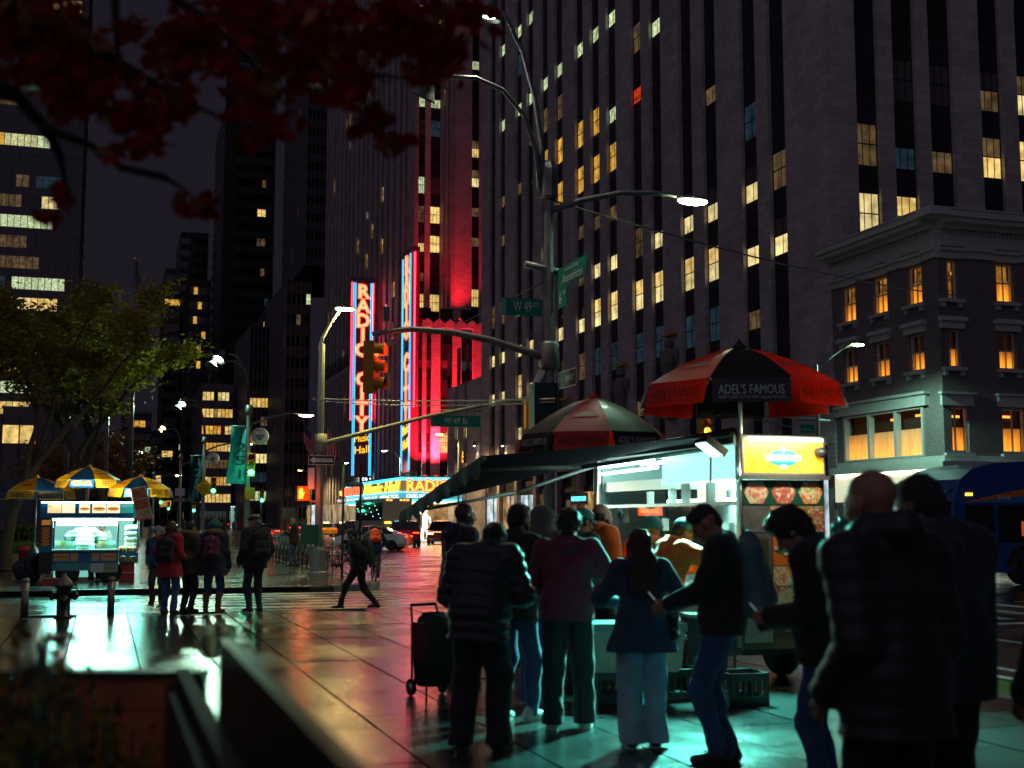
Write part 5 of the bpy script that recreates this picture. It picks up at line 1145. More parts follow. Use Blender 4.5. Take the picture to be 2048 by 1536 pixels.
bt = thing('bolt', 'x', 'bolt') if 0 else None
r = random.Random(9); lf = MB(); stm = MB()
for i in range(95):
    px = r.uniform(-160, 150) if i < 70 else r.uniform(100, 330); d = r.uniform(2.3, 3.5); b = W(px*.8, 1650, d); b.z = .6; tp = W(px, r.choice((1270,1300,1340,1400,1440))+r.uniform(-20,50)+max(0,px-90)*1.1, d); n = 7; pts = [b+(tp-b)*k/n+Vector((r.gauss(0,.012), r.gauss(0,.012), 0)) for k in range(n+1)]
    stm.path([p-Vector((Bc.x, Bc.y, 0)) for p in pts], .004, 4)
    for k in range(26):
        q = pts[0]+(pts[-1]-pts[0])*r.uniform(.3,1.02)+Vector((r.gauss(0,.035), r.gauss(0,.035), r.gauss(0,.02)))-Vector((Bc.x, Bc.y, 0)); s = r.uniform(.012,.026); Av = Vector((r.gauss(0,.6), r.gauss(0,.6), r.gauss(.5,.6))).normalized(); Bv = Av.cross(Vector((r.gauss(0,1), r.gauss(0,1), r.gauss(0,1)))).normalized()
        lf.add([q-Av*s, q+Bv*s*.5, q+Av*s*1.2, q-Bv*s*.5], [(0,1,2,3)])
tp_ = thing('planter_shrub', 'blurred olive leaved shrub growing in the wooden planter box', 'shrub', (Bc.x, Bc.y, 0)); stm.build('stems', bark, tp_); lf.build('foliage', leaf_p, tp_, kind='stuff')
# dark glossy partition just right of it, running towards the camera
q0 = W(440, 1277, 3.0); zt_ = q0.z; x0 = q0.x; gl = mat('partition_black', (.006,.006,.007), .35, spec=.4); glt = mat('partition_cap', (.006,.006,.007), .42, spec=.3)
dp = thing('dark_partition', 'black glossy topped partition running from the bottom left towards the camera', 'partition', (x0, q0.y, 0))
MB().box(0, .022, -2.9, 0, .02, zt_-.012).build('panel', gl, dp); MB().box(-.002, .024, -2.9, .002, zt_-.012, zt_).build('cap', glt, dp)
for y in (-.03, -1.4, -2.8): MB().box(.0, .022, y-.04, y, 0, .02).build('foot', black, dp)
# ================================================================== food carts
def food(name, cols, scale=9, es=0.0, rough=.35, det=2):
    """printed food photo: patches of colour in a fixed print"""
    if name in MATS: return MATS[name]
    m = mat(name, cols[0], rough); nt = m.node_tree; n = nt.nodes; l = nt.links; p = n['Principled BSDF']
    tc = n.new('ShaderNodeTexCoord'); nz = n.new('ShaderNodeTexNoise'); nz.inputs['Scale'].default_value = scale; nz.inputs['Detail'].default_value = det; nz.inputs['Distortion'].default_value = 1.2
    l.new(tc.outputs['Object'], nz.inputs['Vector']); cr = n.new('ShaderNodeValToRGB'); e = cr.color_ramp.elements; k = len(cols)
    while len(e) < k: e.new(.5)
    for i, c in enumerate(cols): e[i].position = .32+.36*i/(k-1); e[i].color = (*c, 1)
    cr.color_ramp.interpolation = 'LINEAR'; l.new(nz.outputs['Fac'], cr.inputs[0]); l.new(cr.outputs[0], p.inputs['Base Color'])
    if es: l.new(cr.outputs[0], p.inputs['Emission Color']); p.inputs['Emission Strength'].default_value = es; m.cycles.emission_sampling = 'NONE'
    return m
def umbrella(name, label, cat, c, z_rim, Rr, rise, drop, mats_, rot, words, wm, wsize, sub=None, group=None, pole_to=0.0, n=8, tilt=(0,0)):
    """ribbed cart umbrella: panels and hanging valances alternate in colour"""
    t = thing(name, label, cat, (c[0], c[1], z_rim), rot, group); t.rotation_euler = (tilt[0], tilt[1], rot); da = 2*math.pi/n
    def P(a0, u, v):
        """u 0..1 across the panel, v 0..1 from apex to rim"""
        a = a0-da/2+da*u; rr = Rr*v; k = math.cos(da/2)/math.cos(a-a0); sag = .035*Rr*math.sin(math.pi*v)*(1-(2*u-1)**2)
        rr *= (k if True else 1); return Vector((rr*math.sin(a), -rr*math.cos(a), rise*(1-v**1.55)-sag*.6))
    for i in range(n):
        a0 = da*i; rows = [[P(a0, u/6, v/7) for u in range(7)] for v in range(8)]; m = mats_[i % len(mats_)]
        pa = MB().sheet(rows).build('panel', m, t)
        flare = .06; r2 = []
        for k in range(4):
            row = []
            for u in range(7):
                q = P(a0, .02+.96*u/6, 1); w = .010*math.sin(u*2.4+i)*k; o = Vector((math.sin(a0), -math.cos(a0), 0)); row.append(q+o*(flare*k/3+w)+Vector((0,0,-drop*k/3)))
            r2.append(row)
        va = MB().sheet(r2).build('valance', m, pa)
        wd = words[i % len(words)]
        if wd:
            s, mm = wd; o = Vector((math.sin(a0), -math.cos(a0), 0)); cpos = P(a0, .5, 1)+o*(flare*.55+.022)+Vector((0,0,-drop*.52)); b = text(s, wsize, mm, va, cpos, (R(90-6),0,a0), width=Rr*2*math.sin(da/2)*.80)
            if sub: text(sub, wsize*.3, mm, va, cpos+Vector((0,0,-drop*.30))+o*.012, (R(84),0,a0), width=Rr*2*math.sin(da/2)*.80)
        MB().tube(P(a0, 0, .02)+Vector((0,0,-.02)), P(a0, 0, 1)+Vector((0,0,-.015)), .008, n=5).build('rib', chrome, t)
    MB().lathe([(.07,rise-.03),(.075,rise+.01),(.03,rise+.05),(.01,rise+.09)], n=10).build('finial', mats_[0], t)
    MB().tube((0,0,rise-.02), (0,0,pole_to-z_rim), .019, n=10).build('pole', chrome, t)
    return t
ad_red = canvas('canvas_red', (.66,.018,.004), .42); ad_blk = mat('canvas_black', (.006,.007,.010), .45, var=.2, vs=4, coat=.05)
ink_d = mat('print_dark', (.06,.012,.01), .6); ink_w = mat('print_white', (.62,.60,.55), .6)
# ---------------------------------------------------------------- halal cart
CX, CY = 6.0, 11.18; CWD, CLN, CH = .98, 3.75, 2.50
cart = thing('food_cart', "brightly lit steel halal food cart with a dark awning and yellow lit sign box", 'food cart', (CX, CY, 0))
MB().box(.05, CWD-.05, .05, CLN-.05, .32, .40).build('chassis', dark_steel, cart)
MB().box(.0, CWD, .02, CLN, .40, .98).build('lower_body', chrome, cart)
for k in range(3): MB().box(-.012, -.001, .1+k*1.2, 1.2+k*1.2, .45, .94).build('side_door', mat('quilted_steel', (.5,.52,.5), .3, .85, var=.2, vs=14, bump=.6, bs=16), cart)
for x, y in ((0,0),(CWD-.05,0),(0,CLN-.05),(CWD-.05,CLN-.05)): MB().box(x, x+.05, y, y+.05, .98, CH-.1).build('corner_post', chrome, cart)
MB().box(-.05, CWD+.03, -.02, CLN+.02, CH-.09, CH).build('roof', steel, cart)
MB().box(-.30, .02, .06, CLN-.05, .95, .985).build('counter', chrome, cart)
MB().box(.03, CWD-.03, .08, CLN-.08, .985, 1.0).build('worktop', chrome, cart)
inner = mat('cart_inner_white', (.42,.56,.54), .35); MB().box(CWD-.03, CWD, .05, CLN-.05, .98, CH-.09).build('back_panel', inner, cart)
MB().box(.03, CWD-.03, CLN-.05, CLN-.02, 1.0, CH-.1).build('end_wall', inner, cart)
for y in (.9, 2.7):
    for x in (.06, CWD-.02):
        w = MB(); ax = Matrix.Rotation(R(90), 3, 'Y'); wl = w.lathe([(.12,-.09),(.27,-.09),(.30,-.05),(.30,.05),(.27,.09),(.12,.09)], (x,y,.30), 18, ax=ax).build('wheel', rubber, cart); MB().lathe([(.05,-.095),(.17,-.095),(.17,.095),(.05,.095)], (x,y,.30), 14, ax=ax).build('rim', steel, wl)
# end face towards us
orange_lit = food('sign_box_orange', [(1,.42,.02),(1,.50,.05),(1,.36,.02)], 3, es=.85)
sg_ = MB().box(.02, CWD-.02, -.06, .03, 2.10, 2.49).build('sign_box', steel, cart)
MB().quad((.04,-.062,2.12),(CWD-.04,-.062,2.12),(CWD-.04,-.062,2.46),(.04,-.062,2.46)).build('lit_face', orange_lit, sg_)
MB().tube((.08,-.085,2.455), (CWD-.06,-.085,2.455), .016, n=8).build('light_tube', glow('tube_warm', (1,.93,.66), 16, True), sg_)
lamp('AREA', (CWD/2,-.34,2.44), 15, (1,.88,.6), sg_, .85, target=(CWD/2,.05,1.2), sy=.05)
teal_ink = mat('logo_teal', (.01,.30,.25), .4, emit=(.02,.6,.45), es=.35, sample=False); pale = mat('logo_pale', (.9,.9,.75), .4, emit=(1,.95,.8), es=.8, sample=False)
def badge(par, c, w, h, lit):
    x, y, z = c; k = 18
    MB().prism([(x+w/2*math.cos(2*math.pi*i/k), z+h/2*math.sin(2*math.pi*i/k)) for i in range(k)][::-1], .003, 0, lambda a, b, t: (a, y-t, b)).build('logo_oval', teal_ink if lit else mat('logo_teal_dull', (.01,.16,.14), .5), par)
    MB().box(x-w*.55, x+w*.55, y-.006, y-.0035, z-h*.16, z+h*.16).build('logo_band', (pale if lit else ink_w), par)
    text("ADEL'S FAMOUS", h*.3, mat('logo_ink', (.005,.10,.09), .5), par, (x,y-.008,z), (R(90),0,0), width=w*1.02)
    MB().box(x-w*.09, x+w*.09, y-.006, y-.0035, z-h*.62, z-h*.42).build('logo_tag', pale if lit else ink_w, par); MB().box(x-.008, x+.008, y-.006, y-.0035, z+h*.3, z+h*.72).build('logo_spire', pale if lit else ink_w, par)
badge(sg_, (.48,-.065,2.27), .36, .17, True)
MB().lathe([(.055,-.05),(.06,0),(.045,.05),(.01,.06)], (CWD-.09,-.10,2.33), 12, ax=Matrix.Rotation(R(90), 3, 'X')).build('camera_dome', dark_steel, sg_)
MB().box(-.02, CWD+.02, -.09, .0, 2.055, 2.095).build('rail', chrome, cart)
MB().box(.02, CWD-.02, -.02, .04, .38, 2.05).build('end_panel', mat('panel_print', (.10,.09,.05), .3), cart)
dkgreen = mat('print_green', (.01,.07,.05), .3); plate_f = food('food_plate_red', [(.62,.55,.42),(.6,.5,.35),(.45,.05,.03),(.65,.55,.4)], 16); fruit = food('food_fruit', [(.6,.5,.1),(.5,.05,.02),(.7,.6,.4),(.1,.3,.05)], 14); stew = food('food_stew', [(.45,.12,.03),(.5,.28,.08),(.35,.03,.02),(.55,.45,.3)], 18)
orange_p = mat('print_orange', (.60,.14,.01), .35)
def print_panel(x0, x1, z0, z1, m, kind=None, fm=None):
    o = MB().box(x0, x1, -.032, -.0215, z0, z1).build('menu_photo', m, cart)
    if kind == 'plate':
        cx, cz, a = (x0+x1)/2, (z0+z1)/2, min(x1-x0, z1-z0)*.56
        MB().prism([(cx-a,cz),(cx-a*.55,cz+a*.8),(cx+a*.55,cz+a*.8),(cx+a,cz),(cx+a*.55,cz-a*.8),(cx-a*.55,cz-a*.8)][::-1] if 0 else [(cx-a,cz),(cx-a*.55,cz-a*.8),(cx+a*.55,cz-a*.8),(cx+a,cz),(cx+a*.55,cz+a*.8),(cx-a*.55,cz+a*.8)], .004, 0, lambda p, q, t: (p, -.0325-t, q)).build('plate_print', fm, o)
    return o
print_panel(.03, .335, 1.80, 2.045, dkgreen, 'plate', plate_f); print_panel(.34, .645, 1.80, 2.045, dkgreen, 'plate', food('food_plate_b', [(.6,.5,.4),(.4,.08,.05),(.3,.04,.05),(.6,.5,.3)], 15)); print_panel(.65, .95, 1.80, 2.045, dkgreen, 'plate', fruit)
print_panel(.345, .64, 1.535, 1.79, stew); print_panel(.65, .95, 1.535, 1.79, food('food_salad', [(.55,.5,.4),(.45,.05,.05),(.1,.2,.05),(.6,.5,.35)], 15)); o = print_panel(.36, .64, 1.20, 1.525, orange_p); badge(o, (.50,-.033,1.37), .22, .11, False)
print_panel(.65, .95, 1.20, 1.525, dkgreen, 'plate', stew); print_panel(.36, .64, 1.0, 1.19, fruit); print_panel(.65, .95, .85, 1.19, fruit); print_panel(.36, .64, .55, .99, food('food_greens', [(.3,.28,.15),(.5,.45,.3),(.3,.06,.03),(.15,.22,.06)], 9))
MB().box(.03, .335, -.034, -.0215, 1.53, 1.79).build('quilted_panel', MATS['quilted_steel'], cart); wdw = MB().box(.04, .335, -.05, -.0215, 1.0, 1.52).build('steel_hatch', chrome, cart); MB().box(.075, .30, -.053, -.0505, 1.05, 1.47).build('hatch_glass', mat('hatch_glass', (.05,.05,.03), .1), wdw)
MB().box(.03, .335, -.036, -.0215, .45, .98).build('quilted_panel', MATS['quilted_steel'], cart)
# interior fittings and light
cart_l = (.80,1,.90); tube_m = glow('tube_cool', (.62,1,.92), 14, True)
MB().box(-.015, .03, .10, 1.75, 2.06, 2.40).build('lit_header', glow('menu_lightbox', (.40,1,.84), 1.15, True), cart)
for z, x in ((2.33,-.02),(2.25,.02)): MB().tube((x,1.95,z), (x,CLN-.12,z-.02), .016, n=8).build('light_tube', tube_m, cart)
MB().tube((.55,.15,2.36), (.55,CLN-.15,2.36), .018, n=8).build('light_tube', tube_m, cart); MB().tube((.12,.1,1.86), (.12,1.9,1.86), .014, n=8).build('light_tube', tube_m, cart)
lamp('AREA', (.45,1.85,2.38), 130, (.30,1,.82), cart, .5, target=(.40,1.85,0), sy=3.3, name='cart_light')
lamp('AREA', (-.06,1.85,2.36), 130, cart_l, cart, .25, target=(-.62,1.85,0), sy=3.4, name='cart_light')
lamp('AREA', (.5,.02,.95), 30, cart_l, cart, .7, target=(.3,-1.0,0), sy=.3, name='cart_glow') if 0 else None
MB().box(.02, .30, .08, CLN-.1, 1.80, 1.835).build('shelf', chrome, cart); MB().box(.05, .9, 1.9, CLN-.12, 2.0, 2.12).build('hood', chrome, cart)
MB().quad((.05,.35,1.84),(.05,1.0,1.84),(.05,1.0,2.03),(.05,.35,2.03)).build('halal_sign', glow('halal_board', (1,.95,.8), 1.5), cart); text('HALAL FOOD', .12, glow('halal_letters', (1,.45,.05), 1.0), cart, (.045,.68,1.93), (R(90),0,R(-90)), width=.58)
MB().quad((.10,2.0,1.70),(.10,2.7,1.70),(.10,2.7,1.82),(.10,2.0,1.82)).build('led_sign', glow('led_red_board', (1,.12,.03), .8), cart); text('HALAL FOOD', .09, glow('led_letters', (1,.5,.1), 1.4), cart, (.095,2.35,1.76), (R(90),0,R(-90)), width=.55)
paper = mat('paper', (.72,.74,.70), .7)
for y, z, w, h in ((1.2,1.9,.22,.3),(1.55,1.88,.2,.24),(2.9,1.72,.16,.2),(3.2,1.62,.2,.16),(2.15,1.88,.2,.2),(1.75,1.6,.18,.14)): MB().box(.06, .064, y, y+w, z-h/2, z+h/2).build('paper_notice', paper, cart)
MB().lathe([(.035,-.01),(.06,0),(.07,.03),(.02,.06)], (.02,3.0,1.72), 14, ax=Matrix.Rotation(R(-90), 3, 'Y')).build('gauge', dark_steel, cart)
for y, c_ in ((.25,(.1,.3,.3)),(.45,(.6,.6,.55)),(.62,(.5,.1,.05)),(.8,(.65,.62,.5)),(1.0,(.06,.12,.14)),(1.3,(.5,.5,.5)),(1.6,(.3,.4,.4)),(2.9,(.5,.5,.45)),(3.3,(.4,.3,.1))):
    MB().cbox((.80,y,1.55), (.22,.17,.14)).build('food_container', mat('tub_%d' % int(y*100), c_, .4), cart)
    MB().cbox((.18,y+.06,1.05), (.2,.16,.10)).build('steel_tray', chrome, cart)
MB().box(.68, .94, .1, CLN-.2, 1.46, 1.48).build('back_shelf', chrome, cart); MB().box(.42, .9, 2.0, 3.3, 1.0, 1.14).build('griddle', dark_steel, cart)
MB().tube((-.08,.42,2.36), (-.12,.36,2.02), .010).build('paper_towel_bar', dark_steel, cart); MB().tube((-.12,.36,2.02), (-.17,.26,1.64), .052, .052, 14).build('paper_towel_roll', paper, cart)
MB().box(-.10, .10, .06, .34, 2.10, 2.32).build('speaker_box', black, cart) if 0 else None
MB().tube((0.0,-.03,CH), (.0,-.03,.98), .022, n=8).build('umbrella_socket', chrome, cart)
fl_b = MB(Matrix.Translation((-.22,.16,2.37)) @ Matrix.Rotation(R(35), 4, 'Y')).box(-.13,.13,-.13,.13,-.02,.06).build('floodlight', black, cart); MB(Matrix.Translation((-.22,.16,2.37)) @ Matrix.Rotation(R(35), 4, 'Y')).box(-.11,.11,-.11,.11,-.028,-.0205).build('lens', glow('added_flood_glow', (.4,1,.88), 10), fl_b)  # dark box under the roof; its glowing lens is added to light the paving
lamp('SPOT', (-.27,.12,2.31), 4600, (.14,1,.76), cart, .1, target=(-1.0,-2.1,0), spot=R(92), blend=.8, name='cart_light')  # added teal spot, brightens the pavement and rims the queue
# awning
aw = thing('awning', 'dark blue sloping awning with scalloped valance stretched over the queue', 'awning', (CX, CY, 0)); ORG = Vector((CX, CY, 0))
A1 = Vector((-.06,.0,2.49)); A2 = Vector((-.06,CLN+.3,2.44)); B1 = PY(962,912,11.45)-ORG; B2 = PY(800,1026,15.1)-ORG
canvas_aw = mat('awning_canvas', (.002,.0045,.022), .75, var=.15, vs=2, spec=.12); rows = []
for i in range(13):
    u = i/12; a = A1+(B1-A1)*u; b = A2+(B2-A2)*u; rows.append([a+(b-a)*(j/14)+Vector((0,0,-.05*math.sin(math.pi*j/14)*math.sin(math.pi*u)-.012*math.sin(j*1.7)*u)) for j in range(15)])
MB().sheet(rows).build('canvas', canvas_aw, aw); m = MB(); n = 40; top = [B1+(B2-B1)*(j/n) for j in range(n+1)]; vd = []
for j in range(n+1):
    s = abs(math.sin(j*math.pi*10/n)); vd.append(top[j]+Vector((.015*math.sin(j*.9),0,-.13-.075*s)))
m.sheet([top, [(a+b)/2+Vector((-.01,0,0)) for a, b in zip(top, vd)], vd]); m.build('valance', canvas_aw, aw)
MB().tube(B1+Vector((.03,0,-.02)), B2+Vector((.03,0,-.02)), .028, n=8).build('front_bar', steel, aw); MB().tube(A1+Vector((.02,0,.03)), A2+Vector((.02,0,.03)), .05, n=8).build('roller', dark_steel, aw)
for t_ in (.12, .88):
    a = A1+(A2-A1)*t_+Vector((.0,0,-.10)); b = B1+(B2-B1)*t_+Vector((.04,0,-.05)); k = (a+b)/2+Vector((0,.35 if t_ < .5 else -.35,-.07)); MB().path([a, k], .024, 8).build('folding_arm', steel, aw); MB().path([k, b], .020, 8).build('folding_arm', steel, aw)
MB().tube(B1+(B2-B1)*.4+Vector((.05,0,-.06)), B1+(B2-B1)*.6+Vector((.05,0,-.06)), .02).build('yellow_tape', sign_yellow, aw)
W8 = [("ADEL'S FAMOUS", ink_w), ("ADEL'S FAMOUS", ink_d)]
um1 = umbrella('cart_umbrella', 'large red and black umbrella with white lettering over the yellow sign box', 'umbrella', (CX+.02, CY-.04), 2.97, .99, .40, .235, [ad_blk, ad_red], R(-22), W8, ink_w, .13, "NEW YORK CITY'S BEST HALAL FOODS", 'red and black cart umbrellas', 2.45)
um2 = umbrella('cart_umbrella', 'farther red and black umbrella, red panel facing us, beyond the awning', 'umbrella', W(1190,1040,17)[:2], 2.80, 1.0, .52, .24, [ad_red, ad_blk], R(-32), [W8[1], W8[0]], ink_w, .13, None, 'red and black cart umbrellas', 1.0)
for um in (um1, um2):   # pale printed bands on the red panels
    for pa in [c for c in um.children if c.name.startswith('panel') and c.data.materials[0] == ad_red]:
        me = pa.data; v = me.vertices; 
        def q(i, j): return v[i*7+j].co+Vector((0,0,.008))
        MB().quad(q(4,2),q(4,4),q(5,5),q(5,1)).build('printed_band', mat('canvas_print', (.40,.11,.05), .5), pa)
# things round the cart
p = G(1245, 1408); beige = mat('cooler_beige', (.40,.40,.30), .5, var=.08, vs=5)
for i, (dx, dy, z, lb) in enumerate(((-.05,.1,.001,'black milk crate under the beige cooler box'),(1.02,-.32,.001,'black milk crate beside the backpack man at the cart end'),(.6,.15,.001,'dark milk crate behind the jeans of the long haired woman'))):
    cr_ = thing('milk_crate', lb, 'crate', (p.x+dx, p.y+dy, z), R(-8+i*5), 'black milk crates at the cart'); MB().box(-.19,.19,-.19,.19,0,.02).build('bottom', black, cr_)
    for s in range(4):
        Mx = Matrix.Rotation(s*math.pi/2, 4, 'Z'); w = MB(Mx); w.box(-.19,.19,-.19,-.175,.0,.09); w.box(-.19,.19,-.19,-.175,.22,.29); w.box(-.19,-.15,-.19,-.176,.09,.22); w.box(.15,.19,-.19,-.176,.09,.22)
        for k in range(4): w.box(-.12+k*.07,-.10+k*.07,-.188,-.178,.09,.22)
        w.build('crate_side', black, cr_)
co = thing('cooler', 'beige cooler box with a blue sticker standing before the cart', 'cooler', (p.x+.08, p.y+.06, .295), R(-14)); b = MB()
b.prism([(-.46,.05),(-.42,0),(.42,0),(.46,.05),(.49,.36),(-.49,.36)], .42, 0, lambda a, c, t: (a, t-.21, c)); b.build('body', beige, co); MB().box(-.51,.51,-.235,.235,.361,.43).build('lid', mat('cooler_lid', (.20,.27,.25), .4), co); MB().box(-.09,.12,-.2135,-.2105,.15,.24).build('sticker', mat('sticker_blue', (.02,.12,.2), .4), co); text('LOTERIA', .04, sign_white, co, (.015,-.216,.2), (R(90),0,0), width=.16)
MB().box(-.53,-.49,-.1,.1,.27,.31).box(.49,.53,-.1,.1,.27,.31).build('handle', beige, co)
tb_ = thing('folding_stand', 'low dark steel stand with drawers between the cooler and the cart', 'stand', (5.35, 11.0, 0), R(-10)); MB().box(0,.5,0,.35,.72,.75).build('top', chrome, tb_); MB().box(.02,.48,.02,.33,.35,.71).build('drawer', dark_steel, tb_)
for x in (.04,.46):
    for y in (.04,.31): MB().tube((x,y,0),(x,y,.72),.015).build('leg', dark_steel, tb_)
# shopping trolley left of the queue
p = G(868, 1392); tr_ = thing('shopping_trolley', 'dark bag trolley with small wheels left of the man in the puffer jacket', 'trolley', (p.x, p.y, 0), R(15)); bag = mat('trolley_fabric', (.004,.008,.009), .6, var=.3, vs=6); redb = mat('trolley_red', (.12,.012,.012), .6)
rows = []
for z, w, d in ((.10,.15,.11),(.14,.18,.14),(.35,.19,.16),(.6,.17,.15),(.72,.15,.13),(.78,.10,.08)): rows.append([(w*math.copysign(abs(math.cos(a))**.6, math.cos(a)), d*math.copysign(abs(math.sin(a))**.6, math.sin(a)), z) for a in [2*math.pi*k/18 for k in range(19)]])
MB().sheet(rows).build('bag', bag, tr_); MB().cbox((-.17,-.02,.52), (.05,.2,.34)).build('side_pocket', redb, tr_)
for x in (-.15,.15): MB().path([(x,.16,.05),(x,.17,.7),(x*.9,.22,.84)], .011, 6).build('tube', dark_steel, tr_); MB().path([(x,-.12,.0),(x,-.12,.12)], .010, 6).build('leg', dark_steel, tr_)
MB().tube((-.135,.22,.84), (.135,.22,.84), .016).build('handle', black, tr_)
for x in (-.17,.17): w = MB().lathe([(.04,-.018),(.075,-.018),(.08,0),(.075,.018),(.04,.018)], (x,.14,.08), 16, ax=Matrix.Rotation(R(90), 3, 'Y')).build('wheel', rubber, tr_); MB().lathe([(.01,-.02),(.045,-.02),(.045,.02),(.01,.02)], (x,.14,.08), 10, ax=Matrix.Rotation(R(90), 3, 'Y')).build('hub', chrome, w)

# ---------------------------------------------------------------- hot dog cart across the side street
SY = 34.2; sx0 = PY(78,1100,SY).x; sx1 = PY(277,1100,SY).x; SW_ = sx1-sx0; ZK = lambda py: PY(170, py, SY).z
sc = thing('food_cart', 'hot dog cart glowing white under three yellow and blue umbrellas', 'food cart', (sx0, SY, 0)); X = lambda px: PY(px, 1080, SY).x-sx0
sblue = mat('cart_blue', (.01,.13,.32), .35); syel = mat('cart_yellow', (.75,.36,.01), .4); hot_r = mat('print_hotdog', (.45,.06,.01), .4); bun = mat('print_bun', (.75,.42,.12), .4); hot_y = mat('print_mustard', (.8,.45,.02), .4)
lit_w = glow('cart_white_glow', (.85,1,.93), 1.8, True)
MB().box(0, X(105), 0, .8, .28, ZK(1104)).build('side_locker', black, sc); MB().box(X(106), X(238), 0, .9, .36, ZK(1102)).build('lower_body', mat('cart_teal_steel', (.10,.28,.32), .35, .4), sc)
MB().box(X(104), X(240), -.12, 1.0, ZK(1102)+.001, ZK(1099)).build('counter', chrome, sc); MB().box(X(239), SW_, .0, .8, ZK(1126), ZK(1106)).build('side_shelf', sblue, sc)
MB().box(X(104)*0, SW_-.1, -.05, 1.0, ZK(1008), ZK(1003)).build('roof', sblue, sc); hdr = MB().box(X(78), SW_-.12, -.04, .1, ZK(1036), ZK(1006)).build('header', sblue, sc)
def hotdog(par, x, z, w, y, mb=bun, mh=hot_r):
    k = 14; MB().prism([(x+w/2*math.cos(2*math.pi*i/k), z+w*.20*math.sin(2*math.pi*i/k)) for i in range(k)][::-1], .002, 0, lambda a, b, t: (a, y-t, b)).build('bun_print', mb, par)
    MB().prism([(x+w*.53*math.cos(2*math.pi*i/k), z+w*.03+w*.075*math.sin(2*math.pi*i/k)) for i in range(k)][::-1], .002, 0, lambda a, b, t: (a, y-.0025-t, b)).build('sausage_print', mh, par)
    pts = [(x-w*.4+w*.8*i/12, y-.006, z+w*.04+w*.03*(1 if i % 2 else -1)) for i in range(13)]; MB().path(pts, w*.012, 4).build('mustard_print', hot_y, par)
hb_l = glow('print_lit_cream', (1,.88,.6), 1.1); hl = food('print_lit_fries', [(1,.62,.2),(1,.85,.5),(.9,.4,.08)], 9, es=.9)
for a, b in ((93,120),(121,148)): MB().box(X(a), X(b), -.048, -.0405, ZK(1026), ZK(1008)).build('lit_photo', hl if a == 93 else hb_l, hdr)
for a, b in ((156,178),(182,210),(211,238)): o = MB().box(X(a), X(b), -.048, -.0405, ZK(1026), ZK(1008)).build('lit_photo', hb_l, hdr); hotdog(o, (X(a)+X(b))/2, ZK(1018), (X(b)-X(a))*.85, -.049, glow('bun_lit', (1,.6,.15), .8), glow('sausage_lit', (.7,.14,.02), .6))
o = MB().box(X(239), X(264), -.048, -.0405, ZK(1026), ZK(1007)).build('lit_photo', mat('print_teal', (.01,.2,.2), .4, emit=(.03,.4,.36), es=.5, sample=False), hdr); text('SABRETT', .1, sign_white, o, ((X(239)+X(264))/2,-.05,ZK(1013)), (R(90),0,0), width=.25)
MB().tube((X(80),-.07,ZK(1005)), (SW_-.15,-.07,ZK(1005)), .014, n=6).build('light_tube', tube_m, sc); MB().tube((X(104),-.02,ZK(1039)), (SW_-.15,-.02,ZK(1039)), .02, n=6).build('light_tube', glow('tube_white_strong', (.85,1,.95), 22, True), sc)
MB().box(X(104), SW_-.12, 1.75, 1.78, ZK(1160), ZK(1036)).build('back_wall', glow('cart_back_teal', (.30,.9,.78), .6), sc); MB().box(X(110), X(236), .55, .60, ZK(1052), ZK(1036)).build('menu_strip', lit_w, sc)
lamp('AREA', ((X(104)+SW_)/2,.2,ZK(1040)), 340, (.18,1,.74), sc, 2.2, target=((X(104)+SW_)/2,-1.6,0), sy=.5, name='cart_light'); lamp('AREA', ((X(104)+SW_)/2,.5,ZK(1038)), 45, (.66,1,.9), sc, 2.2, target=((X(104)+SW_)/2,.5,0), sy=.6, name='cart_light')
lamp('AREA', ((X(104)+SW_)/2,-.10,ZK(1003)), 650, (1,.9,.7), sc, 2.4, target=((X(104)+SW_)/2,-.5,ZK(1003)+2), sy=.06, name='tube_light')
for px in (104,236,275): MB().box(X(px)-.02, X(px)+.02, .0, .04, ZK(1100), ZK(1036)).build('corner_post', chrome, sc)
MB().box(X(112), X(150), .05, .09, ZK(1097), ZK(1082)).build('glass_guard', mat('guard_glass', (.5,.65,.6), .1, alpha=.45), sc); MB().box(X(196), X(234), .05, .09, ZK(1097), ZK(1080)).build('glass_guard', MATS['guard_glass'], sc)
for i, px in enumerate((112,118,125,133,140,147,200,207,214,221,228)): MB().lathe([(.04,0),(.045,.12),(.03,.17),(.015,.2)], (X(px),.35,ZK(1098)+.0), 10).build('bottle', [inner, hot_y, hot_r, mat('lettuce', (.1,.35,.05), .5), inner][i % 5], sc)
for i in range(9): MB().ball((X(243+i*3.4),.12,ZK(1100)), .075, n=8, sq=(1,1,1.3)).build('drink_bottle', [hot_r, syel, mat('drink_orange', (.7,.2,.01), .3), inner][i % 4], sc)
for i in range(16): MB().ball((X(255+ (i % 4)*4.5),.3,ZK(1090)+.14*(i//4)), .085, n=7).build('bread_bag', mat('bread_pale', (.75,.72,.6), .5), sc)
fr = MB().box(X(107), X(238), -.012, -.001, ZK(1126), ZK(1103)).build('front_board', sblue, sc)
for a, b in ((109,139),(142,158),(184,200),(203,234)): o = MB().box(X(a), X(b), -.018, -.0125, ZK(1122), ZK(1105)).build('food_photo', mat('photo_board', (.5,.3,.2), .4), fr); hotdog(o, (X(a)+X(b))/2, ZK(1114), (X(b)-X(a))*.85, -.019)
MB().box(X(183), X(209), -.012, -.001, ZK(1145), ZK(1127)).build('steel_panel', chrome, sc); o = MB().box(X(210), X(236), -.012, -.001, ZK(1145), ZK(1127)).build('price_board', mat('price_board', (.30,.36,.28), .4), sc)
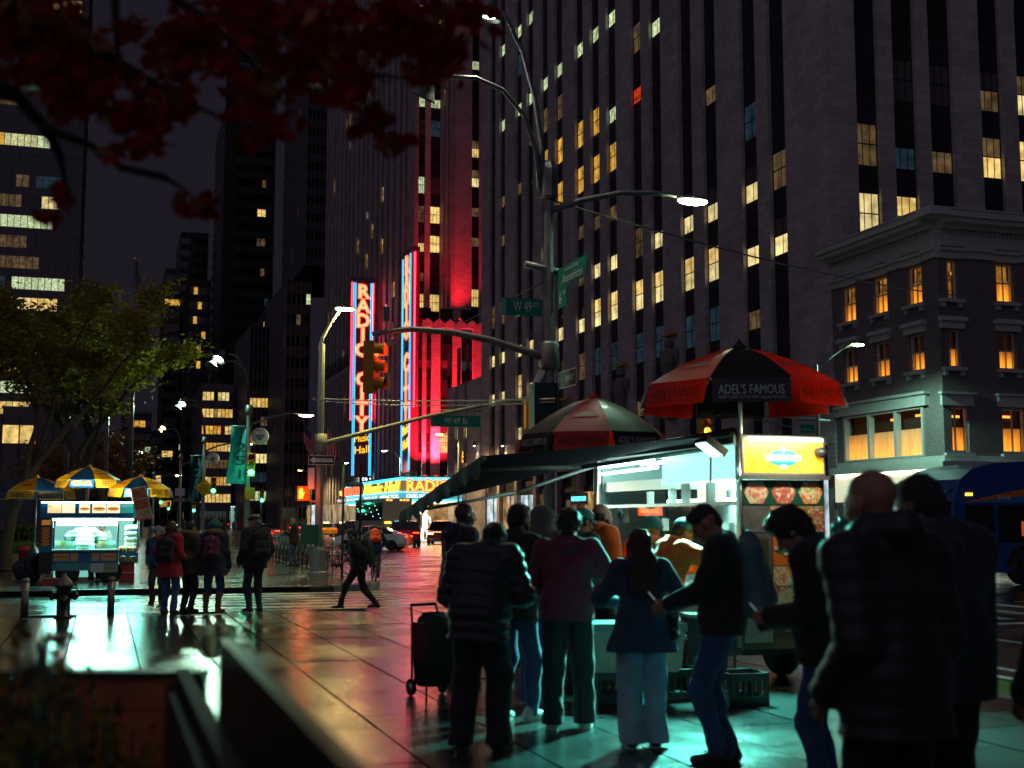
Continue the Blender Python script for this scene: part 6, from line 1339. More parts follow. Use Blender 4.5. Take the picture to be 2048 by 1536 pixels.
for k, s in enumerate(('HOT DOG  4.00', 'SODA', 'HOT PRETZEL', 'WATER')): text(s, .07, [black, hot_r][k % 2], o, ((X(210)+X(236))/2,-.015,ZK(1130+k*4)), (R(90),0,0), width=.26)
lc = MB().box(X(80), X(102), -.02, -.001, ZK(1092), ZK(1037)).build('side_menu', mat('menu_brown', (.12,.03,.015), .4), sc); MB().box(X(80), X(104), -.001, .5, ZK(1104), ZK(1036)).build('side_cabinet', sblue, sc)
for k in range(5): hotdog(lc, X(91), ZK(1058+k*7.5), .22, -.022)
MB().box(X(82), X(100), -.03, -.021, ZK(1050), ZK(1040)).build('lit_photo', food('print_orange_lit', [(.7,.2,.02),(.9,.4,.05),(.3,.2,.2)], 6, es=.25), lc)
o = MB().box(X(240), X(275), -.018, -.001, ZK(1125), ZK(1112)).build('pretzel_board', mat('pretzel_teal', (.08,.22,.25), .4), sc)
for px in (247,268):
    k = 16; r1 = .075; MB().path([(X(px)+r1*math.cos(2*math.pi*i/k), -.02, ZK(1118.5)+r1*.8*math.sin(2*math.pi*i/k)) for i in range(k+1)], .022, 6, caps=False).build('pretzel', mat('pretzel_brown', (.35,.12,.03), .5), o)
for k in range(2): MB().box(X(241), X(271), .1, .6, .02+k*.28, .28+k*.28).build('soda_crate', mat('crate_red', (.40,.02,.02), .4), sc)
for px in (137,222):
    ax = Matrix.Rotation(R(90), 3, 'X'); w = MB().lathe([(.14,-.09),(.27,-.09),(.30,-.05),(.30,.05),(.27,.09),(.14,.09)], (X(px),.12,.31), 18, ax=ax).build('wheel', rubber, sc); MB().lathe([(.03,-.08),(.15,-.085),(.15,.08)], (X(px),.12,.31), 12, ax=ax).build('rim', mat('rim_rust', (.2,.08,.05), .6, .4), w)
fd = MB(); 
for i in range(7): a = math.pi*i/6; fd.add([(X(137)+.38*math.cos(a), -.04, .33+.38*math.sin(a)), (X(137)+.38*math.cos(a), .28, .33+.38*math.sin(a))], [])
fd.f = [[2*i, 2*i+1, 2*i+3, 2*i+2] for i in range(6)]; fd.m = [0]*6; fd.sm = [True]*6; fd.build('mudguard', sblue, sc)
hm_ = MB(Matrix.Translation((X(280),-.18,ZK(1005))) @ Matrix.Rotation(R(-14), 4, 'Y')); hm_.box(-.2, .2, 0, .012, -.46, .42); hb = hm_.build('hanging_menu', mat('menu_paper', (.6,.45,.35), .5), sc)
for k, ff in enumerate((food('menu_meat', [(.3,.05,.02),(.5,.2,.08),(.4,.1,.05)], 7), food('menu_veg', [(.25,.2,.05),(.35,.08,.03),(.5,.35,.1)], 8), food('menu_salad', [(.12,.22,.05),(.5,.4,.25),(.4,.1,.05)], 8))): MB(Matrix.Translation((X(280),-.18,ZK(1005))) @ Matrix.Rotation(R(-14), 4, 'Y')).box(-.17, .17, -.006, -.001, .16-k*.29, .38-k*.29).build('menu_photo', ff, hb); MB(Matrix.Translation((X(280),-.18,ZK(1005))) @ Matrix.Rotation(R(-14), 4, 'Y')).box(-.17, .17, -.006, -.001, .12-k*.29, .155-k*.29).build('menu_strip', hot_r, hb)
sy1 = canvas('canvas_yellow', (.80,.40,.008), .4); sb1 = canvas('canvas_blue', (.008,.07,.19), .4); ink_k = mat('print_black', (.01,.01,.01), .6); ink_yel = mat('print_yellow', (.5,.3,.02), .6)
WS = [('SABRETT', ink_k), ("WE'RE ON A ROLL", ink_yel)]
for px, pyr, pyt, pxa, pxb, rot, lb in ((74,982,955,3,146,R(-22),'left yellow and blue hot dog umbrella'),(178,960,934,112,237,R(33),'middle and highest yellow and blue hot dog umbrella'),(281,978,953,219,343,R(36),'right yellow and blue hot dog umbrella beside the hanging menu')):
    d = 33.6; c = W(px, pyr, d); Rr = (pxb-pxa)/2/2500*d; rise = (pyr-pyt)/2500*d
    u = umbrella('cart_umbrella', lb, 'umbrella', c[:2], c.z, Rr, rise, .22, [sy1, sb1], rot, WS, ink_k, .2, None, 'yellow and blue hot dog umbrellas', .9)
    for pa in [q for q in u.children if q.name.startswith('panel') and q.data.materials[0] == sy1]:
        v = pa.data.vertices; cc = v[5*7+3].co.copy(); a0 = math.atan2(cc.x, -cc.y); nrm = Vector((math.sin(a0)*.55, -math.cos(a0)*.55, .83)).normalized()
        e1 = Vector((math.cos(a0), math.sin(a0), 0)); e2 = nrm.cross(e1)
        k = 12; s = MB(); s.add([cc+nrm*.03+e1*(.17*math.cos(2*math.pi*i/k))-e2*0+e2*(.045*math.sin(2*math.pi*i/k)) for i in range(k)], [tuple(range(k))]); s.build('hotdog_print', hot_r, pa)
        w_ = text('SABRETT', .11, hot_r, pa, cc+nrm*.03+e2*.13, (0,0,0), width=.42); Mx = Matrix((e1, e2, nrm)).transposed(); w_.rotation_euler = Mx.to_euler()
# rubbish at the left of the hot dog cart
def lump(name, label, cat, c, s, m, seed, group=None):
    r = random.Random(seed); t = MB(); k, n = 9, 14; vs = []
    for i in range(k+1):
        th = math.pi*i/k
        for j in range(n):
            ph = 2*math.pi*j/n; q = 1+.10*math.sin(3*ph+seed)+.08*math.sin(5*th+ph*2)+r.gauss(0,.04); z = max(-1, math.cos(th)*1.05); pinch = 1 if z < .55 else max(.12, 1-(z-.55)*1.9); vs.append((s[0]*q*math.sin(th)**.6*math.cos(ph)*pinch, s[1]*q*math.sin(th)**.6*math.sin(ph)*pinch, s[2]*(z+1)))
    t.add(vs, [(i*n+j, (i+1)*n+j, (i+1)*n+(j+1) % n, i*n+(j+1) % n) for i in range(k) for j in range(n)], 0, True); o = t.build(name, m, None, c); tag(o, label, cat, group); return o
bagm = mat('bin_bag', (.008,.010,.016), .22, bump=.5, bs=12); g = G(64, 1168); lump('rubbish_bag', 'shiny dark rubbish bag slumped against the hot dog cart', 'rubbish bag', (g.x, g.y, .0), (.22,.2,.52), bagm, 2); g = G(50, 1160); lump('rubbish_bag', 'smaller black bag behind the shiny one at the left', 'rubbish bag', (g.x-.1, g.y+.5, 0), (.24,.2,.3), bagm, 5)
g = G(49, 1150); b = thing('red_bin', 'red plastic bin peeping out behind the rubbish bags', 'bin', (g.x, g.y+.3, 0)); MB().lathe([(.17,0),(.22,.7),(.24,.72),(.22,.82),(.05,.86)], n=14).build('body', mat('bin_red', (.5,.015,.02), .3), b); MB().lathe([(.245,.70),(.25,.73),(.245,.76)], n=14).build('rim', mat('bin_red_dark', (.25,.01,.01), .4), b)
g = G(97, 1172); fl_ = MB().cbox((0,0,.06), (.45,.3,.12), 0, Matrix.Rotation(.3, 3, 'Z')).cbox((.05,.02,.16), (.4,.28,.06), 0, Matrix.Rotation(-.1, 3, 'Z')).build('cardboard_box', mat('carton_red', (.28,.03,.02), .7), None, (g.x, g.y, 0)); tag(fl_, 'flattened red carton under the hot dog cart locker', 'carton')
# ================================================================== vehicles
def wheel(par, c, r, w, rim_m):
    ax = Matrix.Rotation(R(90), 3, 'Y'); t = MB().lathe([(r*.62,-w/2),(r*.93,-w/2),(r,-w*.32),(r,w*.32),(r*.93,w/2),(r*.62,w/2)], c, 20, ax=ax).build('wheel', rubber, par)
    MB().lathe([(r*.12,-w*.42),(r*.2,-w*.5),(r*.55,-w*.40),(r*.64,-w*.46),(r*.64,w*.46),(r*.55,w*.40),(r*.2,w*.5),(r*.12,w*.42)], c, 14, ax=ax).build('rim', rim_m, t); return t
SED = [(-2.25,.42,.75,.78,.72),(-2.15,.30,.86,.92,.84),(-1.75,.25,.95,1.0,.90),(-1.45,.24,.97,1.03,.91),(-.75,.22,.96,1.40,.91),(.0,.22,.94,1.46,.92),(.45,.22,.92,1.42,.92),(1.15,.22,.90,.96,.91),(1.7,.24,.84,.88,.88),(2.1,.28,.72,.76,.82),(2.28,.40,.60,.62,.70)]
SUV = [(-2.3,.50,.80,.84,.80),(-2.22,.38,1.02,1.12,.90),(-2.0,.34,1.06,1.56,.93),(-1.6,.32,1.06,1.72,.94),(-.6,.30,1.04,1.76,.95),(.4,.30,1.03,1.70,.95),(1.15,.30,1.02,1.08,.95),(1.8,.32,.96,1.0,.93),(2.2,.36,.85,.88,.88),(2.38,.50,.7,.72,.78)]
def car(name, label, prof, loc, heading, paint, tail=False, brake=1.0, head=True, plate=True, group='cars on the avenue', cat='car', sign=None):
    """heading: 0 = driving up the avenue (north). lofted body, glazing split off as its own part"""
    t = thing(name, label, cat, (loc[0], loc[1], ZR), heading, group); body = MB(); gl_ = MB(); secs = []
    for y, zb, zl, zr, w in prof:
        g = zr-zl; wr = w*(.98 if g < .15 else .76); secs.append([(-w*.9,y,zb),(-w,y,zb+.16),(-w*.99,y,zl),(-wr,y,zr-.04 if g > .15 else zr-.01),(-wr*.55,y,zr),(wr*.55,y,zr),(wr,y,zr-.04 if g > .15 else zr-.01),(w*.99,y,zl),(w,y,zb+.16),(w*.9,y,zb)])
    for i in range(len(secs)-1):
        g0, g1 = prof[i][3]-prof[i][2], prof[i+1][3]-prof[i+1][2]
        for j in range(9):
            q = [secs[i][j], secs[i][j+1], secs[i+1][j+1], secs[i+1][j]]; side = j in (2,6); top = j in (3,4,5); glassy = (side and max(g0, g1) > .2) or (top and abs(g0-g1) > .25)
            (gl_ if glassy else body).add(q, [(0,1,2,3)], 0, True)
    for i in range(len(secs)):
        if prof[i][3]-prof[i][2] > .3:
            for a_, b_ in ((2,3),(7,6)): body.tube(Vector(secs[i][a_])+Vector((0,0,-.05)), secs[i][b_], .028, n=5)
    body.add(secs[0], [tuple(range(10))]); body.add(secs[-1], [tuple(range(10))[::-1]]); body.build('body', paint, t); gl_.build('glazing', glass_dark, t)
    y0, y1 = prof[0][0], prof[-1][0]; wz = prof[2][2]; W2 = prof[3][4]; rim_m = mat('alloy', (.35,.35,.36), .3, .8); rr = .33 if prof is SED else .37
    for y in (y0*.62, y1*.60):
        for x in (-W2+.09, W2-.09): wheel(t, (x, y, rr), rr, .22, rim_m)
        MB().box(-W2+.22, W2-.22, y-.4, y+.4, .2, .45).build('wheel_well', black, t)
    tl = glow('tail_on', (1,.03,.01), 9) if tail else mat('tail_off', (.30,.01,.01), .25)
    for s in (-1, 1):
        MB().box(s*W2*.62-.2, s*W2*.62+.2, y0+.02, y0+.14, wz-.20, wz-.08).build('tail_light', tl, t)
        MB().cbox((s*W2*.66, y1-.16, prof[-2][2]-.08), (.36,.2,.13)).build('headlight', glow('head_on', (1,.9,.7), 16) if head else mat('head_off', (.3,.3,.3), .15), t)
        MB().cbox((s*(W2+.08), .75, wz+.05), (.18,.1,.13)).build('mirror', paint, t)
    if tail and brake:
        lamp('POINT', (0,y0-.25,.75), 14*brake, (1,.04,.02), t, .5)
    if plate: MB().box(-.16, .16, y0-.03, y0+.0, .62, .72).build('plate', sign_yellow, t)
    MB().box(-W2*.85, W2*.85, y0-.05, y0+.12, .32, .52).build('bumper', black if prof is SUV else paint, t)
    if sign: MB().box(-.32, .32, -.12, .12, 1.46, 1.60).build('roof_sign', glow('taxi_sign', (1,.8,.4), 2), t)
    return t
def cpaint(n, c, r=.22): return mat('car_paint_'+n, c, r, .25, coat=.6)
pw, pr, pk, py_, pg, po, pd = cpaint('white', (.82,.84,.78)), cpaint('red', (.22,.012,.014)), cpaint('black', (.010,.010,.012)), cpaint('yellow', (.72,.38,.01)), cpaint('grey', (.16,.17,.18)), cpaint('orange', (.62,.10,.012)), cpaint('maroon', (.09,.01,.012))
def at(px, py, z=ZR): return G(px, py, z)
car('sedan', 'white sedan turning left in the middle of the avenue', SED, at(745,1101), R(62), pw, True, .6, True)
car('suv', 'red and silver suv with lit tail lights and a yellow plate', SUV, at(808,1093), R(-8), pr, True, 1.3)
car('suv', 'orange red suv right of the white shop display, brake lights on', SUV, at(884,1088), R(160), po, True, .8)
car('suv', 'black suv behind the white sedan, nearest of the dark ones', SUV, at(700,1072), R(75), pk, False)
car('suv', 'second black suv under the tour bus window', SUV, at(752,1070), R(70), pk, True, .3)
car('taxi', 'yellow taxi seen between the sign post and the black suv', SED, at(684,1071), R(20), py_, True, .4, sign=True, cat='taxi')
car('taxi', 'yellow taxi right beside the pale signal post', SED, at(652,1073), R(0), py_, True, .4, sign=True, cat='taxi')
car('sedan', 'silver car with bright red brake lights behind the lattice barrier', SED, at(532,1080), R(4), pg, True, 2.2)
car('suv', 'black suv waiting in front of the barrier by the man in the cap', SUV, at(516,1062), R(0), pk, True, .6)
car('sedan', 'grey car beyond the man on the phone', SED, at(590,1068), R(-5), pg, True, .8)
far_spots = [(345,1058,pr,'far car with red lights left of the dark banner post'),(372,1055,pk,'far dark car behind the man in the green parka'),(402,1057,pg,'far grey car behind the teal beanie woman'),(425,1056,py_,'far yellow cab right of the teal beanie woman'),(448,1058,pk,'far black car near the white marker post'),(470,1055,pd,'far maroon car left of the capped man'),(560,1056,pk,'far dark car under the lit shed'),(618,1056,pd,'far maroon car beyond the crossing signal')]
for i, (px, py, c, lb) in enumerate(far_spots): car('sedan' if i % 2 else 'suv', lb, SED if i % 2 else SUV, at(px,py), R(0 if i % 3 else 180), c, True, .8)
p = at(450,1084); mk = thing('marker_post', 'short white flexible marker post on the wet street', 'marker post', (p.x, p.y, ZR)); MB().lathe([(.05,0),(.05,.95),(.03,1.0)], n=10).build('post', mat('marker_white', (.7,.75,.68), .5), mk); MB().lathe([(.14,0),(.12,.04)], n=12).build('foot', black, mk)
# tour coach under the marquee
d = 108; p = W(795, 1040, d); bus = thing('tour_coach', 'white tour coach with dark panoramic side window below the marquee', 'coach', (p.x, p.y, ZR), R(1)); cw = mat('coach_white', (.50,.48,.36), .35, coat=.3)
MB().box(-1.28, 1.28, 0, 11.5, .45, 3.65).build('body', cw, bus); MB().box(-1.30, -1.281, .3, 11.0, 1.75, 3.35).build('side_window', mat('coach_glass', (.01,.03,.035), .05, spec=.8), bus); gl2 = glow('coach_speck', (.4,1,.85), 3)
for i in range(14): MB().box(-1.32,-1.301, .8+(i*.73) % 9.8, .95+(i*.73) % 9.8, 1.9+(i*.37) % 1.3, 1.98+(i*.37) % 1.3).build('interior_light', gl2, bus)
for x in (-.9,-.6,.3,.6,.9): MB().box(x-.1, x+.1, -.03, 0, 3.45, 3.55).build('marker_light', glow('marker_orange', (1,.3,.03), 5), bus)
for x in (-.85,.85): MB().box(x-.28, x+.28, -.03, 0, 1.5, 1.64).build('tail_light', glow('tail_amber', (1,.45,.03), 6), bus)
MB().box(-1.2, 1.2, -.06, 0, .5, .95).build('bumper', steel, bus)
for y in (2.5, 8.5):
    for x in (-1.1, 1.1): wheel(bus, (x, y, .48), .48, .3, steel)
# city bus at the right
p = G(1998, 1166, ZR); cb_ = thing('city_bus', 'dark blue city bus with an orange swoosh entering at the right', 'bus', (p.x, p.y, ZR), R(90)); bb = mat('bus_blue', (.012,.07,.30), .3, coat=.3); bl_ = mat('bus_light_blue', (.03,.22,.50), .3); bo = mat('bus_orange', (.75,.20,.012), .3)
# local: +y is forward (to the left in view), side facing us is -x after turning
zt_ = 3.15; prof_ = [(1.9,.35),(2.32,.36),(2.42,.5),(2.44,1.3),(2.36,2.3),(2.15,2.9),(1.75,3.2),(1.0,3.36),(-1.5,3.5),(-9.5,3.5),(-9.6,.4),(-9.5,.35)]
MB().prism([(y, z) for y, z in prof_], 2.5, 0, lambda a, b, t: (-1.25+t, a, b)).build('body', bb, cb_)
sidex = -1.262
def side(poly, m, name, dx=0.0): return MB().prism(poly, .012, 0, lambda a, b, t: (sidex-dx+t*.9, a, b)).build(name, m, cb_)
sw_ = []; lo_ = []
for i in range(15):
    u = i/14; y = 2.05-u*5.2; z = 2.28+.62*math.sin(min(1,u*1.05)*math.pi/2); sw_.append((y, z)); lo_.append((y, z-.17*min(1,u*3+.05)))
side(sw_+lo_[::-1], bo, 'swoosh', .004); side(lo_+[(-3.15,2.26),(2.05,2.26)], bl_, 'roof_panel', .001); side([(-3.15,2.73),(-9.3,2.73),(-9.3,2.9),(-3.15,2.9)], bo, 'swoosh', .004)
busg = mat('bus_glass', (.008,.008,.010), .06, spec=.7)
side([(2.12,1.25),(1.1,1.25),(1.1,2.2),(2.0,2.2)], busg, 'driver_window', .003)
for k in range(5): side([(.95-k*1.55,1.18),(-.5-k*1.55,1.18),(-.5-k*1.55,2.2),(.95-k*1.55,2.2)], busg, 'window', .003)
side([(.2,1.35),(-.35,1.35),(-.35,1.75),(.2,1.75)], glow('bus_screen', (1,.16,.03), .35), 'screen', .006); side([(.3,.98),(-.2,.98),(-.2,1.10),(.3,1.10)], mat('bus_red_stripe', (.25,.02,.02), .4), 'stripe', .002); side([(-.62,1.0),(-.86,1.0),(-.86,1.07),(-.62,1.07)], glow('marker_red', (1,.04,.02), 2.5), 'marker_light', .004)
side([(1.0,.3)]+[(.10+.62*math.cos(a)*-1, .48+.62*math.sin(a)) for a in [math.pi*k/10 for k in range(11)]][::1]+[(1.0,.3)] if 0 else [(.10+.62*math.cos(a), .48+.62*math.sin(a)) for a in [math.pi*k/12 for k in range(13)]], mat('bus_arch', (.03,.006,.006), .7), 'wheel_arch', .002)
for y in (.10, -6.6):
    w = wheel(cb_, (-1.12, y, .48), .48, .32, mat('bus_rim', (.5,.5,.48), .25, .9)); wheel(cb_, (1.1, y, .48), .48, .32, MATS['bus_rim'])
    for k in range(8): a = k*math.pi/4; MB().ball((-1.29, y+.2*math.cos(a), .48+.2*math.sin(a)), .025, n=6).build('wheel_nut', dark_steel, w)
    MB().lathe([(.13,0),(.13,.04),(.1,.05)], (-1.26,y,.48), 14, ax=Matrix.Rotation(R(-90), 3, 'Y')).build('hub', dark_steel, w)
side([(2.02,2.45),(1.78,2.45),(1.78,2.53),(2.0,2.53)], glow('marker_orange', (1,.3,.03), 5), 'marker_light', .01); onm = text('3976', .15, sign_white, cb_, (sidex-.012,.75,2.40), (R(90),0,R(-90)), width=.42)
MB().box(-1.1, 1.1, 2.36, 2.46, 1.2, 2.3).build('windscreen', busg, cb_); MB().path([(-1.1,2.3,2.6),(-1.2,2.75,2.5),(-1.2,2.8,2.1)], .03, 6).build('mirror_arm', black, cb_); MB().box(-1.28,-1.12,2.72,2.82,1.75,2.15).build('mirror', black, cb_)
# lit shop figure: white display shape in the window across the avenue
q = W(850, 1040, 100); ds = thing('window_figure', 'glowing white sculpture in a street window right of the red suv', 'sculpture', (q.x, q.y, 0)); dg = glow('figure_white', (1,.92,.85), 2.2)
m = MB(); m.path([(-.25,0,.1),(-.18,0,.8),(0,0,1.35)], [.12,.13,.17], 8); m.path([(.3,0,.1),(.2,0,.75),(0,0,1.35)], [.12,.13,.17], 8); m.path([(0,0,1.3),(.02,0,1.9),(.05,0,2.2)], [.2,.24,.1], 8); m.ball((.06,0,2.42), .17); m.path([(.1,0,2.1),(-.35,0,2.2),(-.7,0,2.6)], [.09,.08,.06], 6); m.path([(0,0,2.1),(.4,0,1.8),(.45,0,1.4)], [.09,.08,.06], 6); m.build('figure', dg, ds); MB().box(-.9,.9,-.3,.3,0,.12).build('plinth', shop_w, ds)
# bicycle builder
def bicycle(label, loc, rz, name='bicycle', lean=0.0, m=None):
    t = thing(name, label, 'bicycle', loc, rz); t.rotation_euler = (0, lean, rz); m = m or dark_steel       # forward +y
    for y in (-.5, .5):
        k = 22; ax = Matrix.Rotation(R(90), 3, 'Y'); w = MB().path([(0, y+.33*math.cos(2*math.pi*i/k), .34+.33*math.sin(2*math.pi*i/k)) for i in range(k+1)], .018, 6, caps=False).build('wheel', rubber, t); s = MB()
        for i in range(10): a = 2*math.pi*i/10; s.tube((0,y,.34), (0, y+.32*math.cos(a), .34+.32*math.sin(a)), .003, n=4)
        s.lathe([(.02,-.04),(.03,0),(.02,.04)], (0,y,.34), 8, ax=ax); s.build('spokes', chrome, w)
    f = MB(); bbx = (0,-.08,.30); st_ = (0,-.22,.82); hd_ = (0,.36,.82); f.tube(bbx, st_, .016).tube(st_, hd_, .015).tube(bbx, hd_, .018).tube(bbx, (0,-.5,.34), .012).tube(st_, (0,-.5,.34), .010).path([hd_, (0,.40,.66), (0,.5,.34)], .016, 6); f.build('frame', m, t)
    MB().cbox((0,-.24,.90), (.14,.26,.05), taper=.7).build('saddle', black, t); MB().path([(-.26,.30,.98),(-.1,.38,.97),(.1,.38,.97),(.26,.30,.98)], .012, 6).tube((0,.38,.96), hd_, .014).build('handlebar', black, t)
    c = MB().lathe([(.09,-.006),(.09,.006)], (0.03,-.08,.30), 14, ax=Matrix.Rotation(R(90), 3, 'Y')); c.tube((.06,-.08,.30), (.08,-.02,.15), .01).tube((-.06,-.08,.30), (-.08,-.14,.45), .01).cbox((.12,-.02,.15), (.09,.07,.02)).cbox((-.12,-.14,.45), (.09,.07,.02)); c.build('crankset', steel, t)
    return t
p = G(668, 1150); bicycle('dark bicycle parked against the lattice barrier by the signal post', (p.x, p.y, 0), R(70), lean=R(-8))
# ================================================================== people: smooth-blended bodies and clothes meshed with surface nets
def snet(D, org, h):
    s = D < 0; nx, ny, nz = D.shape
    c = [s[i:nx-1+i, j:ny-1+j, k:nz-1+k] for i in (0,1) for j in (0,1) for k in (0,1)]
    tot = sum(q.astype(np.int8) for q in c); act = np.argwhere((tot > 0) & (tot < 8))
    if len(act) == 0: return None
    idx = np.full((nx-1, ny-1, nz-1), -1, np.int32); idx[act[:,0],act[:,1],act[:,2]] = np.arange(len(act))
    off = np.array([(i,j,k) for i in (0,1) for j in (0,1) for k in (0,1)])
    V = np.stack([D[act[:,0]+o[0], act[:,1]+o[1], act[:,2]+o[2]] for o in off], 1)
    acc = np.zeros((len(act), 3)); cnt = np.zeros(len(act))
    for a in range(8):
        for b in range(a+1, 8):
            if np.abs(off[a]-off[b]).sum() != 1: continue
            va, vb = V[:,a], V[:,b]; m = (va < 0) != (vb < 0); t = np.where(m, va/np.where(m, va-vb, 1), 0)
            acc += np.where(m[:,None], off[a]+(off[b]-off[a])*t[:,None], 0); cnt += m
    verts = (act+acc/cnt[:,None])*h+org; faces = []
    for ax in range(3):
        o1, o2 = [(1,2),(2,0),(0,1)][ax]; sl0 = [slice(1,-1)]*3; sl1 = [slice(1,-1)]*3; sl0[ax] = slice(0,-1); sl1[ax] = slice(1,None)
        a = s[tuple(sl0)]; b = s[tuple(sl1)]
        p = np.argwhere(a != b)
        if len(p) == 0: continue
        fl = a[p[:,0],p[:,1],p[:,2]]; g = p.copy(); g[:,o1] += 1; g[:,o2] += 1
        e1 = np.zeros(3, int); e1[o1] = 1; e2 = np.zeros(3, int); e2[o2] = 1
        q = [g-e1-e2, g-e2, g, g-e1]; f = np.stack([idx[w[:,0],w[:,1],w[:,2]] for w in q], 1); f[~fl] = f[~fl][:, ::-1]; faces.append(f)
    F = np.concatenate(faces); F = F[(F >= 0).all(1)]
    return verts, F
def npv(p): return np.array((p[0], p[1], p[2]), dtype=np.float32)
def sdf(name, prims, vox, m, parent, k=.03, planes=(), disp=None, smooth=True, bbox=None):
    """prims: ('c', a, b, ra, rb[, k]) tapered capsule; ('e', centre, radii, matrix or None[, k]) ellipsoid; a leading '-' subtracts"""
    lo = np.array([1e9]*3); hi = -lo
    for q in prims:
        if q[0] == 'c':
            for p, r in ((q[1], q[3]), (q[2], q[4])): lo = np.minimum(lo, npv(p)-r); hi = np.maximum(hi, npv(p)+r)
        elif q[0] == 'e': r = max(q[2]); lo = np.minimum(lo, npv(q[1])-r); hi = np.maximum(hi, npv(q[1])+r)
    if bbox: lo = np.maximum(lo, bbox[0]); hi = np.minimum(hi, bbox[1])
    pad = vox*3+.012; lo -= pad; hi += pad; n = np.ceil((hi-lo)/vox).astype(int)+1
    ax = [lo[i]+vox*np.arange(n[i]) for i in range(3)]; ax = [a.astype(np.float32) for a in ax]; D = np.full(tuple(n), .3, np.float32)
    for q in prims:
        neg = q[0][0] == '-'; t = q[0].lstrip('-')
        if t == 'c':
            a, b, ra, rb = npv(q[1]), npv(q[2]), q[3], q[4]; kk = q[5] if len(q) > 5 else k; l0 = np.minimum(a-ra, b-rb); h0 = np.maximum(a+ra, b+rb)
        else:
            cc, rr, Mx = npv(q[1]), q[2], q[3]; kk = q[4] if len(q) > 4 else k; R0 = max(rr); l0, h0 = cc-R0, cc+R0
        mg = kk+vox*2.5+.01; i0 = np.clip(np.floor((l0-mg-lo)/vox).astype(int), 0, n); i1 = np.clip(np.ceil((h0+mg-lo)/vox).astype(int)+1, 0, n)
        if (i1 <= i0).any(): continue
        x = ax[0][i0[0]:i1[0]][:,None,None]; y = ax[1][i0[1]:i1[1]][None,:,None]; z = ax[2][i0[2]:i1[2]][None,None,:]
        if t == 'c':
            ba = b-a; L = float(ba @ ba)+1e-9; px, py, pz = x-a[0], y-a[1], z-a[2]; u = np.clip((px*ba[0]+py*ba[1]+pz*ba[2])/L, 0, 1)
            d = np.sqrt((px-u*ba[0])**2+(py-u*ba[1])**2+(pz-u*ba[2])**2)-(ra+(rb-ra)*u)
        else:
            px, py, pz = x-cc[0], y-cc[1], z-cc[2]
            if Mx is not None: I = np.array(Mx.transposed(), dtype=np.float32); px, py, pz = I[0,0]*px+I[0,1]*py+I[0,2]*pz, I[1,0]*px+I[1,1]*py+I[1,2]*pz, I[2,0]*px+I[2,1]*py+I[2,2]*pz
            e0 = np.sqrt((px/rr[0])**2+(py/rr[1])**2+(pz/rr[2])**2); e1 = np.sqrt((px/rr[0]**2)**2+(py/rr[1]**2)**2+(pz/rr[2]**2)**2)+1e-6; d = e0*(e0-1)/e1
        S0 = D[i0[0]:i1[0], i0[1]:i1[1], i0[2]:i1[2]]
        if neg: d = -d; hh = np.maximum(kk-np.abs(S0-d), 0)/kk; D[i0[0]:i1[0], i0[1]:i1[1], i0[2]:i1[2]] = np.maximum(S0, d)+hh*hh*kk*.25
        else: hh = np.maximum(kk-np.abs(S0-d), 0)/kk; D[i0[0]:i1[0], i0[1]:i1[1], i0[2]:i1[2]] = np.minimum(S0, d)-hh*hh*kk*.25
    X, Y, Z = ax[0][:,None,None], ax[1][None,:,None], ax[2][None,None,:]
    if disp is not None: D = D+disp(X, Y, Z)
    for (nx_, ny_, nz_, c0) in planes: D = np.maximum(D, nx_*X+ny_*Y+nz_*Z-c0)
    D[0] = D[-1] = .3; D[:,0] = D[:,-1] = .3; D[:,:,0] = D[:,:,-1] = .3
    r = snet(D, lo, vox)
    if r is None: return None
    v, f = r
    if name == 'body':   # keep one continuous surface
        lab = np.arange(len(v)); ed = np.concatenate([f[:, [0,1]], f[:, [1,2]], f[:, [2,3]], f[:, [3,0]]])
        for _ in range(400):
            mn = np.minimum(lab[ed[:,0]], lab[ed[:,1]]); old = lab.copy(); np.minimum.at(lab, ed[:,0], mn); np.minimum.at(lab, ed[:,1], mn); lab = lab[lab]
            if (lab == old).all(): break
        u, c_ = np.unique(lab, return_counts=True); big = u[c_.argmax()]
        if len(u) > 1: keep = lab == big; ix = np.cumsum(keep)-1; f = ix[f[keep[f[:,0]]]]; v = v[keep]
    me = bpy.data.meshes.new(name); me.vertices.add(len(v)); me.vertices.foreach_set('co', v.astype(np.float32).ravel()); me.loops.add(len(f)*4); me.loops.foreach_set('vertex_index', f.astype(np.int32).ravel())
    me.polygons.add(len(f)); me.polygons.foreach_set('loop_start', np.arange(0, len(f)*4, 4, dtype=np.int32)); me.polygons.foreach_set('loop_total', np.full(len(f), 4, np.int32)); me.polygons.foreach_set('use_smooth', np.ones(len(f), bool)); me.update(calc_edges=True)
    me.materials.append(m); return link(name, me, parent)
def ik(a, b, l1, l2, pole):
    a, b = Vector(a), Vector(b); d = b-a; L = min(d.length, (l1+l2)*.999); d.normalize(); x = (l1*l1-l2*l2+L*L)/(2*L); h = math.sqrt(max(l1*l1-x*x, 0)); p = Vector(pole); p = (p-d*p.dot(d)).normalized(); return a+d*x+p*h, a+d*L
def skin(n, c): return mat('skin_'+n, c, .5, var=.08, vs=10)
sk_l, sk_m, sk_d, sk_dd = skin('light', (.46,.25,.17)), skin('tan', (.32,.16,.09)), skin('brown', (.16,.075,.04)), skin('dark', (.06,.028,.018))
def cloth(n, c, rough=.85, var=.25, vs=7, sheen=.15, bump=.35, bs=120): return mat('cloth_'+n, c, rough, var=var, vs=vs, sheen=sheen, bump=bump, bs=bs)
c_black, c_navy, c_char = cloth('black', (.008,.008,.010)), cloth('navy', (.010,.020,.036)), cloth('charcoal', (.022,.022,.026))
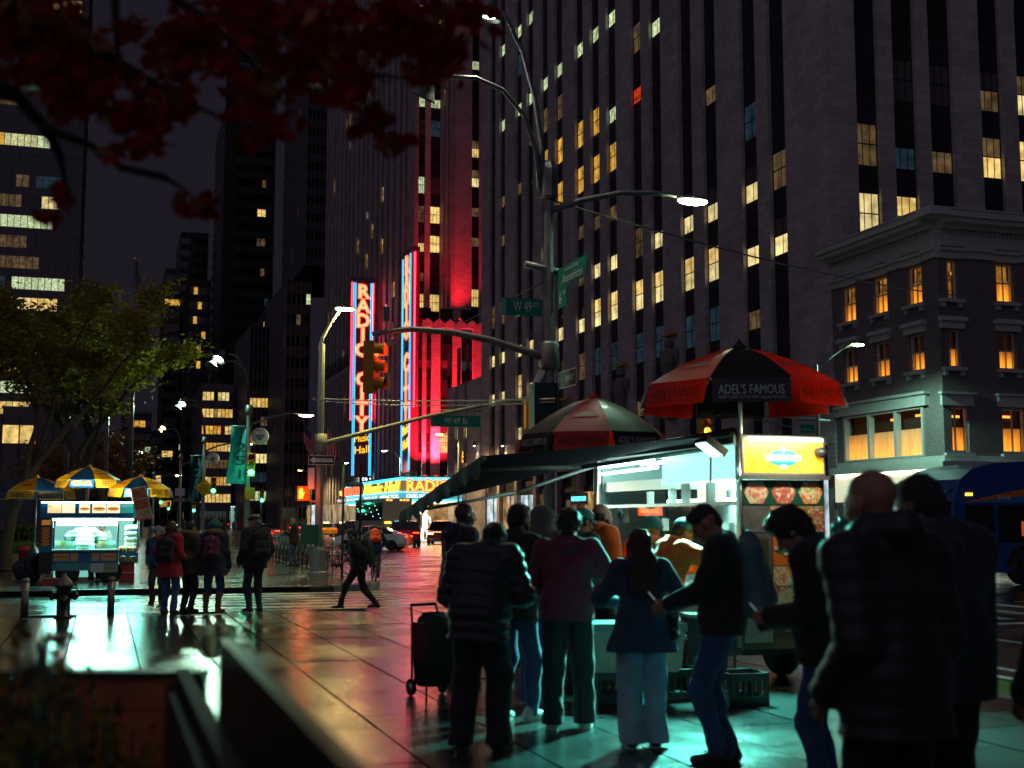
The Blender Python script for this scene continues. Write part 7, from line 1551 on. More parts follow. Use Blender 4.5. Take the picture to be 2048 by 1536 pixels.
c_puff, c_maroon, c_grey = cloth('puffer_dark', (.009,.010,.013), .5, bump=.1), cloth('maroon', (.15,.016,.042)), cloth('grey_olive', (.085,.085,.07))
c_orange, c_blazer, c_jl = cloth('orange', (.82,.12,.004)), cloth('blazer_navy', (.018,.046,.085)), cloth('jeans_light', (.27,.38,.42))
c_jean, c_jdark, c_red = cloth('jeans_blue', (.030,.070,.18)), cloth('jeans_dark', (.014,.024,.045)), cloth('coat_red', (.30,.010,.016))
c_green, c_teal, c_silver = cloth('parka_green', (.035,.032,.016)), cloth('teal_knit', (.015,.12,.14)), cloth('puffer_silver', (.34,.33,.29), .5, bump=.1)
c_brown, c_khaki, c_blue = cloth('boot_brown', (.16,.05,.015), .5), cloth('khaki', (.22,.21,.15)), cloth('jacket_blue', (.02,.07,.12)); c_fur = cloth('fur', (.13,.085,.035)); c_burg = cloth('burgundy', (.09,.012,.03)); c_redbag = cloth('bag_red', (.60,.025,.012), .6); c_pack = cloth('pack_teal', (.05,.12,.13), .5); c_white = mat('shoe_white', (.55,.56,.50), .6); c_capt = cloth('cap_teal', (.03,.20,.20))
h_blk, h_brn, h_gry = mat('hair_black', (.008,.007,.007), .42, bump=.9, bs=160), mat('hair_brown', (.035,.012,.008), .4, bump=.9, bs=160), mat('hair_grey', (.22,.20,.18), .5, bump=.9, bs=160)
eye_m = mat('eye', (.03,.02,.015), .15); shoe_dk = mat('shoe_dark', (.018,.012,.010), .5)
def folds(seed, amp, fr=9.0):
    r = random.Random(seed); W_ = [(r.gauss(0,1)*fr, r.gauss(0,1)*fr, r.gauss(0,.6)*fr+fr*1.2, r.uniform(0,6.28)) for _ in range(5)]
    def f(X, Y, Z):
        d = 0
        for a, b, c, p in W_: d = d+np.sin(a*X+b*Y+c*Z+p)
        d2 = np.sin(2.3*W_[0][0]*X+2.1*W_[1][1]*Y+31*Z+W_[2][3]); return (amp*(d/2.6+.4*d2)).astype(np.float32)
    return f
def ridges(pitch, amp, seed, z0=0):
    g = folds(seed, amp*.35)
    def f(X, Y, Z): return g(X, Y, Z)-amp*np.abs(np.sin(np.pi*(Z-z0+.012*np.sin(9*X+7*Y))/pitch)).astype(np.float32)+amp*.5
    return f
def person(label, loc, rz, h=1.75, lean=4, curve=4, side=0, pel=(0,0), hip=.93, feet=((-.10,0,0,8),(.10,0,0,-8)), hands=((-.23,.05,.80),(.23,.05,.80)), elbow=None, head=(0,0), twist=0,
           sk=sk_m, top=c_black, bot=c_jdark, shoe=shoe_dk, sole=None, hair=('short', h_blk), bulk=.022, hem=.84, flare=0.0, wide=0.0, puff=None, hood=None, collar=True, vox=.013, beard=None, boots=None, fr=.8,
           hat=None, female=False, knee=None, group='people', shoe_w=1.0, cuff=.10, fur=None, fine=False):
    s = h/1.75; t = thing('person', label, 'person', loc, rz, group); t.scale = (s, s, s); V = Vector
    P = V((pel[0], pel[1], hip+.03)); Rl = Matrix.Rotation(R(-lean), 3, 'X') @ Matrix.Rotation(R(side), 3, 'Y'); Rc = Matrix.Rotation(R(-lean-curve), 3, 'X') @ Matrix.Rotation(R(side), 3, 'Y') @ Matrix.Rotation(R(twist), 3, 'Z')
    chest = P+Rl @ V((0,0,.30)); nb = chest+Rc @ V((0,-.012,.205)); Rh = Matrix.Rotation(R(head[1]), 3, 'Z') @ Matrix.Rotation(R(-lean*.4-curve*.5-head[0]), 3, 'X') @ Matrix.Rotation(R(side*.5), 3, 'Y')
    hc = nb+Rc @ V((0,.018,.045))+Rh @ V((0,.012,.10)); sw = .165 if female else .182
    sh = [nb+Rc @ V((x*sw,-.005,-.055)) for x in (-1, 1)]; hp = [P+V((x*.088,0,-.03)) for x in (-1, 1)]
    kn, an, el, wr = [], [], [], []
    for i in (0, 1):
        fx, fy, fz, fa = feet[i]; a = V((fx, fy, fz+.085)); kp = knee[i] if knee else (math.sin(R(-fa))*.6, 1, 0); k, a2 = ik(hp[i], a, .435, .43, kp); kn.append(k); an.append(a2)
        e, w = ik(sh[i], hands[i], .295, .265, elbow[i] if elbow else ((-.35 if i == 0 else .35), -1, -.5)); el.append(e); wr.append(w)
    H = lambda x, y, z: hc+Rh @ V((x, y, z))
    # ---- body: one continuous skin
    b = [('e', H(0,-.012,.032), (.077,.097,.090), Rh), ('e', H(0,.028,-.035), (.058,.060,.085), Rh), ('c', H(-.04,.012,-.075), H(-.016,.062,-.104), .024, .022), ('c', H(.04,.012,-.075), H(.016,.062,-.104), .024, .022), ('c', H(0,.090,.012), H(0,.113,-.026), .009, .015, .012), ('c', H(-.012,.097,-.034), H(.012,.097,-.034), .010, .010, .01),
         ('c', H(-.034,.080,.024), H(.034,.080,.024), .012, .012, .02), ('c', H(-.018,.084,-.063), H(.018,.084,-.063), .011, .011, .014), ('c', H(-.035,.058,-.02), H(-.03,.062,-.04), .024, .022), ('c', H(.035,.058,-.02), H(.03,.062,-.04), .024, .022),
         ('e', H(-.080,-.008,-.008), (.010,.024,.033), Rh, .010), ('e', H(.080,-.008,-.008), (.010,.024,.033), Rh, .010), ('-e', H(-.031,.096,.006), (.015,.012,.010), Rh, .012), ('-e', H(.031,.096,.006), (.015,.012,.010), Rh, .012),
         ('c', H(0,-.02,-.06), nb, .052, .058, .03), ('c', sh[0], sh[1], .055, .055), ('c', nb, chest, .075, .105), ('c', chest+V((-.06,0,0)), chest+V((.06,0,0)), .105, .105), ('c', chest, P, .10, .105), ('c', P+V((-.07,0,0)), P+V((.07,0,0)), .10, .10)]
    for i in (0, 1):
        b += [('c', sh[i], el[i], .047, .038), ('c', el[i], wr[i], .038, .026), ('c', hp[i], kn[i], .078, .052), ('c', kn[i], an[i], .052, .036), ('c', an[i]+V((0,0,-.02)), an[i]+Matrix.Rotation(R(feet[i][3]), 3, 'Z') @ V((0,.12,-.055)), .032, .024)]
        d = (wr[i]-el[i]).normalized(); inn = V((1 if i == 0 else -1, 0, 0)); n_ = d.cross(inn); n_ = n_.normalized() if n_.length > .1 else V((0,0,1)); inn = n_.cross(d).normalized()*(1 if True else 0)
        if inn.x*(1 if i == 0 else -1) < 0: inn = -inn
        up = V((0,0,1)); sd = up-d*up.dot(d); sd = sd.normalized() if sd.length > .2 else V((0,1,0))-d*d.y; sd.normalize(); pn = d.cross(sd)
        if pn.dot(inn) < 0: pn = -pn
        w = wr[i]; pc = w+d*.055; b += [('c', w+sd*.012, w+d*.085+sd*.022, .021, .016, .018), ('c', w-sd*.012, w+d*.08-sd*.024, .021, .015, .018), ('c', w, pc, .022, .02, .018)]
        if vox < .0165:
            for f_, (o, ln) in enumerate(((.028,.070),(.010,.080),(-.008,.074),(-.026,.058))):
                q0 = w+d*.082+sd*o; q1 = q0+d*ln*.48+pn*ln*.16; q2 = q1+d*ln*.22+pn*ln*.42; b += [('c', q0, q1, .0088, .0082, .004), ('c', q1, q2, .0082, .007, .004)]
            q0 = w+d*.028+sd*.030; q1 = q0+d*.036+sd*.022+pn*.016; q2 = q1+d*.030+pn*.014; b += [('c', q0, q1, .0105, .0095, .008), ('c', q1, q2, .0095, .008, .004)]
        else: b += [('c', w+d*.08, w+d*.12+pn*.03, .026, .018, .02), ('c', w+d*.03+sd*.02, w+d*.06+sd*.045+pn*.015, .011, .009, .006)]
    sdf('body', b, .0065 if fine else max(.0085, vox*.78), sk, t, .022)
    if vox < .02:
        e = MB()
        for x in (-.031, .031): e.ball(H(x,.083,.006), .0125, n=8)
        e.build('eyes', eye_m, t)
    # ---- trousers
    wd = wide; tz = [('c', P+V((-.065,0,.02)), P+V((.065,0,.02)), .122, .122)]
    for i in (0, 1):
        end = an[i]+(an[i]-kn[i]).normalized()*(.03 if not boots else -.02); tz += [('c', P+V((0,0,-.02)), hp[i], .11, .11), ('c', hp[i], kn[i], .103+wd*.3, .073+wd*.8, .02), ('c', kn[i], end, .071+wd*.8, .058+wd*1.25, .03)]
    sdf('trousers', tz, vox, bot, t, .035, planes=[(0,0,-1,-.045 if not boots else -.30)], disp=folds(len(label)*7 % 97, .0075, 12))
    # ---- shoes
    for i in (0, 1):
        Rf = Matrix.Rotation(R(feet[i][3]), 3, 'Z'); f0 = V((an[i].x, an[i].y, feet[i][2])); q = lambda x, y, z: f0+Rf @ V((x, y, z)); zb = feet[i][2]
        pr = [('c', q(0,-.045,.048), q(0,.02,.06), .042*shoe_w, .046*shoe_w), ('c', q(0,.02,.055), q(.0,.155,.036), .044*shoe_w, .034*shoe_w), ('c', q(-.015,.12,.03), q(.015,.12,.03), .032, .032)]
        if boots: pr.append(('c', q(0,-.02,.06), V((an[i].x, an[i].y, an[i].z+.26)) if abs(kn[i].y-an[i].y) < .1 else an[i]+(kn[i]-an[i])*.6, .05, .062))
        else: pr.append(('c', q(0,-.03,.06), an[i]+V((0,0,.03)), .044, .046))
        o = sdf('shoe', pr, min(vox, .012), shoe, t, .02, planes=[(0,0,-1,-(zb+.012))], bbox=None)
        m = MB(); k = 14; pts = [(.05*shoe_w*math.cos(a)*(1 if math.sin(a) < 0 else .95), .055+.125*math.sin(a)) for a in [2*math.pi*j/k for j in range(k)]]
        m.prism(pts, .026, 0, lambda a, c, u: tuple(q(a, c, u+.001))); m.build('sole', sole or shoe, o if o else t)
    # ---- top
    bk = bulk; tp = [('c', sh[0], sh[1], .062+bk*.8, .062+bk*.8), ('c', nb+Rc @ V((0,0,-.02)), chest, .072+bk, .10+bk), ('c', chest+Rc @ V((-.078,0,.02)), chest+Rc @ V((.078,0,.02)), .108+bk, .108+bk), ('c', chest+Rl @ V((-.05,.0,-.15)), chest+Rl @ V((.05,0,-.15)), .112+bk, .112+bk), ('c', P+V((-.062,0,.06)), P+V((.062,0,.06)), .118+bk, .118+bk), ('c', chest, P, .115+bk, .12+bk)]
    if hem < .9:
        z0 = hem-.06; tp += [('c', P+V((-.06,0,.02)), V((P.x-.075-flare,P.y*.7-.01,z0)), .122+bk, .112+bk+flare*.8), ('c', P+V((.06,0,.02)), V((P.x+.075+flare,P.y*.7-.01,z0)), .122+bk, .112+bk+flare*.8), ('c', V((P.x-.05,P.y*.7,z0)), V((P.x+.05,P.y*.7,z0)), .118+bk+flare*.6, .118+bk+flare*.6)]
    for i in (0, 1): tp += [('c', sh[i], el[i], .060+bk, .050+bk*.9), ('c', el[i], wr[i]-(wr[i]-el[i]).normalized()*.015, .050+bk*.9, .040+bk*.7, .025)]
    if collar:
        for j in range(8):
            a0, a1 = 2*math.pi*j/8, 2*math.pi*(j+1)/8; c = nb+Rc @ V((0,.005,.015)); g = lambda a: c+Rc @ V((.066*math.cos(a), .066*math.sin(a), .010-.016*math.sin(a))); tp.append(('c', g(a0), g(a1), .026, .026, .02))
    if hood == 'down': tp += [('c', nb+Rc @ V((-.075,-.075,-.005)), nb+Rc @ V((0,-.105,-.055)), .045, .055, .03), ('c', nb+Rc @ V((.075,-.075,-.005)), nb+Rc @ V((0,-.105,-.055)), .045, .055, .03), ('c', nb+Rc @ V((-.08,.0,.02)), nb+Rc @ V((-.07,-.07,.02)), .035, .045), ('c', nb+Rc @ V((.08,.0,.02)), nb+Rc @ V((.07,-.07,.02)), .035, .045)]
    if hood == 'up': tp += [('e', H(0,-.03,.025), (.108,.125,.118), Rh, .05), ('c', H(0,-.05,-.06), nb+Rc @ V((0,-.05,-.03)), .105, .10, .05), ('-e', H(0,.10,-.015), (.075,.11,.10), Rh, .02)]
    if hood == 'scrunch': tp += [('c', nb+Rc @ V((-.09,-.03,.045)), nb+Rc @ V((0,-.11,.03)), .055, .065, .03), ('c', nb+Rc @ V((.09,-.03,.045)), nb+Rc @ V((0,-.11,.03)), .055, .065, .03), ('c', nb+Rc @ V((-.09,.03,.04)), nb+Rc @ V((-.09,-.03,.045)), .04, .05, .03), ('c', nb+Rc @ V((.09,.03,.04)), nb+Rc @ V((.09,-.03,.045)), .04, .05, .03)]
    dsp = ridges(puff[0], puff[1], 3) if puff else folds(len(label)*5 % 89+1, .0085*fr, 9)
    sdf('jacket' if not hood else 'hooded_top', tp, vox, top, t, .045, planes=[(0, math.sin(R(lean))*.15, -1, -hem)], disp=dsp)
    if fur:
        fp_ = []
        for j in range(9): a0, a1 = R(-200+25*j), R(-200+25*(j+1)); c = nb+Rc @ V((0,-.02,.035)); g = lambda a: c+Rc @ V((.115*math.cos(a), .10*math.sin(a), .01)); fp_.append(('c', g(a0), g(a1), .048, .048))
        sdf('fur_trim', fp_, vox, fur, t, .02, disp=lambda X, Y, Z: (.012*np.sin(70*X+13*Z)*np.sin(83*Y+21*Z)*np.sin(77*Z)).astype(np.float32))
    # ---- hair and hats
    hk, hm = hair
    if hk:
        fz = .03; nz_ = lambda A, F: (lambda X, Y, Z: (A*np.sin(F*X+.7*F*Z)*np.sin(F*.9*Y+1.3)*np.sin(F*1.1*Z)).astype(np.float32)); hv = min(vox, .012)
        if hk == 'short': hp_ = [('e', H(0,-.016,.038), (.088,.104,.098), Rh), ('c', H(0,-.07,-.02), H(0,-.06,-.055), .060, .05, .03), ('e', H(0,.045,.085), (.066,.045,.040), Rh), ('-e', H(0,.112,-.035), (.088,.082,.105), Rh, .02), ('-e', H(-.092,.02,-.045), (.030,.055,.05), Rh, .015), ('-e', H(.092,.02,-.045), (.030,.055,.05), Rh, .015)]; A = nz_(.004, 90)
        if hk == 'fade': hp_ = [('e', H(0,-.012,.055), (.080,.100,.084), Rh), ('e', H(0,.05,.095), (.062,.048,.034), Rh), ('c', H(0,-.065,.0), H(0,-.062,-.035), .046, .042, .03), ('-e', H(0,.120,-.03), (.09,.085,.105), Rh, .02), ('-e', H(-.10,.01,-.035), (.034,.07,.06), Rh, .015), ('-e', H(.10,.01,-.035), (.034,.07,.06), Rh, .015)]; A = nz_(.004, 90)
        if hk == 'bushy': hp_ = [('e', H(0,-.015,.055), (.108,.118,.108), Rh), ('c', H(0,-.075,-.01), H(0,-.07,-.055), .066, .055, .04), ('e', H(0,.05,.10), (.08,.055,.05), Rh), ('-e', H(0,.130,-.035), (.09,.085,.105), Rh, .02)]; A = nz_(.013, 62)
        if hk == 'long': hp_ = [('e', H(0,-.018,.034), (.092,.108,.100), Rh), ('c', H(0,-.05,-.02), nb+Rc @ V((0,-.095,-.02)), .092, .10, .05), ('c', nb+Rc @ V((-.05,-.11,-.0)), nb+Rc @ V((-.075,-.135,-.22)), .075, .055, .04), ('c', nb+Rc @ V((.05,-.11,-.0)), nb+Rc @ V((.075,-.135,-.22)), .075, .055, .04), ('c', nb+Rc @ V((0,-.12,0)), nb+Rc @ V((0,-.145,-.24)), .075, .055, .04), ('c', H(-.07,.0,-.01), H(-.075,.01,-.12), .034, .034, .03), ('c', H(.07,.0,-.01), H(.075,.01,-.12), .034, .034, .03), ('-e', H(0,.118,-.03), (.062,.082,.11), Rh, .02)]; A = lambda X, Y, Z: (.0045*np.sin(95*X+4*np.sin(9*Z))+.003*np.sin(170*X+60*Y)).astype(np.float32)
        if hk == 'bob': hp_ = [('e', H(0,-.018,.034), (.094,.108,.102), Rh), ('c', H(0,-.05,-.02), H(0,-.055,-.13), .085, .075, .04), ('c', H(-.07,-.01,-.01), H(-.07,-.01,-.13), .04, .04, .03), ('c', H(.07,-.01,-.01), H(.07,-.01,-.13), .04, .04, .03), ('-e', H(0,.118,-.03), (.066,.082,.11), Rh, .02)]; A = nz_(.005, 80)
        if hk == 'thin': hp_ = [('e', H(0,-.03,.0), (.084,.090,.060), Rh), ('-e', H(0,.10,.0), (.1,.085,.12), Rh, .02), ('-e', H(0,-.0,.105), (.07,.09,.06), Rh, .02)]; A = nz_(.003, 90)
        sdf('hair', hp_, hv, hm, t, .02, disp=A)
    if beard: sdf('beard', [('c', H(-.052,.03,-.06), H(-.022,.07,-.108), .026, .026), ('c', H(.052,.03,-.06), H(.022,.07,-.108), .026, .026), ('c', H(-.022,.07,-.108), H(.022,.07,-.108), .028, .028), ('c', H(-.058,.0,-.02), H(-.052,.03,-.06), .018, .024), ('c', H(.058,.0,-.02), H(.052,.03,-.06), .018, .024), ('c', H(-.02,.093,-.049), H(.02,.093,-.049), .009, .009)], min(vox, .011), beard, t, .015, disp=folds(5, .003, 40))
    if hat:
        kind_, hm = hat
        if kind_ == 'beanie': sdf('beanie', [('e', H(0,-.016,.048), (.094,.110,.108), Rh), ('c', H(-.05,-.02,.02), H(.05,-.02,.02), .085, .085)], min(vox, .013), hm, t, .03, planes=[tuple(-(Rh @ V((0,-.25,1))))+(-(H(0,0,.012).dot(Rh @ V((0,-.25,1)))),)], disp=lambda X, Y, Z: (.003*np.sin(260*X)*np.sin(260*Y)).astype(np.float32))
        if kind_ == 'cap':
            c_ = sdf('cap', [('e', H(0,-.014,.042), (.090,.106,.098), Rh)], min(vox, .012), hm, t, .02, planes=[tuple(-(Rh @ V((0,-.1,1))))+(-(H(0,0,.028).dot(Rh @ V((0,-.1,1)))),)])
            m = MB(); rows = []
            for j in range(5): v = j/4; rows.append([H(.078*math.cos(a)*(1-.1*v), .05+.055*math.sin(a)*(1)+.062*v*math.sin(a), .040-.020*v+.012*math.sin(a)*(1-v)) for a in [math.pi*u/10 for u in range(11)]])
            m.sheet(rows); rows2 = [[p+Rh @ V((0,0,-.007)) for p in r] for r in rows]; m.sheet([r[::-1] for r in rows2]); m.build('brim', hm, c_ or t)
        if kind_ == 'flatcap': sdf('flat_cap', [('e', H(0,-.004,.062), (.098,.120,.058), Rh), ('e', H(0,.095,.045), (.062,.050,.022), Rh)], min(vox, .012), hm, t, .03)
    t['_nb'] = tuple(nb); t['_ch'] = tuple(chest); return t, dict(nb=nb, chest=chest, P=P, Rc=Rc, Rl=Rl, wr=wr, el=el, sh=sh, H=H, s=s, head=hc)
def wpos(t, p): M = Matrix.Translation(t.location) @ Matrix.Rotation(t.rotation_euler.z, 4, 'Z') @ Matrix.Scale(t.scale[0], 4); return M @ Vector(p)
def backpack(owner, J, label, m, w=.15, d=.085, hh=.25, dz=.0, off=.165, accent=None, cat='backpack', group='backpacks', vox=.014):
    """worn bag: main sack, front pocket, top flap, two shoulder straps; a thing of its own"""
    t = thing('backpack', label, cat, owner.location, owner.rotation_euler.z, group); t.scale = owner.scale; R3 = J['Rc']; V = Vector; c = J['chest']+R3 @ V((0,-off-d*.6,.05+dz)); q = lambda x, y, z: c+R3 @ V((x, y, z)); a, b = w*.62, hh
    pr = [('c', q(-a,0,-b*.85), q(a,0,-b*.85), d*.98, d*.98), ('c', q(-a,0,b*.45), q(a,0,b*.45), d*.85, d*.85), ('c', q(-a,0,-b*.85), q(-a,0,b*.45), d*.98, d*.85), ('c', q(a,0,-b*.85), q(a,0,b*.45), d*.98, d*.85), ('c', q(0,0,-b*.85), q(0,.0,b*.75), d*1.0, d*.72)]
    sdf('sack', pr, vox, m, t, .05, disp=folds(7, .006, 12)); sdf('front_pocket', [('c', q(-a*.7,-d*.75,-b*.75), q(a*.7,-d*.75,-b*.75), d*.52, d*.52), ('c', q(-a*.6,-d*.7,-b*.1), q(a*.6,-d*.7,-b*.1), d*.42, d*.42), ('c', q(0,-d*.75,-b*.75), q(0,-d*.7,-b*.05), d*.52, d*.45)], vox, accent or m, t, .04, disp=folds(9, .005, 14))
    for x in (-1, 1):
        sp = J['sh'][0 if x < 0 else 1]+R3 @ V((-x*.085,0,.0)); MB().path([q(x*w*.42,d*.8,b*.55), sp+R3 @ V((0,-.075,.085)), sp+R3 @ V((0,.01,.108)), sp+R3 @ V((x*.01,.105,.03)), J['chest']+R3 @ V((x*.125,.145,-.02)), q(x*w*.75,d*1.6,-b*.6)], [.020]*6, 6).build('strap', m, t)
    MB().path([q(-.03,d*.3,b*.92), q(-.02,d*.2,b*1.08), q(.02,d*.2,b*1.08), q(.03,d*.3,b*.92)], .008, 6).build('handle', m, t)
    MB().path([q(-a*.9,-d*.6,b*.42), q(-a*.5,-d*.72,b*.66), q(0,-d*.62,b*.80), q(a*.5,-d*.72,b*.66), q(a*.9,-d*.6,b*.42)], .005, 5).build('zip', chrome, t); return t
def feet_at(px, py, z=0.0): p = G(px, py, z); return (p.x, p.y, z)
Q = 'people queueing at the halal cart'
FRONT = ((-.16,.30,1.12),(.16,.30,1.12))
# ---- the queue
t1, J1 = person('hunched person in a dark ribbed puffer jacket seen from behind, leftmost near the trolley', feet_at(958,1502), R(-34), 1.73, 15, 16, feet=((-.13,-.02,0,16),(.13,.05,0,-18)), hands=((-.14,.36,1.05),(.15,.36,1.08)), elbow=((-.7,-.6,-.6),(.7,-.6,-.6)), head=(34,-14), sk=sk_m, top=c_puff, bot=c_black, shoe=mat('shoe_brown', (.05,.022,.015), .5), bulk=.046, hem=.80, puff=(.085,.015), wide=.032, hair=('short', h_blk), vox=.012, group=Q)
t2, J2 = person('bearded person in a black jacket and jeans with pale sneakers, behind the puffer jacket', feet_at(1028,1443), R(-62), 1.80, 3, 3, feet=((-.08,-.08,0,10),(.1,.10,0,-5)), hands=((-.2,.2,.95),(.2,.24,1.0)), head=(2,0), sk=sk_m, top=c_black, bot=c_jean, shoe=c_white, sole=c_white, hair=('short', h_blk), beard=h_blk, bulk=.03, hem=.80, vox=.013, group=Q)
t3, J3 = person('shaven headed person in a dark navy hoodie facing right, at the left of the queue', tuple(W(918,1040,12.6)[:2])+(0,), R(-78), 1.84, 2, 4, hands=((-.15,.25,1.05),(.15,.28,1.0)), head=(2,-4), sk=sk_dd, top=c_navy, bot=c_black, hair=(None, None), hood='down', bulk=.03, hem=.82, vox=.013, group=Q)
t4, J4 = person('person with a grey olive hood pulled up and wide blue jeans', feet_at(1082,1412), R(-28), 1.80, 3, 6, hands=((-.15,.28,1.0),(.16,.28,1.0)), head=(6,-25), sk=sk_m, top=c_grey, bot=c_jean, shoe=mat('shoe_brown', (.05,.022,.015), .5), hair=(None, None), hood='up', bulk=.03, hem=.78, wide=.02, vox=.013, group=Q)
t5, J5 = person('person in a maroon hoodie with bushy black hair and cream sneakers', feet_at(1136,1458), R(-24), 1.74, 5, 5, feet=((-.12,-.03,0,12),(.13,.04,0,-12)), hands=((-.14,.30,1.02),(.24,.26,1.06)), elbow=((-1,-.6,-.3),(1,-.7,-.2)), head=(10,-10), sk=sk_m, top=c_maroon, bot=c_black, shoe=c_white, sole=c_white, hair=('bushy', h_blk), hood='down', bulk=.034, hem=.86, wide=.022, vox=.0115, group=Q)
t6, J6 = person('person in a teal baseball cap half hidden behind the maroon hoodie', tuple(W(1152,1040,12.2)[:2])+(0,), R(-70), 1.78, 3, 4, hands=FRONT, head=(12,-8), sk=sk_m, top=c_char, bot=c_jdark, hair=('short', h_blk), hat=('cap', c_capt), bulk=.03, vox=.014, group=Q)
t7, J7 = person('bearded person with receding hair in an orange hoodie facing right into the cart', tuple(W(1192,1040,12.9)[:2])+(0,), R(-74), 1.84, 4, 3, hands=((-.15,.30,1.1),(.18,.30,1.1)), head=(0,-6), sk=sk_l, top=c_orange, bot=c_jdark, hair=('thin', h_blk), beard=h_blk, hood='down', bulk=.04, vox=.012, group=Q)
t8, J8 = person('long haired person in a navy blazer and light flared jeans', feet_at(1287,1496), R(-16), 1.60, 5, 4, feet=((-.10,-.02,0,10),(.10,.02,0,-6)), hands=((-.16,.30,1.12),(.22,.30,1.10)), elbow=((-1,-.6,-.4),(1,-.6,-.5)), head=(6,6), sk=sk_l, top=c_blazer, bot=c_jl, shoe=shoe_dk, sole=c_white, hair=('long', h_brn), bulk=.022, hem=.76, flare=.055, wide=.034, female=True, vox=.0115, group=Q, fr=.7, fine=True)
t9, J9 = person('person with a faded haircut and teal backpack looking down at the phone, one knee bent', feet_at(1445,1528), R(58), 1.82, -2, 10, pel=(.0,-.02), hip=.91, feet=((-.06,.02,0,10),(.07,-.04,0,-10)), knee=((-.1,1,0),(.35,1,0)), hands=((-.09,.33,1.03),(.09,.34,1.01)), elbow=((-.25,-.4,-1),(.25,-.4,-1)), head=(34,0), sk=sk_m, top=c_black, bot=c_jean, shoe=shoe_dk, hair=('fade', h_blk), bulk=.03, hem=.84, collar=True, vox=.0115, group=Q, fine=True)
backpack(t9, J9, 'teal grey backpack on the back of the person with the faded haircut', c_pack, .17, .095, .26, -.06, off=.135)
t10, J10 = person('curly haired person in a black jacket bending over a phone beside the menu panel', tuple(W(1645,1040,7.3)[:2])+(0,), R(48), 1.77, 4, 14, hands=((-.09,.30,1.08),(.10,.29,1.04)), elbow=((-.3,-.5,-1),(.3,-.5,-1)), head=(34,0), sk=sk_m, top=c_black, bot=c_jean, hair=('bushy', h_blk), bulk=.034, hem=.82, vox=.012, group=Q, fine=True)
t11, J11 = person('bald person in a dark ribbed winter coat, largest and nearest of the queue', tuple(W(1778,1040,4.75)[:2])+(0,), R(8), 1.87, 3, 5, hands=((-.19,.14,.93),(.19,.14,.93)), elbow=((-.1,-1,0),(.1,-1,0)), head=(6,8), sk=sk_m, top=c_puff, bot=c_black, hair=(None, None), hood='scrunch', bulk=.028, hem=.80, puff=(.070,.006), vox=.0105, group=Q)
t12, J12 = person('tall person in a navy hoodie behind the bald one, dark trousers', tuple(W(1872,1040,5.7)[:2])+(0,), R(0), 1.88, 3, 5, hands=((-.24,.12,.88),(.25,.10,.86)), head=(14,18), sk=sk_d, top=c_navy, bot=c_black, hair=('short', h_blk), hood='down', bulk=.045, hem=.80, wide=.015, vox=.012, group=Q)
t13, J13 = person('person in a long black coat cut off by the right edge of the view', tuple(W(2215,1040,5.2)[:2])+(0,), R(-5), 1.80, 10, 10, hands=((-.3,.15,.9),(.25,.10,.86)), head=(14,18), sk=sk_m, top=c_black, bot=c_black, hair=('short', h_blk), bulk=.05, hem=.62, vox=.016, group=Q)
t14, J14 = person('person in an orange hoodie and grey teal cap reaching an arm across the counter', tuple(W(1322,1040,11.9)[:2])+(0,), R(-88), 1.72, 16, 10, hands=((-.12,.42,1.22),(.22,.60,1.16)), elbow=((-1,-.3,-.2),(1,-.2,.5)), head=(10,-4), sk=sk_l, top=c_orange, bot=c_jdark, hair=('short', h_blk), hat=('cap', c_capt), hood='down', bulk=.045, vox=.012, group=Q)
t15, J15 = person('person in a teal beanie tucked behind the orange hoodie at the counter', tuple(W(1290,1040,12.9)[:2])+(0,), R(-60), 1.70, 6, 6, hands=FRONT, head=(12,0), sk=sk_l, top=c_orange, bot=c_jdark, hair=(None, None), hat=('beanie', c_teal), hood='down', bulk=.035, vox=.014, group=Q)
t16, J16 = person('person in an orange hood glimpsed between the hooded and bearded people', tuple(W(1044,1040,14.6)[:2])+(0,), R(-60), 1.64, 3, 6, hands=FRONT, head=(12,0), sk=sk_m, top=c_orange, bot=c_jdark, hair=('short', h_blk), hood='down', bulk=.035, vox=.016, group=Q)
# things they carry
def phone(owner, J, label, rz=0):
    c = wpos(owner, (J['wr'][0]+J['wr'][1])/2+Vector((0,.10,.03))); t = thing('phone', label, 'phone', c, owner.rotation_euler.z); t.rotation_euler = (R(-40),0,owner.rotation_euler.z); MB().box(-.037,.037,-.006,.002,-.075,.075).build('case', black, t); MB().quad((-.034,-.0065,-.07),(.034,-.0065,-.07),(.034,-.0065,.07),(-.034,-.0065,.07)).build('screen', glow('phone_screen', (.5,.75,1), .12), t)
phone(t9, J9, 'phone held by the person with the teal backpack'); phone(t10, J10, 'phone held by the curly haired person')
bg = wpos(t8, J8['P']+Vector((.26,.02,.06))); hb_ = thing('shoulder_bag', 'black shoulder bag hanging at the right side of the navy blazer', 'bag', bg, R(-16)); sdf('bag_body', [('c', (-.03,-.10,-.12), (-.03,.10,-.12), .05, .05), ('c', (-.02,-.09,.06), (-.02,.09,.06), .04, .04), ('c', (-.03,0,-.12), (-.02,0,.06), .07, .05)], .013, c_black, hb_, .05); s8 = wpos(t8, J8['sh'][1]+Vector((0,0,.09)))-bg
loc_ = Matrix.Rotation(R(16), 3, 'Z') @ s8; MB().path([(-.02,-.09,.08), loc_*.6+Vector((.03,-.06,0)), loc_, loc_*.6+Vector((.03,.07,0)), (-.02,.09,.08)], .009, 6).build('strap', c_black, hb_)
for y in (-.09, .09): MB().ball((-.02,y,.09), .015, n=6).build('ring', gold, hb_)
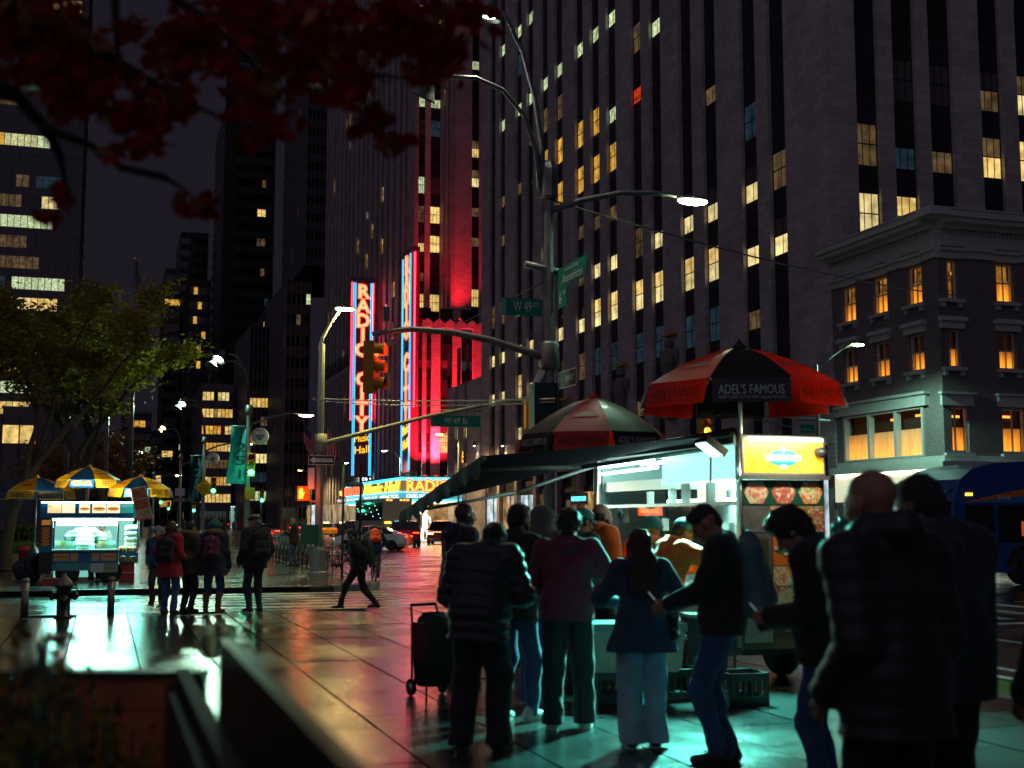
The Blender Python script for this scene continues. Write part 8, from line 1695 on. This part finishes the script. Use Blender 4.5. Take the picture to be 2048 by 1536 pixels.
tl_ = W(1690,1078,7.2); th = thing('shoulder_scarf', 'shiny teal hood bundle at the back of the curly haired person', 'scarf', tl_, R(48)); sdf('cloth', [('c', (-.10,0,.05), (.06,-.06,-.04), .06, .075), ('c', (-.05,.02,.02), (.09,-.02,.03), .05, .04)], .012, cloth('scarf_teal', (.04,.16,.17), .45), th, .04, disp=folds(4, .010, 30))
# ---- group waiting at the kerb
K = 'people waiting at the kerb'
t20, J20 = person('person in a red coat with a black backpack and brown bobbed hair', feet_at(336,1229), R(-30), 1.64, 2, 3, feet=((-.09,0,0,6),(.09,.02,0,-6)), hands=((-.2,.15,1.0),(.2,.2,1.05)), head=(0,-5), sk=sk_l, top=c_red, bot=c_jean, hair=('bob', h_brn), bulk=.03, hem=.70, flare=.04, female=True, vox=.0165, group=K)
backpack(t20, J20, 'black backpack worn over the red coat', c_black, .16, .085, .22, -.08, vox=.018)
t21, J21 = person('dark haired person in a brown green parka with a furry hood', feet_at(373,1226), R(-52), 1.64, 2, 3, hands=((-.2,.08,.85),(.2,.1,.85)), head=(0,-10), sk=sk_m, top=c_green, bot=c_black, hair=('short', h_blk), fur=c_fur, bulk=.045, hem=.72, vox=.0165, group=K)
t22, J22 = person('person in a teal beanie, dark parka and tall brown boots', feet_at(424,1226), R(-18), 1.66, 2, 3, feet=((-.12,0,0,8),(.12,0,0,-25)), hands=((-.26,.08,.86),(.26,.08,.86)), head=(0,5), sk=sk_l, top=c_navy, bot=c_jean, shoe=c_brown, boots=True, hair=(None, None), hat=('beanie', c_teal), fur=c_fur, bulk=.05, hem=.70, flare=.03, female=True, vox=.0165, group=K)
backpack(t22, J22, 'small burgundy backpack on the dark parka', c_burg, .13, .07, .20, -.06, vox=.018)
t23, J23 = person('older person in a flat cap and dark jacket looking left', feet_at(508,1225), R(22), 1.76, 0, 2, feet=((-.10,0,0,10),(.12,.02,0,-10)), hands=((-.25,.10,.9),(.25,.08,.92)), head=(0,38), sk=sk_l, top=c_black, bot=c_jdark, shoe=shoe_dk, sole=c_white, hair=('short', h_gry), hat=('flatcap', c_char), bulk=.045, hem=.78, vox=.0155, group=K)
backpack(t23, J23, 'slim black backpack on the person in the flat cap', c_black, .14, .08, .24, -.06, vox=.018)
t24, J24 = person('person in a pale blue beanie facing us behind the red coat', tuple(W(318,1040,27)[:2])+(-.14,), R(165), 1.66, 2, 2, hands=((-.2,.1,.9),(.2,.1,.9)), sk=sk_l, top=c_blue, bot=c_jdark, hair=(None, None), hat=('beanie', cloth('beanie_pale', (.12,.28,.33))), vox=.019, group=K)
# ---- walkers
pw_ = G(716, 1219, ZR); t25, J25 = person('person in black striding left across the crosswalk, head lowered', (pw_.x, pw_.y, ZR), R(64), 1.72, 7, 8, hip=.86, feet=((-.06,.36,.0,4),(.08,-.36,.02,-4)), hands=((-.2,-.12,.92),(.2,.24,1.0)), head=(14,0), sk=sk_m, top=c_black, bot=c_black, hair=('short', h_blk), beard=h_blk, bulk=.035, hem=.78, vox=.0155, group='people crossing the street')
backpack(t25, J25, 'bulky black backpack on the striding person', c_black, .17, .10, .26, -.06, vox=.018)
t26, J26 = person('grey haired person in a black coat looking at a phone beside the signal post', feet_at(588,1132), R(70), 1.74, 1, 5, feet=((-.07,.10,0,4),(.08,-.08,0,-4)), hands=((-.08,.34,1.22),(.10,.32,1.18)), head=(18,0), sk=sk_l, top=c_black, bot=c_jean, hair=('short', h_gry), bulk=.04, hem=.80, vox=.018, group='people crossing the street')
phone(t26, J26, 'phone held by the grey haired person')
# cyclist
pc = G(748, 1160, ZR); bk_ = bicycle('bicycle ridden away up the avenue by the person with the red backpack', (pc.x, pc.y, ZR), R(-6), m=mat('bike_blue', (.03,.06,.08), .4, .4))
t27, J27 = person('cyclist in a blue jacket and khaki trousers riding away', (pc.x, pc.y, ZR), R(-6), 1.72, 26, 10, pel=(0,-.24), hip=.96, feet=((-.13,-.12,.38,0),(.13,.02,.08,0)), knee=((-.15,1,.1),(.15,1,.1)), hands=((-.25,.28,1.02),(.25,.28,1.02)), elbow=((-1,-.4,-.2),(1,-.4,-.2)), head=(-22,0), sk=sk_m, top=c_blue, bot=c_khaki, hair=('short', h_blk), bulk=.03, hem=.86, vox=.017, group='people crossing the street')
backpack(t27, J27, 'bright red backpack on the cyclist', c_redbag, .15, .08, .23, -.06, vox=.018)
# hot dog cart customer and seller
ps = G(166, 1168); t28, J28 = person('customer in a silver puffer jacket leaning into the hot dog cart', (ps.x, ps.y, 0), R(-6), 1.70, 24, 8, feet=((-.20,0,0,14),(.20,0,0,-14)), hands=((-.24,.36,1.18),(.24,.38,1.14)), elbow=((-1,-.2,-.2),(1,-.2,-.2)), head=(30,0), sk=sk_l, top=c_silver, bot=c_black, shoe=c_white, sole=c_white, hair=('short', h_blk), bulk=.07, hem=.84, puff=(.11,.02), vox=.0165, group='people at the hot dog cart')
stripe = MB()
for x in (-1, 1): stripe.path([(x*.19,0,.90),(x*.245,.01,.5),(x*.262,.0,.10)], .020, 5)
stripe.build('trouser_stripe', c_white, t28)
t29, J29 = person('seller in white inside the hot dog cart facing us', (sc.location.x+X(205), SY+1.32, 0), R(172), 1.62, 6, 6, hands=((-.16,.30,1.05),(.16,.30,1.05)), head=(14,0), sk=sk_l, top=cloth('seller_white', (.55,.58,.54)), bot=c_char, hair=('short', h_blk), hat=('beanie', cloth('beanie_white', (.6,.6,.56))), vox=.018, group='people at the hot dog cart')
# small far walkers
for i, (px, py, c, hd_, lb) in enumerate(((449,1083,c_navy,20,'far walker in a dark coat beyond the teal beanie'),(384,1076,c_blue,-20,'far walker in a blue jacket behind the parka group'),(368,1078,c_teal,150,'far walker in pale teal between the waiting people'),(848,1072,c_black,70,'dark far walker right of the red suv'),(468,1072,c_char,200,'far walker near the white marker post'))):
    person(lb, tuple(G(px,py,0)[:2])+(0,), R(hd_), 1.7, 3, 3, feet=((-.08,.14,0,4),(.08,-.14,0,-4)), top=c, bot=c_black, vox=.024, hem=.72, group='far walkers on the wet pavement')
